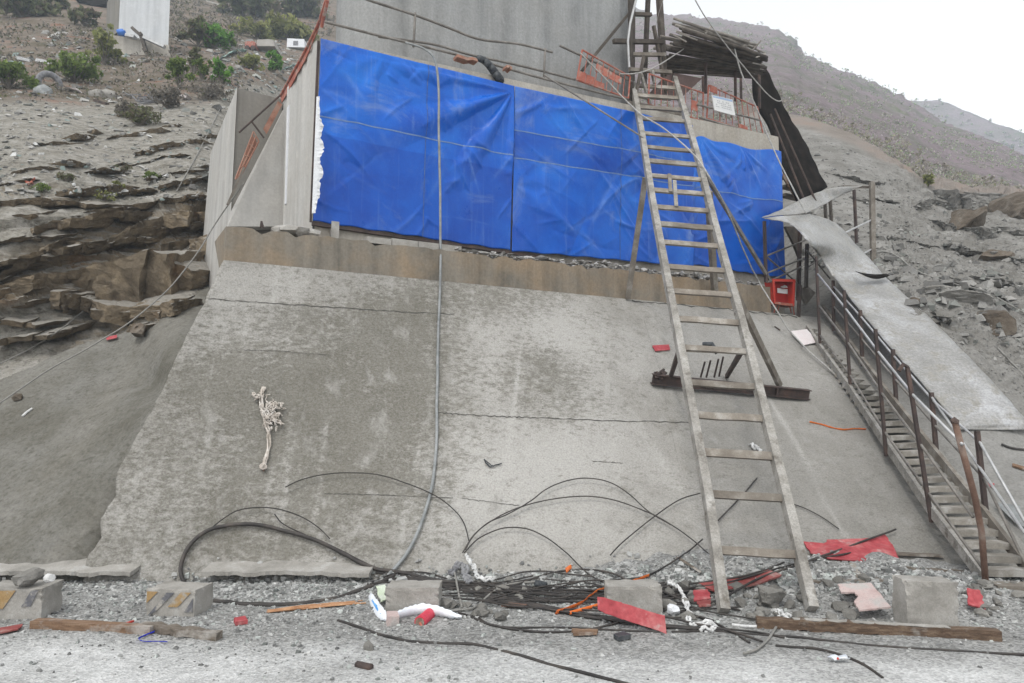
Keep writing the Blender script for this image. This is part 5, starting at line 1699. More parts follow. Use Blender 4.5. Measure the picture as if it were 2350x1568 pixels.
hY = Wp(1007, 250, -.22).y
yb = ap_hit(1004, 700).y - .10
ptube('hose', [(930, 98), (960, 106), (982, 117), (998, 140), (1006, 190), (1007, 300), (1010, 440), (1011, 560), (1010, 660), (1005, 780), (1003, 900), (1002, 1010), (995, 1090), (980, 1160), (955, 1230), (930, 1275), (908, 1302), (890, 1322)],
      .017, M['hose'], 'long grey hose hanging over the blue tarp and down the slope', 'hose',
      fn=lambda x, y: (at(x, y, float(np.interp(y, [95, 125, 560, 640], [Wp(x, 110, .1).y if y < 118 else hY, hY, hY - .15, ap_hit(1008, 640, .1).y]))) if y < 640 else H(x, y, .035)), seg=8)
RP = [
    ([(1332, 122), (1422, 215), (1470, 262), (1524, 297), (1586, 348), (1627, 405), (1672, 490), (1707, 575), (1742, 648), (1777, 704), (1812, 760), (1860, 808), (1900, 845), (1950, 893)], .016, 'rope', 'pale rope running from the red fence across the ladder down to the stair',
     lambda x, y: at(x, y, float(np.interp(y, [122, 215, 262, 348, 405, 648, 704, 760, 893], [Wp(1332, 122, .0).y, Wp(1422, 215, 0).y, lad(1470, 262, .12).y, lad(1586, 348, .12).y, lad(1627, 405, .1).y, Wp(1742, 648, -.55).y, ap_hit(1800, 760, .25).y, ap_hit(1812, 770, .15).y, ap_hit(1930, 885, .1).y])))),
    ([(1684, 104), (1690, 130), (1704, 174), (1732, 240), (1765, 318), (1803, 401), (1850, 490)], .018, 'rope', 'pale rope stretched from the pole shelter down over the landing roof', deep([(104, 12.5), (318, 12.7), (490, 12.2)])),
    ([(1593, -5), (1612, 28), (1629, 54), (1670, 108), (1700, 146), (1729, 180), (1760, 215), (1785, 232), (1796, 226), (1794, 205), (1784, 180)], .014, 'rope', 'pale rope that drops from the sky and loops beside the black canopy', deep([(0, 11.8), (235, 12.9)])),
    ([(1583, 102), (1560, 119), (1537, 134), (1515, 148), (1494, 159), (1470, 167), (1447, 170), (1409, 168)], .014, 'rope', 'pale rope sagging from the pole shelter to the timber tower', deep([(100, 12.6), (172, 11.7)])),
    ([(1522, 0), (1512, 30), (1505, 60)], .006, 'rope_grey', 'thin line hanging by the tall right post of the timber tower', deep([(-10, 12.4), (80, 12.4)])),
]
for pix, r, m_, lb, fn in RP:
    ptube('rope', pix, r * .75, M[m_], lb, 'rope', fn=fn, seg=6)
mb = MB(); mb.tube([Wp(1248, 172, -.06), lad(1476, 316, .05)], .014, 6); mb.build('rod', M['pipe'], bar_)
ptube('rope', [(505, 250), (480, 300), (455, 350), (430, 395), (405, 440)], .012, M['rope_grey'], 'thin grey rope lying down the pale rock left of the wing wall', 'rope', off=.15)
ptube('rope', [(560, 420), (524, 470), (490, 520), (460, 570), (430, 612), (390, 660), (340, 706), (290, 745), (200, 800), (110, 850), (0, 925), (-60, 965)], .010, M['rope_grey'], 'long thin line running from the wing wall down the dark slope', 'rope',
      fn=deep([(420, 10.4), (520, 10.6), (700, 10.0), (925, 8.6), (980, 8.4)]))
ptube('rope', [(190, 715), (140, 755), (70, 800), (0, 835), (-50, 858)], .010, M['rope_grey'], 'short grey rope across the foot of the brown rock face', 'rope', off=.08)

# black strands: loops leaning on the slope, and the bundle at its foot
STR = [
    ([(905, 1322), (872, 1338), (820, 1357), (760, 1373), (700, 1384), (620, 1389), (550, 1386), (490, 1379)], .022, 'thick dark cable end curving from the strands to the striped block', .03),
    ([(424, 1338), (415, 1312), (420, 1280), (440, 1245), (478, 1216), (540, 1203), (610, 1206), (690, 1228), (760, 1258), (830, 1292), (900, 1312), (990, 1330), (1100, 1344)], .020, 'thick black cable arching over the slope behind the striped block', .05),
    ([(480, 1216), (510, 1192), (545, 1172), (590, 1165), (640, 1169), (690, 1185), (730, 1210), (757, 1236)], .006, 'thin black strand looped above the thick black cable', .06),
    ([(630, 1180), (650, 1203), (700, 1228), (780, 1262), (860, 1303)], .006, 'faint thin strand dropping into the thick black cable', .05),
    ([(655, 1118), (690, 1102), (740, 1090), (800, 1085), (870, 1090), (940, 1112), (1000, 1138), (1040, 1168), (1065, 1200), (1077, 1245)], .006, 'long thin strand arched high over the slope behind the hose', .07),
    ([(1068, 1262), (1085, 1232), (1120, 1200), (1165, 1180), (1215, 1152), (1255, 1122), (1300, 1104), (1345, 1098), (1400, 1108), (1445, 1135), (1490, 1175), (1540, 1205)], .0065, 'tallest arched strand in the middle of the slope', .08),
    ([(1062, 1268), (1090, 1225), (1140, 1188), (1200, 1162), (1270, 1145), (1340, 1139), (1400, 1146), (1460, 1165), (1520, 1193), (1580, 1232), (1625, 1270)], .0065, 'flatter arched strand crossing under the tallest one', .08),
    ([(1066, 1268), (1095, 1238), (1130, 1220), (1165, 1211), (1210, 1214), (1255, 1235), (1300, 1268), (1345, 1312), (1400, 1346)], .0065, 'low arched strand right of the white rag', .07),
    ([(1400, 1275), (1425, 1248), (1470, 1210), (1520, 1172), (1560, 1147), (1607, 1132)], .0065, 'strand rising to the right behind the left rail of the ladder', .07),
    ([(1738, 1096), (1700, 1140), (1640, 1202)], .008, 'short straight strand on the slope seen through the ladder', .05),
    ([(1612, 1238), (1580, 1265), (1530, 1298), (1470, 1325), (1400, 1330)], .008, 'strand dropping left from the ladder foot to the rubble', .06),
    ([(1812, 1154), (1850, 1168), (1890, 1190), (1925, 1215)], .006, 'thin strand curving down right of the ladder above the red panel', .04),
    ([(1500, 1350), (1620, 1385), (1745, 1325), (1850, 1290), (1960, 1250), (2055, 1216)], .010, 'long strand slanting up across the red panel on the slope', .10),
    ([(1560, 1352), (1680, 1335), (1800, 1300), (1900, 1278), (1976, 1265)], .009, 'strand lying lower across the red panel on the slope', .08),
    ([(1430, 1365), (1500, 1350), (1600, 1338), (1720, 1320), (1800, 1290)], .009, 'strand passing behind both feet of the ladder', .08),
    ([(1000, 1398), (1060, 1408), (1130, 1436), (1220, 1450), (1310, 1449), (1400, 1435), (1470, 1412), (1540, 1402), (1600, 1415), (1660, 1440), (1720, 1475)], .009, 'strand waving over the gravel in front of the concrete block', .02),
    ([(1085, 1405), (1120, 1432), (1180, 1441), (1280, 1440), (1400, 1446), (1520, 1450), (1640, 1448)], .008, 'flat strand on the gravel below the red board', .02),
    ([(775, 1424), (830, 1442), (880, 1460), (940, 1472), (1010, 1476), (1090, 1480), (1180, 1500), (1280, 1530), (1380, 1556), (1500, 1586)], .011, 'long strand crossing the dusty ground to the bottom of the picture', .015),
    ([(1640, 1448), (1760, 1458), (1900, 1470), (2040, 1484), (2200, 1494), (2380, 1506)], .009, 'straight strand along the ground below the right log', .02),
    ([(1640, 1440), (1740, 1452), (1800, 1464)], .007, 'short straight strand just left of the long ground strand', .025),
    ([(1780, 1483), (1830, 1487), (1870, 1490), (1920, 1502), (1980, 1525), (2025, 1555)], .010, 'short bent strand at the lower right of the ground', .015),
    ([(1706, 1502), (1735, 1492), (1760, 1470), (1778, 1445), (1790, 1422)], .010, 'dusty bent strand standing up over the right log', .05),
    ([(1000, 1408), (1050, 1402), (1090, 1395), (1130, 1360), (1170, 1342), (1230, 1336)], .010, 'dusty brown strand bowed up at the right of the plastic bag', .06),
    ([(1180, 1345), (1240, 1322), (1290, 1310), (1350, 1308), (1410, 1318), (1460, 1345)], .009, 'strand bowed over the rubble above the orange strap', .07),
    ([(1060, 1395), (1050, 1350), (1040, 1300)], .010, 'grey strand tied up to the white rag', .10),
]
for pix, r, lb, off in STR:
    dusty = lb.startswith(('dusty', 'grey'))
    ptube('steel_strand', pix, r, M['rope_grey'] if dusty else M['cable'], lb, 'strand', off=off, seg=5)
for k in range(13):
    a, j = k / 12, random.uniform(-4, 4)
    pix = [(900 + random.uniform(-50, 60), 1312 + 10 * a + j), (1000, 1328 + 14 * a + j), (1100, 1338 + 22 * a + random.uniform(-3, 3)), (1200, 1343 + 32 * a + random.uniform(-3, 3)), (1330, 1344 + 40 * a + random.uniform(-4, 4)), (1450 + random.uniform(-40, 60), 1341 + 42 * a + random.uniform(-4, 4)), (1580 + random.uniform(-60, 80), 1338 + 36 * a + random.uniform(-8, 8))]
    ptube('steel_strand', pix, random.uniform(.006, .009), M['cable'], 'black strand in the level bundle lying between the two bare concrete blocks', 'strand', off=.05 + .02 * random.random(), group='level bundle of black strands', seg=5)
for k in range(9):
    a = k / 8
    pix = [(930 + random.uniform(-30, 40), 1318 + 6 * a), (1040, 1344 + 8 * a), (1120, 1364 + 8 * a + random.uniform(-2, 2)), (1220, 1385 + 8 * a + random.uniform(-2, 2)), (1330, 1404 + 8 * a + random.uniform(-2, 2)), (1450, 1424 + 7 * a + random.uniform(-2, 2)), (1560 + random.uniform(-80, 110), 1440 + 6 * a)]
    ptube('steel_strand', pix, random.uniform(.006, .010), M['cable'], 'black strand in the bundle running down to the red board end', 'strand', off=.04 + .02 * random.random(), group='slanting bundle of black strands', seg=5)

for k in range(26):                                # loose ends thrown over the bundles
    x0 = random.uniform(840, 1500); y0 = 1330 + random.uniform(-8, 40) + (x0 - 900) * .05
    ln = random.uniform(150, 420); bow = random.uniform(-26, 14); sl_ = random.uniform(-.10, .20)
    pix = [(x0 + ln * t, y0 + sl_ * ln * t + bow * math.sin(math.pi * t) + random.uniform(-3, 3)) for t in (0, .2, .4, .6, .8, 1)]
    ptube('steel_strand', pix, random.uniform(.005, .009), M['cable'], 'loose black strand end thrown over the bundles at the foot of the slope', 'strand', off=.05 + .05 * random.random(), group='loose strand ends over the bundles', seg=5)

# ------------------------------------------------------------------ concrete blocks
def cblock(px0, px1, pyb, hgt, depth, yaw, label, stripes=(), tilt=0.0, back_scale=1.0):
    p0, p1 = ground(px0, pyb), ground(px1, pyb)
    w_ = (p1 - p0).length * back_scale; c = (p0 + p1) / 2
    R = Matrix.Rotation(math.radians(yaw), 3, 'Z') @ Matrix.Rotation(math.radians(tilt), 3, 'Y')
    bm = bmesh.new()
    bmesh.ops.create_cube(bm, size=1)
    for v in bm.verts: v.co = Vector((v.co.x * w_ + random.uniform(-.006, .006), v.co.y * depth, v.co.z * hgt))
    bmesh.ops.subdivide_edges(bm, edges=bm.edges[:], cuts=9, use_grid_fill=True)
    cc = c + R @ Vector((0, depth / 2, 0)) + Vector((0, 0, hgt / 2 - .03))
    vs = []
    for v in bm.verts:
        q = v.co
        # chipped arrises: vertices on an edge of the block are knocked in by chance
        on = sum((abs(abs(q.x) - w_ / 2) < .008, abs(abs(q.y) - depth / 2) < .002, abs(abs(q.z) - hgt / 2) < .002))
        k = random.uniform(0, .012) if on >= 2 and random.random() < .6 else (random.uniform(0, .0015))
        if on >= 2 and random.random() < .10: k = .022
        vs.append(cc + R @ (q - q.normalized() * k))
    bm.verts.index_update()
    fs = [tuple(v.index for v in f.verts) for f in bm.faces]
    bm.free()
    e = empty('concrete_block', (cc.x, cc.y, 0), label, 'concrete block', 'concrete guard blocks along the foot of the slope')
    mb = MB(); mb.add(vs, fs); mb.build('block', M['block'], e)
    for kind, quad in stripes:              # worn slanting paint stripes on the front face, in face coordinates
        pts = [cc + R @ Vector(((u - .5) * w_, -depth / 2 - .0075, (v - .5) * hgt)) for u, v in quad]
        mb = MB(); mb.prism(pts, R @ Vector((0, .004, 0))); mb.build('stripe', M[kind], e)
    return e

cblock(-55, 90, 1424, .26, .30, 4, 'half seen concrete block at the left edge, with worn stripes and a stone on top',
       [('yellow_stripe', [(.03, .45), (.30, .96), (.60, .96), (.42, .45)]), ('dark_stripe', [(.70, .5), (.84, .96), (.95, .96), (.84, .5)])])
cblock(330, 449, 1416, .235, .26, -7, 'squat concrete block with worn yellow and dark stripes, thick cable behind it',
       [('yellow_stripe', [(.02, .55), (.02, .92), (.24, .92)]), ('dark_stripe', [(.05, .15), (.42, .90), (.58, .90), (.22, .30)]), ('yellow_stripe', [(.46, .45), (.72, .92), (.92, .92), (.66, .45)]), ('dark_stripe', [(.80, .3), (.97, .75), (.97, .3)])])
cblock(884, 1008, 1408, .225, .26, 0, 'bare concrete block behind the white plastic bag')
cblock(1395, 1521, 1408, .235, .24, 1, 'bare concrete block behind the long red board')
cblock(2082, 2206, 1436, .345, .20, 2, 'largest concrete block, tilted, behind the right log', (), 2.5)

# low broken lip of concrete along the foot of the slope, hollow underneath
for (x0, x1, lb) in ((-60, 330, 'left stretch of the broken concrete lip, hollow beneath, behind the striped blocks'), (486, 860, 'right stretch of the broken concrete lip beside the grey hose')):
    mb = MB(); g = []
    for i in range(50):
        x = x0 + (x1 - x0) * i / 49
        a = ground(x, 1330, .0); yy = BASE_Y - .12 - .04 * float(vnoise([[x * .02, 0, 0]], 1, 3)[0]) - .09 * max(0, float(vnoise([[x * .045, 9, 0]], 1, 4, .7)[0]))
        z0 = .125 + .02 * float(vnoise([[x * .03, 5, 0]], 1, 3)[0])
        g.append([Vector((a.x, BASE_Y + .25, z0 + .06)), Vector((a.x, BASE_Y - .02, z0 + .015)), Vector((a.x, yy, z0))])
    mb.sheet(g, .035, back=(0, 0, -1))
    tag(mb.build('concrete_lip', M['block']), lb, 'concrete lip')

# ------------------------------------------------------------------ planks, boards and scraps
def gbar(name, a, b, w, h, mat, label, cat, z=(.0, .0), nseg=10, wob=.006, taper=False):
    p, q_ = ground(*a), ground(*b)
    p.z = H(*a).z + h / 2 + z[0]; q_.z = H(*b).z + h / 2 + z[1]
    mb = MB(); mb.bar(p, q_, w, h, nseg=nseg, wob=wob)
    return tag(mb.build(name, mat), label, cat)
gbar('plank', (78, 1443), (352, 1456), .085, .055, M['plank'], 'reddish brown broken plank on the ground at the lower left', 'plank', wob=.004)
gbar('plank', (325, 1450), (503, 1468), .07, .055, M['plank_grey'], 'dark rotten plank end lying past the blue strap', 'plank', wob=.010)
lg = gbar('log', (1736, 1434), (2294, 1464), .08, .07, M['log'], 'long brown squared log lying on the ground at the lower right', 'log', wob=.009, nseg=20)
mb = MB(); p, q_ = lg.location.copy(), lg.location.copy()
p, q_ = ground(1736, 1434).lerp(ground(2294, 1464), .16), ground(1736, 1434).lerp(ground(2294, 1464), .80)
zt = lg.location.z + lg.dimensions.z
g = []
for i in range(30):
    c = p.lerp(q_, i / 29); c.z = zt - .008
    g.append([c + Vector((0, -.034 + random.uniform(0, .02), .004)), c + Vector((0, .032 - random.uniform(0, .012), .006))])
mb.sheet(g, .005, back=(0, 0, -1)); mb.build('dust_coat', M['block'], lg)


def board(name, quad, thick, mat, label, cat, lift=(.02, .02, .02, .02), group=None, edge=0.0):
    """a flat piece whose four corners rest on the terrain, each lifted by its own amount"""
    P = [H(x, y, 0) + H_n(x, y) * l for (x, y), l in zip(quad, lift)]
    nrm = (P[1] - P[0]).cross(P[3] - P[0]).normalized()
    if nrm.z < 0: nrm = -nrm
    if edge:
        pts = []
        k = len(P)
        for i in range(k):
            a, b = P[i], P[(i + 1) % k]
            for j in range(6):
                pts.append(a.lerp(b, j / 6) + (0 if j == 0 else 1) * Vector((random.uniform(-edge, edge), random.uniform(-edge, edge), 0)))
        P = pts
    mb = MB(); mb.prism([p + nrm * thick * .5 for p in P], -nrm * thick)
    return tag(mb.build(name, mat), label, cat, group)
def H_n(x, y): return hit(x, y)[1]

pa, pb2 = ground(1372, 1432, .0) + Vector((0, 0, .15)), ground(1528, 1452) + Vector((0, 0, .055))
mb = MB(); nb = 8
for i in range(nb):
    t0, t1 = i / nb, (i + 1) / nb
    ends = []
    for t in (t0, t1):
        c = pa.lerp(pb2, t); wv_ = .058 + (random.uniform(-.02, .01) if t in (0, 1) else random.uniform(-.003, .003))
        ends.append((c + Vector((0, .4, .9)).normalized() * wv_, c - Vector((0, .4, .9)).normalized() * wv_))
    (a0, a1), (b0_, b1_) = ends
    bk_ = Vector((0, .014, -.006))
    mb.add([a0, a1, b1_, b0_, a0 + bk_, a1 + bk_, b1_ + bk_, b0_ + bk_], [(0, 1, 2, 3), (7, 6, 5, 4), (0, 3, 7, 4), (2, 1, 5, 6)] + ([(1, 0, 4, 5)] if i == 0 else []) + ([(3, 2, 6, 7)] if i == nb - 1 else []))
tag(mb.build('red_board', M['red_board']), 'long splintered red board leaning on the strands in front of the bare block', 'board')
board('red_sheet', [(1842, 1247), (1890, 1252), (1898, 1243), (1990, 1240), (2030, 1232), (2058, 1278), (2060, 1291), (1900, 1287), (1858, 1272)], .012, M['red_board'], 'big torn red panel lying on the foot of the slope right of the ladder', 'panel', (.02,) * 9, edge=.012)
board('dark_red_board', [(1600, 1348), (1690, 1334), (1760, 1318), (1798, 1330), (1740, 1350), (1640, 1368)], .015, M['red_board_dark'], 'dull dark red board between the feet of the ladder', 'board', (.04,) * 6, edge=.01)
board('red_sheet_scrap', [(1592, 1372), (1626, 1370), (1632, 1386), (1594, 1392)], .01, M['red_board'], 'small crumpled red sheet left of the ladder foot', 'scrap', (.06, .06, .04, .04), edge=.008)
board('red_sheet_scrap', [(1600, 1392), (1630, 1390), (1632, 1402), (1604, 1404)], .01, M['red_board_dark'], 'darker red scrap just below the crumpled red sheet', 'scrap', (.04,) * 4, edge=.008)
board('torn_board', [(1918, 1368), (1994, 1370), (2045, 1424), (1972, 1426), (1960, 1405), (1972, 1396), (1962, 1388), (1930, 1386)], .014, M['pink_board'], 'torn pinkish grey board propped on the rubble behind the right log', 'board', (.10, .12, .10, .08, .08, .09, .10, .09), edge=.006)
board('red_scrap', [(2218, 1378), (2248, 1384), (2262, 1408), (2220, 1402)], .012, M['red_board'], 'red scrap on the right of the largest concrete block', 'scrap', (.10, .10, .03, .05), edge=.012)
board('red_scrap', [(-20, 1452), (52, 1440), (40, 1452), (-10, 1462)], .010, M['red_board_dark'], 'flat red scrap on the ground at the far left edge', 'scrap', edge=.008)
board('red_scrap', [(536, 1429), (562, 1424), (568, 1434), (540, 1438)], .03, M['red_board'], 'small red chip alone on the gravel right of the broken plank', 'scrap', edge=.004)
board('red_tag', [(1496, 796), (1534, 794), (1536, 806), (1502, 809)], .01, M['red_board'], 'small red plate on the slope left of the ladder', 'plate', edge=.006)
wbd = board('white_board', [(1812, 768), (1848, 764), (1878, 789), (1840, 797)], .014, M['white_board'], 'pale pink rectangular board lying on the slope by the stair head', 'board', (.06, .06, .03, .03))
board('dark_chip', [(1408, 1467), (1432, 1460), (1448, 1468), (1420, 1474)], .03, M['black_plastic'], 'dark chip with a reddish edge on the ground', 'chip', edge=.006)
board('wood_chip', [(1312, 1452), (1372, 1454), (1370, 1461), (1316, 1463)], .02, M['plank'], 'pale brown wood chip below the waving strand', 'chip', edge=.006)
board('orange_chip', [(1298, 1308), (1310, 1300), (1312, 1306), (1302, 1318)], .012, M['orange'], 'tiny orange chip on the foot of the slope', 'chip', edge=.003)
board('wood_splinter', [(1555, 1255 + 30), (1562, 1283), (1612, 1318), (1604, 1322)], .012, M['plank_grey'], 'pale slat on the rubble heap above the white rag', 'slat', (.03,) * 4)
board('red_chip', [(1148 + 20, 1390), (1210, 1394), (1200, 1400), (1150, 1397)], .012, M['rust_red'], 'rust coloured chip among the strands', 'chip', edge=.004)
for (x, y, lb) in ((2262, 1110, 'red scrap on the pale slope right of the stair'), (1930 + 20, 1345, 'small pinkish scrap in the rubble below the red panel')):
    board('red_scrap', [(x, y), (x + 20, y + 4), (x + 18, y + 12), (x + 2, y + 9)], .01, M['red_board'], lb, 'scrap', edge=.006)
board('blue_sheet', [(2283, 1166), (2340, 1176), (2356, 1222), (2330, 1208)], .012, M['hose'], 'bluish grey panel lying at the right edge beside the stair', 'panel', (.08, .08, .05, .05))
board('yellow_stick', [(2322, 1068), (2356, 1078), (2356, 1084), (2322, 1073)], .02, M['plank'], 'short yellowish stick at the right edge of the slope', 'stick')

def ground_tube(name, pix, r, mat, label, cat, off=.02, r2=None, seg=7):
    P = [H(x, y, off) for x, y in catmull(pix, 5)]
    mb = MB(); mb.tube(P, r, seg, r2=r2)
    return tag(mb.build(name, mat, None, True), label, cat)
def ribbon(name, pix, w, mat, label, cat, off=.03, tilt=.5, thick=.004, jit=.0):
    """a flat strap following a path in the picture"""
    P = [H(x, y, off) for x, y in catmull(pix, 6)]
    g = []
    for k, p in enumerate(P):
        d = (P[min(k + 1, len(P) - 1)] - P[max(0, k - 1)]).normalized()
        s_ = Vector((0, -tilt, 1 - tilt)); s_ = (s_ - d * s_.dot(d)).normalized()
        ww = w * (1 + random.uniform(-jit, jit))
        g.append([p - s_ * ww / 2, p + s_ * ww / 2])
    mb = MB(); mb.sheet(g, thick, back=(0, 1, -.3))
    return tag(mb.build(name, mat, None, True), label, cat)
ribbon('orange_strap', [(1275, 1424 - 18), (1330, 1390 - 4), (1352, 1370), (1375, 1355), (1420, 1342), (1452, 1334), (1490, 1320)], .045, M['orange'], 'bright orange strap bent over the black strands', 'strap', .09, jit=.25)
ground_tube('orange_stick', [(1308, 1447 - 40), (1340, 1398), (1382, 1386)], .014, M['orange'], 'short orange stick beside the end of the red board', 'stick', .09)
ribbon('orange_strip', [(1858, 968), (1885, 974), (1908, 981), (1935, 986), (1962, 984), (1988, 985)], .025, M['orange'], 'orange strip lying on the slope between the steel beam and the stair', 'strip', .03, jit=.3)
ribbon('blue_strap', [(388, 1442), (360, 1448), (335, 1457), (318, 1466), (330, 1472), (355, 1472), (384, 1473)], .014, M['blue_strap'], 'blue plastic strap bent round the broken plank', 'strap', .05, jit=.2)
ground_tube('striped_stick', [(250, 1440), (280, 1434), (306, 1426)], .010, M['red'], 'thin red and white stick behind the broken plank', 'stick', .02)
# red paper tube and the wooden cube
tb_ = empty('red_tube', H(974, 1428), 'red paper tube lying before the white plastic bag', 'tube')
p, q_ = H(964, 1428, .06), H(986, 1408, .06); p.z += .0
mb = MB(); mb.tube([p, q_ + Vector((.02, .06, 0))], .045, 14); mb.build('tube', M['pink_red'], tb_, False)
mb = MB(); mb.tube([p + Vector((0, -.002, 0)), p + (p - q_).normalized() * .012], .034, 12); mb.build('end', M['plank'], tb_)
mb = MB(); mb.tube([p + Vector((0, -.01, 0)), p + Vector((.02, -.03, -.03)), p + Vector((.05, -.05, -.04))], .012, 5); mb.build('fuse', M['orange_red'], tb_)
mb = MB(); mb.box(H(898, 1430, .05) + Vector((0, .05, .02)), (.085, .14, .075), Matrix.Rotation(.25, 3, 'Z'), jit=.008)
tag(mb.build('wooden_offcut', M['pink_board']), 'pale wooden offcut under the end of the plastic bag', 'offcut')
# plastic bag
bgp = empty('plastic_bag', H(960, 1420), 'twisted white plastic bag with blue print in front of the bare block', 'plastic bag')
def strip3(pix, widths, off, tiltv, name, mat, wr=.006, par=None, cat=None, label=None):
    P = catmull([(x, y, w_) for (x, y), w_ in zip(pix, widths)], 6); g = []
    for k, (x, y, w_) in enumerate(P):
        c = H(x, y, off)
        g.append([c + Vector(tiltv) * w_ * (u - .5) + Vector((0, -.03 * math.sin(math.pi * u) + random.uniform(-wr, wr), random.uniform(-wr, wr))) for u in (0, .25, .5, .75, 1)])
    mb = MB(); mb.sheet(g, .003)
    o = mb.build(name, mat, par, True)
    return o if par else tag(o, label, cat)
strip3([(848, 1364), (858, 1385), (868, 1404), (885, 1418), (905, 1416)], [.05, .10, .12, .09, .06], .07, (.5, 0, .6), 'arm', M['bag'], par=bgp)
strip3([(890, 1418), (930, 1408), (965, 1402), (1005, 1405), (1035, 1412), (1060, 1415)], [.05, .10, .13, .11, .07, .02], .10, (0, -.3, .9), 'arm', M['bag'], par=bgp)
strip3([(948, 1399), (975, 1393), (1000, 1391), (1020, 1400)], [.018, .024, .022, .012], .135, (0, -.3, .9), 'print', M['bag_blue'], .001, bgp)
strip3([(854, 1376), (866, 1396), (876, 1408)], [.01, .03, .02], .10, (.5, 0, .6), 'print', M['bag_blue'], .001, bgp)
board('green_wrapper', [(862, 1368), (884, 1364), (886, 1388), (872, 1394)], .008, simple('pale_green_film', [(.45, .55, .35), (.62, .66, .58)], 9, rough=.5), 'pale green wrapper behind the left arm of the plastic bag', 'wrapper', (.08, .08, .04, .04), edge=.01)
# white rags
def rag(name, pts, r, mat, label, cat, off=.06, k=3, jit=.02):
    mb = MB()
    for j in range(k):
        P = catmull([(x + random.uniform(-4, 4), y + random.uniform(-3, 3)) for x, y in pts], 5)
        Q = [H(x, y, off + random.uniform(0, .03)) + Vector((random.uniform(-jit, jit), random.uniform(-jit, jit), random.uniform(-jit, jit)) ) for x, y in P]
        mb.tube(Q, r * random.uniform(.6, 1.2), 7, r2=r * random.uniform(.4, 1.1))
    return tag(mb.build(name, mat, None, True), label, cat)
rag('white_rag', [(1072, 1276), (1080, 1292), (1092, 1310), (1100, 1326), (1128, 1332)], .012, M['white_cloth'], 'white rag draped over the strands left of the arched loops', 'rag', .12, 5)
rag('grey_rag', [(1036, 1318), (1050, 1300), (1062, 1296), (1070, 1320), (1078, 1338)], .022, M['grey_cloth'], 'dirty grey rag bunched beside the white rag', 'rag', .10, 5)
rag('white_cloth_strip', [(1536, 1336), (1552, 1345), (1566, 1362), (1576, 1385), (1580, 1408), (1578, 1422), (1590, 1434)], .011, M['white_cloth'], 'long white cloth strip hanging in the rubble left of the ladder foot', 'rag', .08, 4, .012)
rag('white_tuft', [(1600, 1436), (1625, 1430), (1640, 1446), (1610, 1446)], .014, M['white_cloth'], 'white tuft of cloth at the left foot of the ladder', 'rag', .03, 3)
rag('white_tuft', [(1782, 1408), (1800, 1410), (1812, 1416)], .014, M['white_cloth'], 'small white tuft left of the right ladder foot', 'rag', .05, 3)
rag('white_tuft', [(1726, 1020), (1738, 1030), (1744, 1036)], .016, M['white_cloth'], 'small white tuft on the slope seen between the ladder rungs', 'rag', .05, 3)
ground_tube('white_stick', [(1680, 1434), (1720, 1438), (1768, 1436)], .011, M['white_cloth'], 'thin white stick lying left of the right log', 'stick', .03)
ground_tube('white_straw', [(2265 - 1000 + 0, 1431 + 178 - 0), (1310, 1610)], .008, M['white_cloth'], 'thin white straw on the ground', 'straw') if False else None
ground_tube('pipe_stub', [(820, 1526), (852, 1533)], .024, M['rust'], 'short rusty pipe stub on the dusty ground in front', 'pipe', .03, seg=10)
mb = MB(); mb.rock(H(845, 1488, .03) + Vector((0, 0, .0)), (.05, .04, .055), sub=1); tag(mb.build('pointed_stone', M['rock_grey']), 'dark pointed stone on the ground in front of the plastic bag', 'stone')
mb = MB(); mb.rock(H(1240, 1342, .10), (.09, .05, .05), sub=2); tag(mb.build('black_lump', M['black_plastic'], None, True), 'black plastic lump on the foot of the slope behind the strands', 'lump')
mb = MB(); mb.rock(ground(30, 1345, .27) + Vector((0, .15, .035)), (.16, .08, .07), sub=2); tag(mb.build('flat_stone', M['rock_grey']), 'grey stone lying on the half seen block at the left edge', 'stone')
mb = MB(); p = ground(86, 1345, .26) + Vector((0, .12, .03)); mb.tube([p, p + Vector((.05, -.03, .01))], .035, 10, r2=.028); tag(mb.build('paper_cup', M['white_cloth']), 'crushed white cup beside the stone on the left block', 'cup')
mb = MB(); p = H(1975, 1372, .14); mb.tube([p, p + Vector((.05, .0, 0))], .022, 10); tag(mb.build('red_stub', M['pink_red']), 'small bright red stub above the torn pinkish board', 'cap')
lbp = H(1925, 1520); mb = MB(); g = []
for i in range(6): g.append([lbp + Vector((-.06 + .024 * i, -.03 + .02 * j, .02 + random.uniform(0, .025))) for j in range(4)])
mb.sheet(g, .004, back=(0, 0, -1)); cr = tag(mb.build('crumpled_label', M['bag'], None, True), 'crumpled white wrapper with a red spot on the lower right ground', 'wrapper')
mb = MB(); mb.rock(lbp + Vector((-.02, -.035, .035)), (.012, .008, .01), sub=1); mb.build('red_spot', M['red'], cr)
# palm fibre
mb = MB()
for k in range(60):
    x0, y0 = random.uniform(610, 700), random.uniform(1394, 1406); x1, y1 = random.uniform(720, 840), random.uniform(1378, 1392)
    y0 = 1403 - (x0 - 610) * .09 + random.uniform(-3, 3); y1 = 1391 - (x1 - 720) * .08 + random.uniform(-4, 3)
    mb.tube([H(x0, y0, .03), H((x0 + x1) / 2, (y0 + y1) / 2 - 1, .04 + random.uniform(0, .02)), H(x1, y1, .03)], random.uniform(.003, .008), 4)
tag(mb.build('palm_fibre', M['palm']), 'frayed orange brown bundle of palm fibre in front of the grey hose', 'fibre bundle')
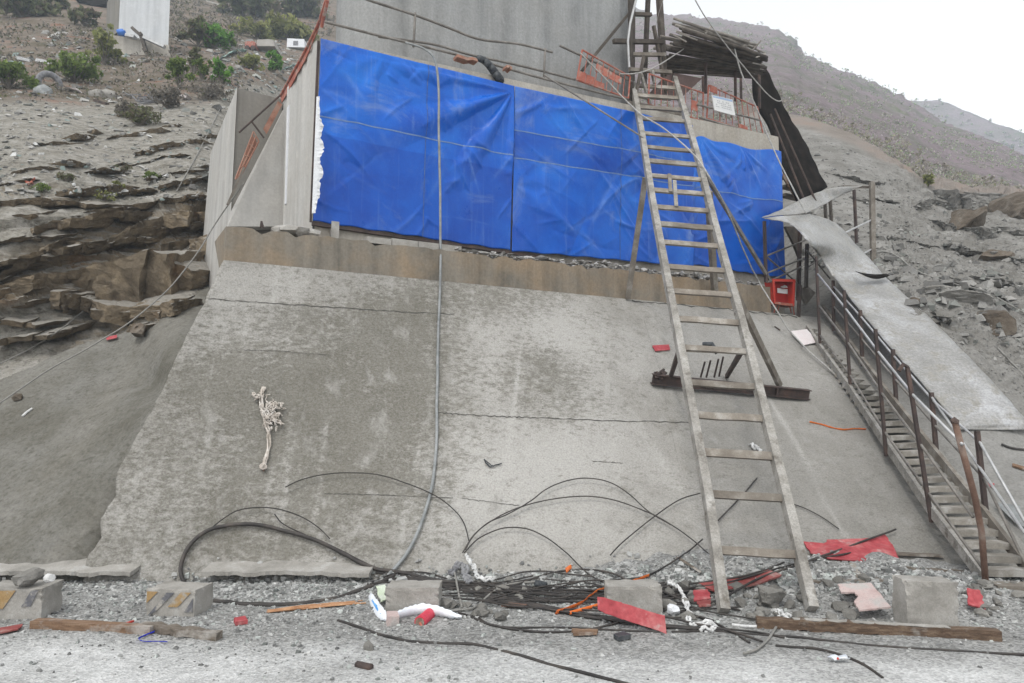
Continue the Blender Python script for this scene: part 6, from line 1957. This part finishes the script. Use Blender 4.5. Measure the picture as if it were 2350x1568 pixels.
# frayed rope and net hanging on the slope
fr_ = empty('frayed_rope', ap_hit(610, 1080, .03), 'frayed cream rope with a tangled net hanging on the left of the slope', 'rope')
def aph(x, y, off=.03): return ap_hit(x, y, off)
mb = MB()
for k in range(9):
    ph_ = random.uniform(0, 6.28)
    P = catmull([(606, 888), (601, 905), (600, 930), (606, 955), (612, 975), (617, 1000), (616, 1030), (610, 1052), (605, 1068 + random.uniform(-6, 8))], 4)
    mb.tube([aph(x + 3.2 * math.sin(ph_ + i * .45) + random.uniform(-1.5, 1.5), y, .025 + .015 * math.cos(ph_ + i * .45) + random.uniform(0, .01)) for i, (x, y) in enumerate(P)], random.uniform(.005, .009), 5)
mb.build('rope', M['cream_rope'], fr_, True)
mb = MB()
for k in range(70):
    c = (random.gauss(622, 11), random.gauss(945, 15)); P = [aph(c[0] + random.uniform(-9, 9), c[1] + random.uniform(-9, 9), .03 + random.uniform(0, .05)) for _ in range(4)]
    mb.tube(catmull(P, 3), random.uniform(.004, .008), 4)
for k in range(14):
    c = (random.gauss(588, 7), random.gauss(910, 4)); P = [aph(c[0] + random.uniform(-8, 8), c[1] + random.uniform(-4, 4), .03 + random.uniform(0, .04)) for _ in range(4)]
    mb.tube(catmull(P, 3), random.uniform(.005, .009), 4)
mb.build('net', M['cream_rope'], fr_, True)
mb = MB()
for k in range(7):
    P = [aph(605 + random.uniform(4, 10) * math.cos(a), 1071 + random.uniform(3, 8) * math.sin(a), .03 + random.uniform(0, .03)) for a in np.linspace(random.uniform(0, 2), random.uniform(4, 8), 8)]
    mb.tube(P, random.uniform(.005, .009), 5)
mb.build('knot', M['cream_rope'], fr_, True)
mb = MB(); mb.rock(aph(606, 1076, .02), (.03, .02, .03)); mb.build('stain', M['rust_red'], fr_)
rag('tar_smear', [(1112, 1058), (1122, 1066), (1132, 1070), (1148, 1064)], .008, M['black_plastic'], 'small black scrap stuck on the pale middle of the slope', 'scrap', .015, 2, .005)
prop('hooked_rod', ap_hit(1778, 750, .03), ap_hit(1790, 758, .03), .02, M['rust'], 'short bent dark rod on the slope below the red cabinet', 'rod')
mb = MB(); mb.bar(H(1955, 1295, .06), H(1996, 1372, .10), .05, .03); tag(mb.build('grey_lath', M['ladder_side']), 'grey lath slanting down from the red panel to the torn board', 'lath')
for k, (a, b, lb) in enumerate((((2050, 1270), (2160, 1276), 'upper thin board half buried at the foot of the slope left of the stair'), ((2085, 1304), (2200, 1310), 'lower thin board half buried at the foot of the slope left of the stair'), ((1840, 1334), (2020, 1330), 'thin board half buried in the rubble right of the ladder foot'))):
    mb = MB(); mb.bar(H(*a, .02), H(*b, .02), .10, .02, nseg=4, wob=.006); tag(mb.build('buried_board', M['plank_grey']), lb, 'board')

# ------------------------------------------------------------------ stones
TPL = None
def chips(name, pts, sizes, cols, flat=(.35, .8), mat=None, label_kind='stuff'):
    """many small angular stones as one mesh"""
    n = len(pts)
    base = np.array([(-1, -1, -1), (1, -1, -1), (1, 1, -1), (-1, 1, -1), (-1, -1, 1), (1, -1, 1), (1, 1, 1), (-1, 1, 1)], float)
    V = np.repeat(base[None], n, 0) * (1 + RNG.uniform(-.45, .25, (n, 8, 3)))
    top = np.array([0, 0, 0, 0, 1, 1, 1, 1])
    V[:, 4:, :2] *= RNG.uniform(.3, .95, (n, 1, 1))
    S = np.stack([sizes * RNG.uniform(.7, 1.5, n), sizes * RNG.uniform(.6, 1.1, n), sizes * RNG.uniform(*flat, n)], 1)
    V = V * S[:, None, :] * .5
    az = RNG.uniform(0, 6.28, n); tx = RNG.uniform(-.5, .5, n)
    c, s = np.cos(tx), np.sin(tx)
    Y = V[..., 1] * c[:, None] - V[..., 2] * s[:, None]; Z = V[..., 1] * s[:, None] + V[..., 2] * c[:, None]
    V[..., 1], V[..., 2] = Y, Z
    c, s = np.cos(az), np.sin(az)
    X = V[..., 0] * c[:, None] - V[..., 1] * s[:, None]; Y = V[..., 0] * s[:, None] + V[..., 1] * c[:, None]
    V[..., 0], V[..., 1] = X, Y
    V += np.asarray(pts)[:, None, :]
    f0 = np.array([(3, 2, 1, 0), (4, 5, 6, 7), (0, 1, 5, 4), (1, 2, 6, 5), (2, 3, 7, 6), (3, 0, 4, 7)])
    Fc = (f0[None] + (np.arange(n) * 8)[:, None, None]).reshape(-1, 4)
    o = raw_mesh(name, V.reshape(-1, 3), Fc.tolist(), mat or M['stone'], False, np.repeat(cols, 8, 0))
    return tag(o, kind=label_kind)


def stonecols(n, lo=.12, hi=.48, warm=.0):
    g = RNG.uniform(0, 1, n) ** 1.2 * (hi - lo) + lo
    c = np.stack([g * (1.0 + warm), g, g * (.97 - warm)], 1)
    gr = RNG.uniform(0, 1, n) < .2
    c[gr] *= np.array([.95, 1.0, .98])
    return c


def drop(n, fx, fy, off=0.0):
    out = []
    for _ in range(n):
        out.append(tuple(H(fx(), fy(), off)))
    return np.array(out)

# gravel on the ground: scattered in metres over the strip at the foot of the slope
N = 21000
gx_ = RNG.uniform(-5.6, 5.6, N); gy_ = 3.9 + 2.95 * RNG.beta(2.2, 1.25, N)
den = vnoise(np.stack([gx_, gy_, 0 * gx_], 1), .9, 3, seed=77)
keep = RNG.uniform(0, 1, N) < np.clip(.22 + .7 * den + .8 * sstep(4.7, 6.0, gy_), .06, 1)
gx_, gy_ = gx_[keep], gy_[keep]
gz = np.array([BV.ray_cast(Vector((x, y, 1.2)), Vector((0, 0, -1)))[0].z for x, y in zip(gx_, gy_)])
sz = .011 + .026 * RNG.uniform(0, 1, len(gx_)) ** 4 + .010 * sstep(5.8, 6.6, gy_) * RNG.uniform(0, 1, len(gx_))
chips('gravel', np.stack([gx_, gy_, gz + sz * .12], 1), sz, stonecols(len(gx_), .12, .50))
# rubble heaped against the slope foot
N = 3600
px_ = np.concatenate([RNG.uniform(400, 2250, 2000), RNG.normal(1450, 130, 700), RNG.normal(1950, 130, 900)])
py_ = 1335 - RNG.exponential(11, N) + RNG.uniform(-4, 34, N)
py_ -= 26 * np.exp(-((px_ - 1480) / 110) ** 2) * RNG.uniform(0, 1, N) + 22 * np.exp(-((px_ - 1800) / 180) ** 2) * RNG.uniform(0, 1, N)
pts = np.array([tuple(H(x, y, .01)) for x, y in zip(px_, py_)])
sz = .018 + .055 * RNG.uniform(0, 1, N) ** 3
chips('rubble', pts, sz, stonecols(N, .12, .5))
# stones in the heap behind the right log and around the ladder foot: one by one, each its own thing
random.seed(23)
k = 0
for _ in range(90):
    x = random.choice((random.gauss(1960, 110), random.gauss(1780, 60), random.gauss(1560, 60), random.gauss(1120, 60), random.gauss(2260, 40)))
    y = random.uniform(1335, 1425)
    if 2070 < x < 2220 or 1395 < x < 1525 or 885 < x < 1010: continue
    s_ = random.uniform(.03, .075)
    mb = MB(); mb.rock(H(x, y) + Vector((0, 0, s_ * .35)), (s_ * random.uniform(.9, 1.5), s_, s_ * random.uniform(.55, .9)), sub=1)
    tag(mb.build('stone', M['rock_grey']), 'fist sized grey stone in the rubble at the foot of the slope', 'stone', 'loose stones at the foot of the slope')
mb = MB(); mb.crag(H(1765, 1392) + Vector((0, 0, .06)), (.17, .12, .11), 5); tag(mb.build('boulder', M['rock_grey']), 'pale dusty boulder between the feet of the ladder', 'boulder')
mb = MB(); mb.rock(H(1545, 1412) + Vector((0, 0, .04)), (.06, .05, .05), sub=2); tag(mb.build('pale_stone', M['foam']), 'round whitish stone beside the white cloth strip', 'stone')

# right slope rubble
N = 8000
px_ = RNG.uniform(1830, 2380, N); py_ = RNG.uniform(300, 1000, N)
ok = (py_ > np.interp(px_, [1850, 1960, 2110, 2350], [310, 345, 440, 470])) & ~((py_ > 620) & (px_ < 1960 + (py_ - 560) * .95))
px_, py_ = px_[ok], py_[ok]
band = np.exp(-((py_ - (600 + .30 * (px_ - 2000))) / 90) ** 2)
kp = RNG.uniform(0, 1, len(px_)) < .45 + .55 * band
px_, py_, band = px_[kp], py_[kp], band[kp]
pts = np.array([tuple(H(x, y, .0)) for x, y in zip(px_, py_)])
dist = np.linalg.norm(pts, axis=1)
sz = (.025 + .17 * RNG.uniform(0, 1, len(px_)) ** 8 * (.3 + band)) * dist / 14
chips('slope_rubble', pts, sz, stonecols(len(px_), .10, .30, .03), (.4, .9))
BLD = [((2282, 738), (.60, .45, .52), 'rock_brown', 'big rounded brown boulder at the right edge above the roof sheet'),
       ((2225, 690), (.85, .55, .22), 'rock_grey', 'broad pale flat slab above the big brown boulder'),
       ((2150, 668), (.35, .25, .14), 'rock_grey', 'smaller pale slab left of the broad pale flat slab'),
       ((2290, 590), (.42, .30, .25), 'rock_brown', 'dark rock on the rubble at the right edge'),
       ((2225, 512), (.55, .4, .45), 'rock_brown', 'dark cleft rock among the grey outcrops under the brown hill'),
       ((2340, 490), (.6, .5, .45), 'rock_brown', 'dark brown rock at the far right edge under the hill'),
       ((2075, 640), (.28, .22, .15), 'rock_grey', 'rock lying off the curled end of the middle roof sheet'),
       ((2110, 690), (.22, .2, .16), 'rock_brown', 'small dark rock right of the long roof sheet')]
for (x, y), s_, m_, lb in BLD:
    p = H(x, y); f = p.length / 13.5
    mb = MB(); mb.crag(p + Vector((0, .15, -.1 * s_[2])), tuple(a * f * .85 for a in s_), int(x + y))
    o = tag(mb.build('boulder', M[m_]), lb, 'boulder')
ptube('cable', [(1990, 585), (2030, 578), (2060, 590), (2100, 620), (2150, 640), (2200, 655), (2260, 668), (2300, 690), (2360, 725)], .014, M['rope_grey'], 'grey cable trailing over the rubble right of the roof sheets', 'cable', off=.15)
ptube('cable', [(2298, 1020), (2320, 1028), (2352, 1032)], .014, M['cable'], 'short dark cable end on the pale slope at the right edge', 'cable', off=.04)
ptube('cable', [(2290, 800), (2320, 830), (2352, 862)], .014, M['rope_grey'], 'short grey line at the right edge below the big brown boulder', 'cable', off=.05)

# ------------------------------------------------------------------ debris on the left hillside
N = 3600
px_ = np.concatenate([RNG.uniform(-60, 560, 2600), RNG.uniform(480, 720, 1000)]); py_ = np.concatenate([RNG.uniform(70, 460, 2600), RNG.uniform(95, 215, 1000)])
pts = np.array([tuple(H(x, y, .0)) for x, y in zip(px_, py_)])
ok = pts[:, 1] > 13
pts = pts[ok]
dist = np.linalg.norm(pts, axis=1)
sz = (.03 + .16 * RNG.uniform(0, 1, len(pts)) ** 4) * dist / 22
cc = stonecols(len(pts), .10, .40, .03)
tint = RNG.uniform(0, 1, len(pts))
cc[tint < .08] = (.22, .27, .255); cc[(tint > .10) & (tint < .15)] = (.55, .55, .54)
chips('hillside_rubbish', pts, sz, cc, (.2, .7))
for (x, y), s_, lb in (((108, 145), (.8, .03, .12), 'pale plank lying high on the left rubbish bank'), ((60, 140), (.6, .03, .10), 'second pale plank left of it on the rubbish bank'), ((172, 210), (.5, .3, .05), 'white sheet lying right of the tyre'), ((500, 214), (.5, .25, .06), 'whitish sheet near the top of the wing wall'), ((430, 227), (.3, .2, .07), 'small white lump beside the dark netting on the bank')):
    p = H(x, y, .1); mb = MB(); mb.box(p, (s_[0], s_[1] + .3, s_[2]), Matrix.Rotation(random.uniform(-.3, .3), 3, 'Z') @ Matrix.Rotation(.2, 3, 'Y'), jit=.03)
    tag(mb.build('pale_sheet', M['white_board'] if 'white' in lb else M['pipe_light']), lb, 'debris')
# tyre and sack
p = H(113, 195, .3)
ty = empty('tyre', p - Vector((0, 0, .35)), 'old grey tyre standing on the edge of the left bank', 'tyre')
mb = MB(); R = Matrix.Rotation(.5, 3, 'Z')
mb.tube([p + R @ Vector((.33 * math.cos(a), .1 * math.cos(a), .40 * math.sin(a))) for a in np.linspace(0, 6.283, 22)], .11, 9); mb.build('casing', M['grey_cloth'], ty, True)
mb = MB(); mb.rock(H(100, 212, .15), (.36, .25, .24), sub=2); tag(mb.build('grey_sack', M['hose'], None, True), 'crumpled bluish sack under the old tyre', 'sack')
mb = MB(); q_ = H(230, 222, .2)
g = [[q_ + Vector((-.45 + .16 * i, .0 + .04 * j + random.uniform(-.04, .04), .28 - .13 * j + random.uniform(-.05, .05) - .03 * abs(i - 3))) for j in range(4)] for i in range(7)]
mb.sheet(g, .02); tag(mb.build('pale_tarpaulin', M['block'], None, True), 'pale crumpled sheet on the left bank right of the tyre', 'sheet')
mb = MB(); mb.bar(H(218, 231, .2), H(246, 239, .2), .12, .08); tag(mb.build('dark_beam', M['rust']), 'short dark beam lying below the pale crumpled sheet', 'beam')
mb = MB()
for k in range(26):
    c = H(random.gauss(345, 16), random.gauss(233, 4), .15); mb.tube([c, c + Vector((random.uniform(-.4, .4), 0, random.uniform(.0, .35))), c + Vector((random.uniform(-.5, .5), 0, random.uniform(0, .3)))], .02, 4)
tag(mb.build('dark_netting', M['grey_cloth']), 'tangle of dark netting on the bank right of the gully', 'netting')
board('orange_cloth', [(54, 425), (70, 414), (82, 418), (70, 432)], .02, M['orange_red'], 'orange red cloth caught on the pale rock at the left', 'cloth', (.1,) * 4, edge=.03)
board('red_cloth', [(245, 780), (272, 774), (272, 780), (248, 786)], .01, M['red_board'], 'red scrap at the top of the dark slope under the brown rock', 'cloth', (.04,) * 4)
ground_tube('white_stick', [(52, 955), (62, 946), (74, 938)], .016, M['white_cloth'], 'white streak of plastic on the dark slope at the left', 'stick', .03)
mb = MB(); mb.rock(H(318, 762, .02), (.30, .14, .13), sub=2); tag(mb.build('dark_stone', M['rock_brown']), 'dark stone at the top edge of the dark slope', 'stone')
mb = MB(); mb.rock(H(40, 915, .02), (.09, .09, .08), sub=1); tag(mb.build('dark_stone', M['rock_brown']), 'small dark stone lying alone on the dark left slope', 'stone')
strip3([(500, 140), (520, 128), (545, 120), (565, 118)], [.8, 1.4, 1.2, .4], .2, (.3, .3, .5), 'green_net', M['greennet'], .06, None, 'net', 'pale green debris net on the far bank left of the red cart')
strip3([(650, 160), (672, 152), (690, 146)], [.5, .9, .5], .2, (.3, .3, .5), 'green_net', M['greennet'], .05, None, 'net', 'pale green net near the red strip fence')

# far pier on the left, its footing and the scraps on it
fp = empty('far_pier', H(330, 132), 'distant pale bridge pier on a stained footing at the upper left', 'bridge pier')
YP = 37.5
def fpt(x, y, dy=0.0): return at(x, y, YP + dy)
mb = MB(); mb.prism([fpt(272, 75), fpt(386, 107), fpt(392, -40), fpt(278, -40)], Vector((-2.0, 2.6, 0))); mb.build('shaft', M['far_pier'], fp)
mb = MB(); mb.prism([fpt(263, 78, .05), fpt(271, 74, .05), fpt(277, -40, .05), fpt(266, -40, .05)], Vector((-1.6, 2.0, 0))); mb.build('side', M['wing_shade'], fp)  # shade on the turned side of the shaft, painted with darker concrete
mb = MB(); mb.prism([at(244, 78, 36.6), at(388, 104, 36.6), at(392, 134, 36.6), at(330, 138, 36.6), at(248, 120, 36.6)], Vector((-1.8, 3.0, 0))); mb.build('footing', M['cap'], fp)
for (a, b, w_) in (((305, 66), (326, 84), .35), ((322, 76), (336, 120), .22), ((330, 112), (345, 138), .15), ((262, 128), (378, 136), .2)):
    mb = MB(); mb.bar(at(*a, 36.4), at(*b, 36.4), w_, .15); mb.build('board', M['wood_dark'], fp)
for (a, b, w_) in (((330, 86), (378, 108), .25), ((290, 82), (310, 86), .3)):
    mb = MB(); mb.bar(at(*a, 36.3), at(*b, 36.3), w_, .15); mb.build('board', M['pipe_light'], fp)
mb = MB(); mb.rock(at(281, 74, 36.3), (.28, .25, .24), sub=2); tag(mb.build('blue_sack', M['tarp_blue_small'], None, True), 'tiny blue sack on the footing of the distant pier', 'sack')
# cart, sheds and white cabin far up the bank
vc = empty('red_cart', H(575, 106), 'small red cart far up the bank', 'cart')
YV = min(H(573, 108).y, H(573, 100).y, H(600, 104).y) - 2.0
mb = MB(); mb.prism([at(562, 108, YV), at(584, 108, YV), at(586, 97, YV), at(578, 94, YV), at(562, 96, YV)], Vector((0, 1.2, 0))); mb.build('body', M['orange_red'], vc)
for x in (567, 580):
    c = at(x, 109, YV - .1); mb = MB(); mb.tube([c, c + Vector((0, .3, 0))], .16, 10); mb.build('wheel', M['rust'], vc)
mb = MB(); mb.prism([at(588, 106, YV + .3), at(630, 106, YV + .3), at(628, 92, YV + .3), at(618, 90, YV + .3), at(590, 91, YV + .3)], Vector((0, 2.0, 0))); tag(mb.build('canvas_shed', M['far_tan']), 'low tan covered shed right of the red cart', 'shed')
cbn = empty('white_cabin', H(678, 110), 'small white cabin far up the bank beside the red strip fence', 'cabin')
YC = min(H(678, 108).y, H(678, 98).y, H(690, 100).y) - 1.5
mb = MB(); mb.prism([at(658, 108, YC), at(699, 109, YC), at(698, 90, YC), at(659, 88, YC)], Vector((0, 2.2, 0))); mb.build('body', M['far_white'], cbn)
mb = MB(); mb.prism([at(673, 104, YC - .02), at(684, 104, YC - .02), at(684, 94, YC - .02), at(673, 94, YC - .02)], Vector((0, .01, 0))); mb.build('window', M['grey_cloth'], cbn)
# dark vehicle-like hulk at the top edge
mb = MB(); mb.prism([at(166, -6, 57), at(215, 14, 57), at(246, 8, 57), at(250, -14, 57)], Vector((0, 2, 0))); tag(mb.build('dark_container', M['black_sheet']), 'dark hulk at the top edge left of the distant pier', 'container')
strip3([(470, 2), (520, 18), (560, 36)], [.3, .3, .2], .1, (.1, .1, 1), 'pale_track', M['block'], .02, None, 'track', 'narrow pale track across the hillside above the distant bank')

# ------------------------------------------------------------------ plants
def leaves(centers, radii, nper, size, cols, squash=.8, sub=None):
    n = len(centers) * nper
    c = np.repeat(np.asarray(centers, float), nper, 0); r = np.repeat(np.asarray(radii, float), nper)
    d = RNG.normal(size=(n, 3)); d /= np.linalg.norm(d, axis=1, keepdims=True)
    rad = RNG.uniform(.25, 1, n) ** .6
    p = c + d * (rad * r)[:, None] * np.array([1, 1, squash])
    a = RNG.normal(size=(n, 3)); a /= np.linalg.norm(a, axis=1, keepdims=True)
    b = np.cross(a, RNG.normal(size=(n, 3))); b /= np.linalg.norm(b, axis=1, keepdims=True)
    s = size * RNG.uniform(.5, 1.3, n)
    a *= s[:, None]; b *= (s * .5)[:, None]
    V = np.stack([p - a, p + b, p + a, p - b], 1).reshape(-1, 3)
    Fc = np.arange(n * 4).reshape(n, 4).tolist()
    ci = np.asarray(cols)[RNG.integers(0, len(cols), n)] * RNG.uniform(.65, 1.3, (n, 1))
    return V, Fc, np.repeat(ci, 4, 0)

GREEN = [(.14, .20, .05), (.19, .25, .07), (.11, .15, .045)]
BRIGHT = [(.13, .28, .05), (.18, .34, .07), (.09, .19, .04)]
YEL = [(.25, .27, .09), (.30, .30, .12), (.19, .20, .08)]
DARKG = [(.13, .145, .07), (.17, .175, .09), (.15, .125, .09)]
DRY = [(.17, .155, .13), (.22, .20, .175), (.13, .115, .095)]


def plant(name, base, top, wpx, cols, label, cat, nclump=9, nper=70, leaf=.10, group=None, trunk=True):
    p = H(*base, -.05)
    Y = p.y
    mpp = Y / F                                   # metres per picture pixel there
    hgt = (base[1] - top[1]) * mpp; w_ = wpx * mpp
    e = empty(name, p, label, cat, group)
    ctr = []; rad = []
    for k in range(nclump):
        t = random.uniform(.25, .92)
        u = random.gauss(0, .28) * (1.15 - .55 * t)
        ctr.append((p.x + (top[0] - base[0]) * mpp * t + u * w_, p.y + random.gauss(0, .22) * w_, p.z + hgt * t)); rad.append(random.uniform(.08, .20) * w_)
    V, Fc, cc = leaves(ctr, rad, nper, leaf * Y / 30, cols)
    me = raw_mesh('foliage', V - np.array(p), Fc, M['leaf'], False, cc); me.parent = e
    mb = MB()
    for c in ctr:
        m_ = Vector(p).lerp(Vector(c), .5) + Vector((random.uniform(-.1, .1) * w_, 0, .05 * hgt))
        mb.tube([p, m_, c], .018 * Y / 30, 5, r2=.006 * Y / 30)
    for k in range(10):                            # bare twigs sticking out of the crown
        c = Vector(random.choice(ctr)); dd = Vector((random.gauss(0, 1), random.gauss(0, .5), abs(random.gauss(.6, .6)))).normalized() * random.uniform(.15, .35) * max(w_, hgt)
        mb.tube([c, c + dd * .5 + Vector((0, 0, .02)), c + dd], .007 * Y / 30, 4, r2=.003 * Y / 30)
    mb.build('stem' if hgt < 1.6 else 'trunk', M['bark'], e)
    return e

PL = [
    ((490, 112), (486, 55), 60, BRIGHT, 'bright green round tree above the bank', 'tree', 10, 90, .13),
    ((455, 108), (450, 45), 60, DARKG, 'dull olive bush left of the bright green tree', 'bush', 8, 70, .12),
    ((520, 112), (520, 82), 36, GREEN, 'small green bush right of the bright green tree', 'bush', 5, 60, .12),
    ((665, 92), (660, 45), 90, YEL, 'broad yellow green tree behind the white cabin', 'tree', 11, 90, .14),
    ((590, 90), (590, 62), 70, YEL, 'low yellowish scrub behind the tan shed', 'bush', 8, 60, .13),
    ((628, 170), (624, 112), 40, BRIGHT, 'slim bright shrub on the bank near the wing wall', 'shrub', 7, 55, .10),
    ((578, 160), (572, 128), 60, YEL, 'yellow green low shrub left of the slim bright shrub', 'shrub', 7, 50, .10),
    ((412, 205), (408, 132), 52, GREEN, 'fresh green sapling on the middle of the left bank', 'sapling', 9, 70, .10),
    ((444, 180), (442, 92), 26, DARKG, 'tall narrow olive sapling left of the wing wall', 'sapling', 8, 50, .09),
    ((462, 188), (462, 132), 36, GREEN, 'dark leaved sapling close behind the tall narrow one', 'sapling', 7, 50, .09),
    ((505, 192), (506, 138), 38, BRIGHT, 'green shrub nearest the top of the wing wall', 'shrub', 8, 60, .10),
    ((22, 205), (24, 140), 84, GREEN, 'green bush at the left edge of the bank', 'bush', 11, 80, .10),
    ((170, 190), (172, 130), 92, GREEN, 'wide green bush in the middle of the left bank', 'bush', 12, 80, .10),
    ((240, 150), (236, 62), 56, YEL, 'yellowish spindly shrub left of the distant pier', 'shrub', 10, 50, .10),
    ((262, 150), (258, 105), 40, YEL, 'small yellowish shrub at the foot of the distant footing', 'shrub', 6, 50, .10),
    ((195, 60), (195, 20), 50, DARKG, 'olive scrub at the top left slope', 'scrub', 7, 60, .13),
    ((50, 40), (60, -8), 110, DARKG, 'dark green scrub in the upper left corner', 'scrub', 12, 80, .14),
    ((110, 20), (120, -20), 60, DARKG, 'dark scrub at the top edge left of the dark hulk', 'scrub', 8, 70, .14),
    ((560, 40), (560, 0), 90, DARKG, 'brown green scrub at the top of the hillside', 'scrub', 10, 60, .2),
    ((690, 40), (690, 0), 90, DARKG, 'brown green scrub beside the top of the strip fence', 'scrub', 10, 60, .2),
    ((320, 290), (322, 246), 72, DARKG, 'grey green thorny bush on the edge of the pale rock', 'bush', 9, 70, .07),
    ((292, 272), (292, 236), 44, DRY, 'dry grey bush on the edge of the bank', 'bush', 7, 60, .07),
    ((385, 250), (385, 205), 70, DRY, 'dry grey brush under the fresh green sapling', 'brush', 9, 60, .07),
    ((470, 230), (470, 185), 80, DRY, 'dry brush at the foot of the saplings', 'brush', 9, 60, .07),
    ((97, 446), (97, 418), 40, GREEN, 'tuft of green weed beside the orange cloth', 'weed', 6, 60, .05),
    ((155, 418), (155, 396), 40, DARKG, 'brownish weed tuft on the pale rock', 'weed', 6, 50, .05),
    ((346, 412), (346, 394), 28, GREEN, 'small green tuft on the pale rock near the wing wall', 'weed', 5, 50, .05),
    ((272, 434), (270, 415), 26, YEL, 'small yellowish weed above the brown ledges', 'weed', 5, 40, .05),
    ((285, 400), (288, 380), 30, DARKG, 'faint green tuft in the middle of the pale rock', 'weed', 5, 40, .05),
    ((245, 465), (245, 440), 40, YEL, 'sparse weed on the reddish ledge', 'weed', 5, 40, .05),
    ((2130, 430), (2130, 400), 26, YEL, 'yellowish shrub at the foot of the brown hill', 'shrub', 6, 50, .08),
]
random.seed(5)
for base, top, w_, cols, lb, cat, nc_, npr, lf_s in PL:
    plant(cat.replace(' ', '_'), base, top, w_ * 1.2, cols, lb, cat, int(nc_ * 3), int(npr * .42), lf_s * 1.15)

# scrub covering the hill: thousands of small bushes, nobody could count them
def scatter_hill(HVv, n, r0, r1, per, leaf, cols, name, upto=None):
    nr, nc = HVv.shape[:2]
    i = RNG.integers(0, nr - 5, n); j = RNG.integers(0, nc - 1, n)
    P = HVv[i, j] + RNG.uniform(-.6, .6, (n, 3)) * np.array([1, 1, 0])
    dens = vnoise(P, .05, 4, seed=7) + .3 * vnoise(P, .25, 3, seed=8)
    k = dens > -.12
    P = P[k]; dens = dens[k]
    d = np.linalg.norm(P, axis=1)
    r = RNG.uniform(r0, r1, len(P)) * (.6 + 1.2 * np.clip(dens, 0, 1)) * np.clip(d / 100, .35, 1.4)
    V, Fc, cc = leaves(P + np.array([0, 0, 1])[None] * r[:, None] * .35, r, per, leaf, cols, .7)
    sc_ = np.repeat(np.repeat(np.clip(d / 100, .3, 1.5), per), 4)
    cen = V.reshape(-1, 4, 3).mean(1, keepdims=True)
    V = (cen + (V.reshape(-1, 4, 3) - cen) * sc_.reshape(-1, 4, 1)).reshape(-1, 3)
    o = raw_mesh(name, V, Fc, M['leaf'], False, cc)
    tag(o, kind='stuff')

HILLC = [(.40, .36, .34), (.44, .39, .39), (.37, .33, .32), (.31, .38, .23), (.28, .35, .21), (.33, .40, .26), (.42, .37, .38)]
sub = HV[:, (HV[HV.shape[0] // 2, :, 0] > 3), :]
scatter_hill(sub, 6500, .2, .6, 12, .13, HILLC, 'hill_scrub')
scatter_hill(sub[:60], 2600, .25, .6, 12, .22, [(.33, .30, .26), (.38, .34, .30), (.29, .26, .22), (.28, .28, .18)], 'dry_grass')
scatter_hill(HV2, 1500, .5, 1.1, 10, .35, HILLC[3:5] + HILLC[:2], 'far_scrub')
# dry brush on the left bank
N = 900
px_ = np.concatenate([RNG.uniform(-40, 560, 500), RNG.uniform(380, 760, 400)]); py_ = np.concatenate([RNG.uniform(60, 235, 500), RNG.uniform(-20, 95, 400)])
P = np.array([tuple(H(x, y)) for x, y in zip(px_, py_)])
P = P[P[:, 1] > 18]
d = np.linalg.norm(P, axis=1)
r = RNG.uniform(.12, .45, len(P)) * d / 30
V, Fc, cc = leaves(P, r, 22, .055, DRY + DRY[:2] + [(.12, .12, .06), (.10, .085, .06), (.09, .10, .045)], .8)
sc_ = np.repeat(np.repeat(d / 30, 22), 4); cen = V.reshape(-1, 4, 3).mean(1, keepdims=True)
V = (cen + (V.reshape(-1, 4, 3) - cen) * sc_.reshape(-1, 4, 1)).reshape(-1, 3)
tag(raw_mesh('dry_brush', V, Fc, M['leaf'], False, cc), kind='stuff')

# ------------------------------------------------------------------ hazy air
mb = MB(); mb.box((0, 120, 70), (700, 420, 150)); 
hz = mb.build('haze', [], None, False, True)
hm = bpy.data.materials.new('hazy_air'); hm.use_nodes = True
hm.node_tree.nodes.clear()
ho = hm.node_tree.nodes.new('ShaderNodeOutputMaterial'); hv = hm.node_tree.nodes.new('ShaderNodeVolumePrincipled')
hv.inputs['Color'].default_value = (.76, .88, 1.0, 1); hv.inputs['Density'].default_value = .0014
hm.node_tree.links.new(hv.outputs[0], ho.inputs['Volume'])
hz.data.materials.append(hm)
tag(hz, kind='stuff')
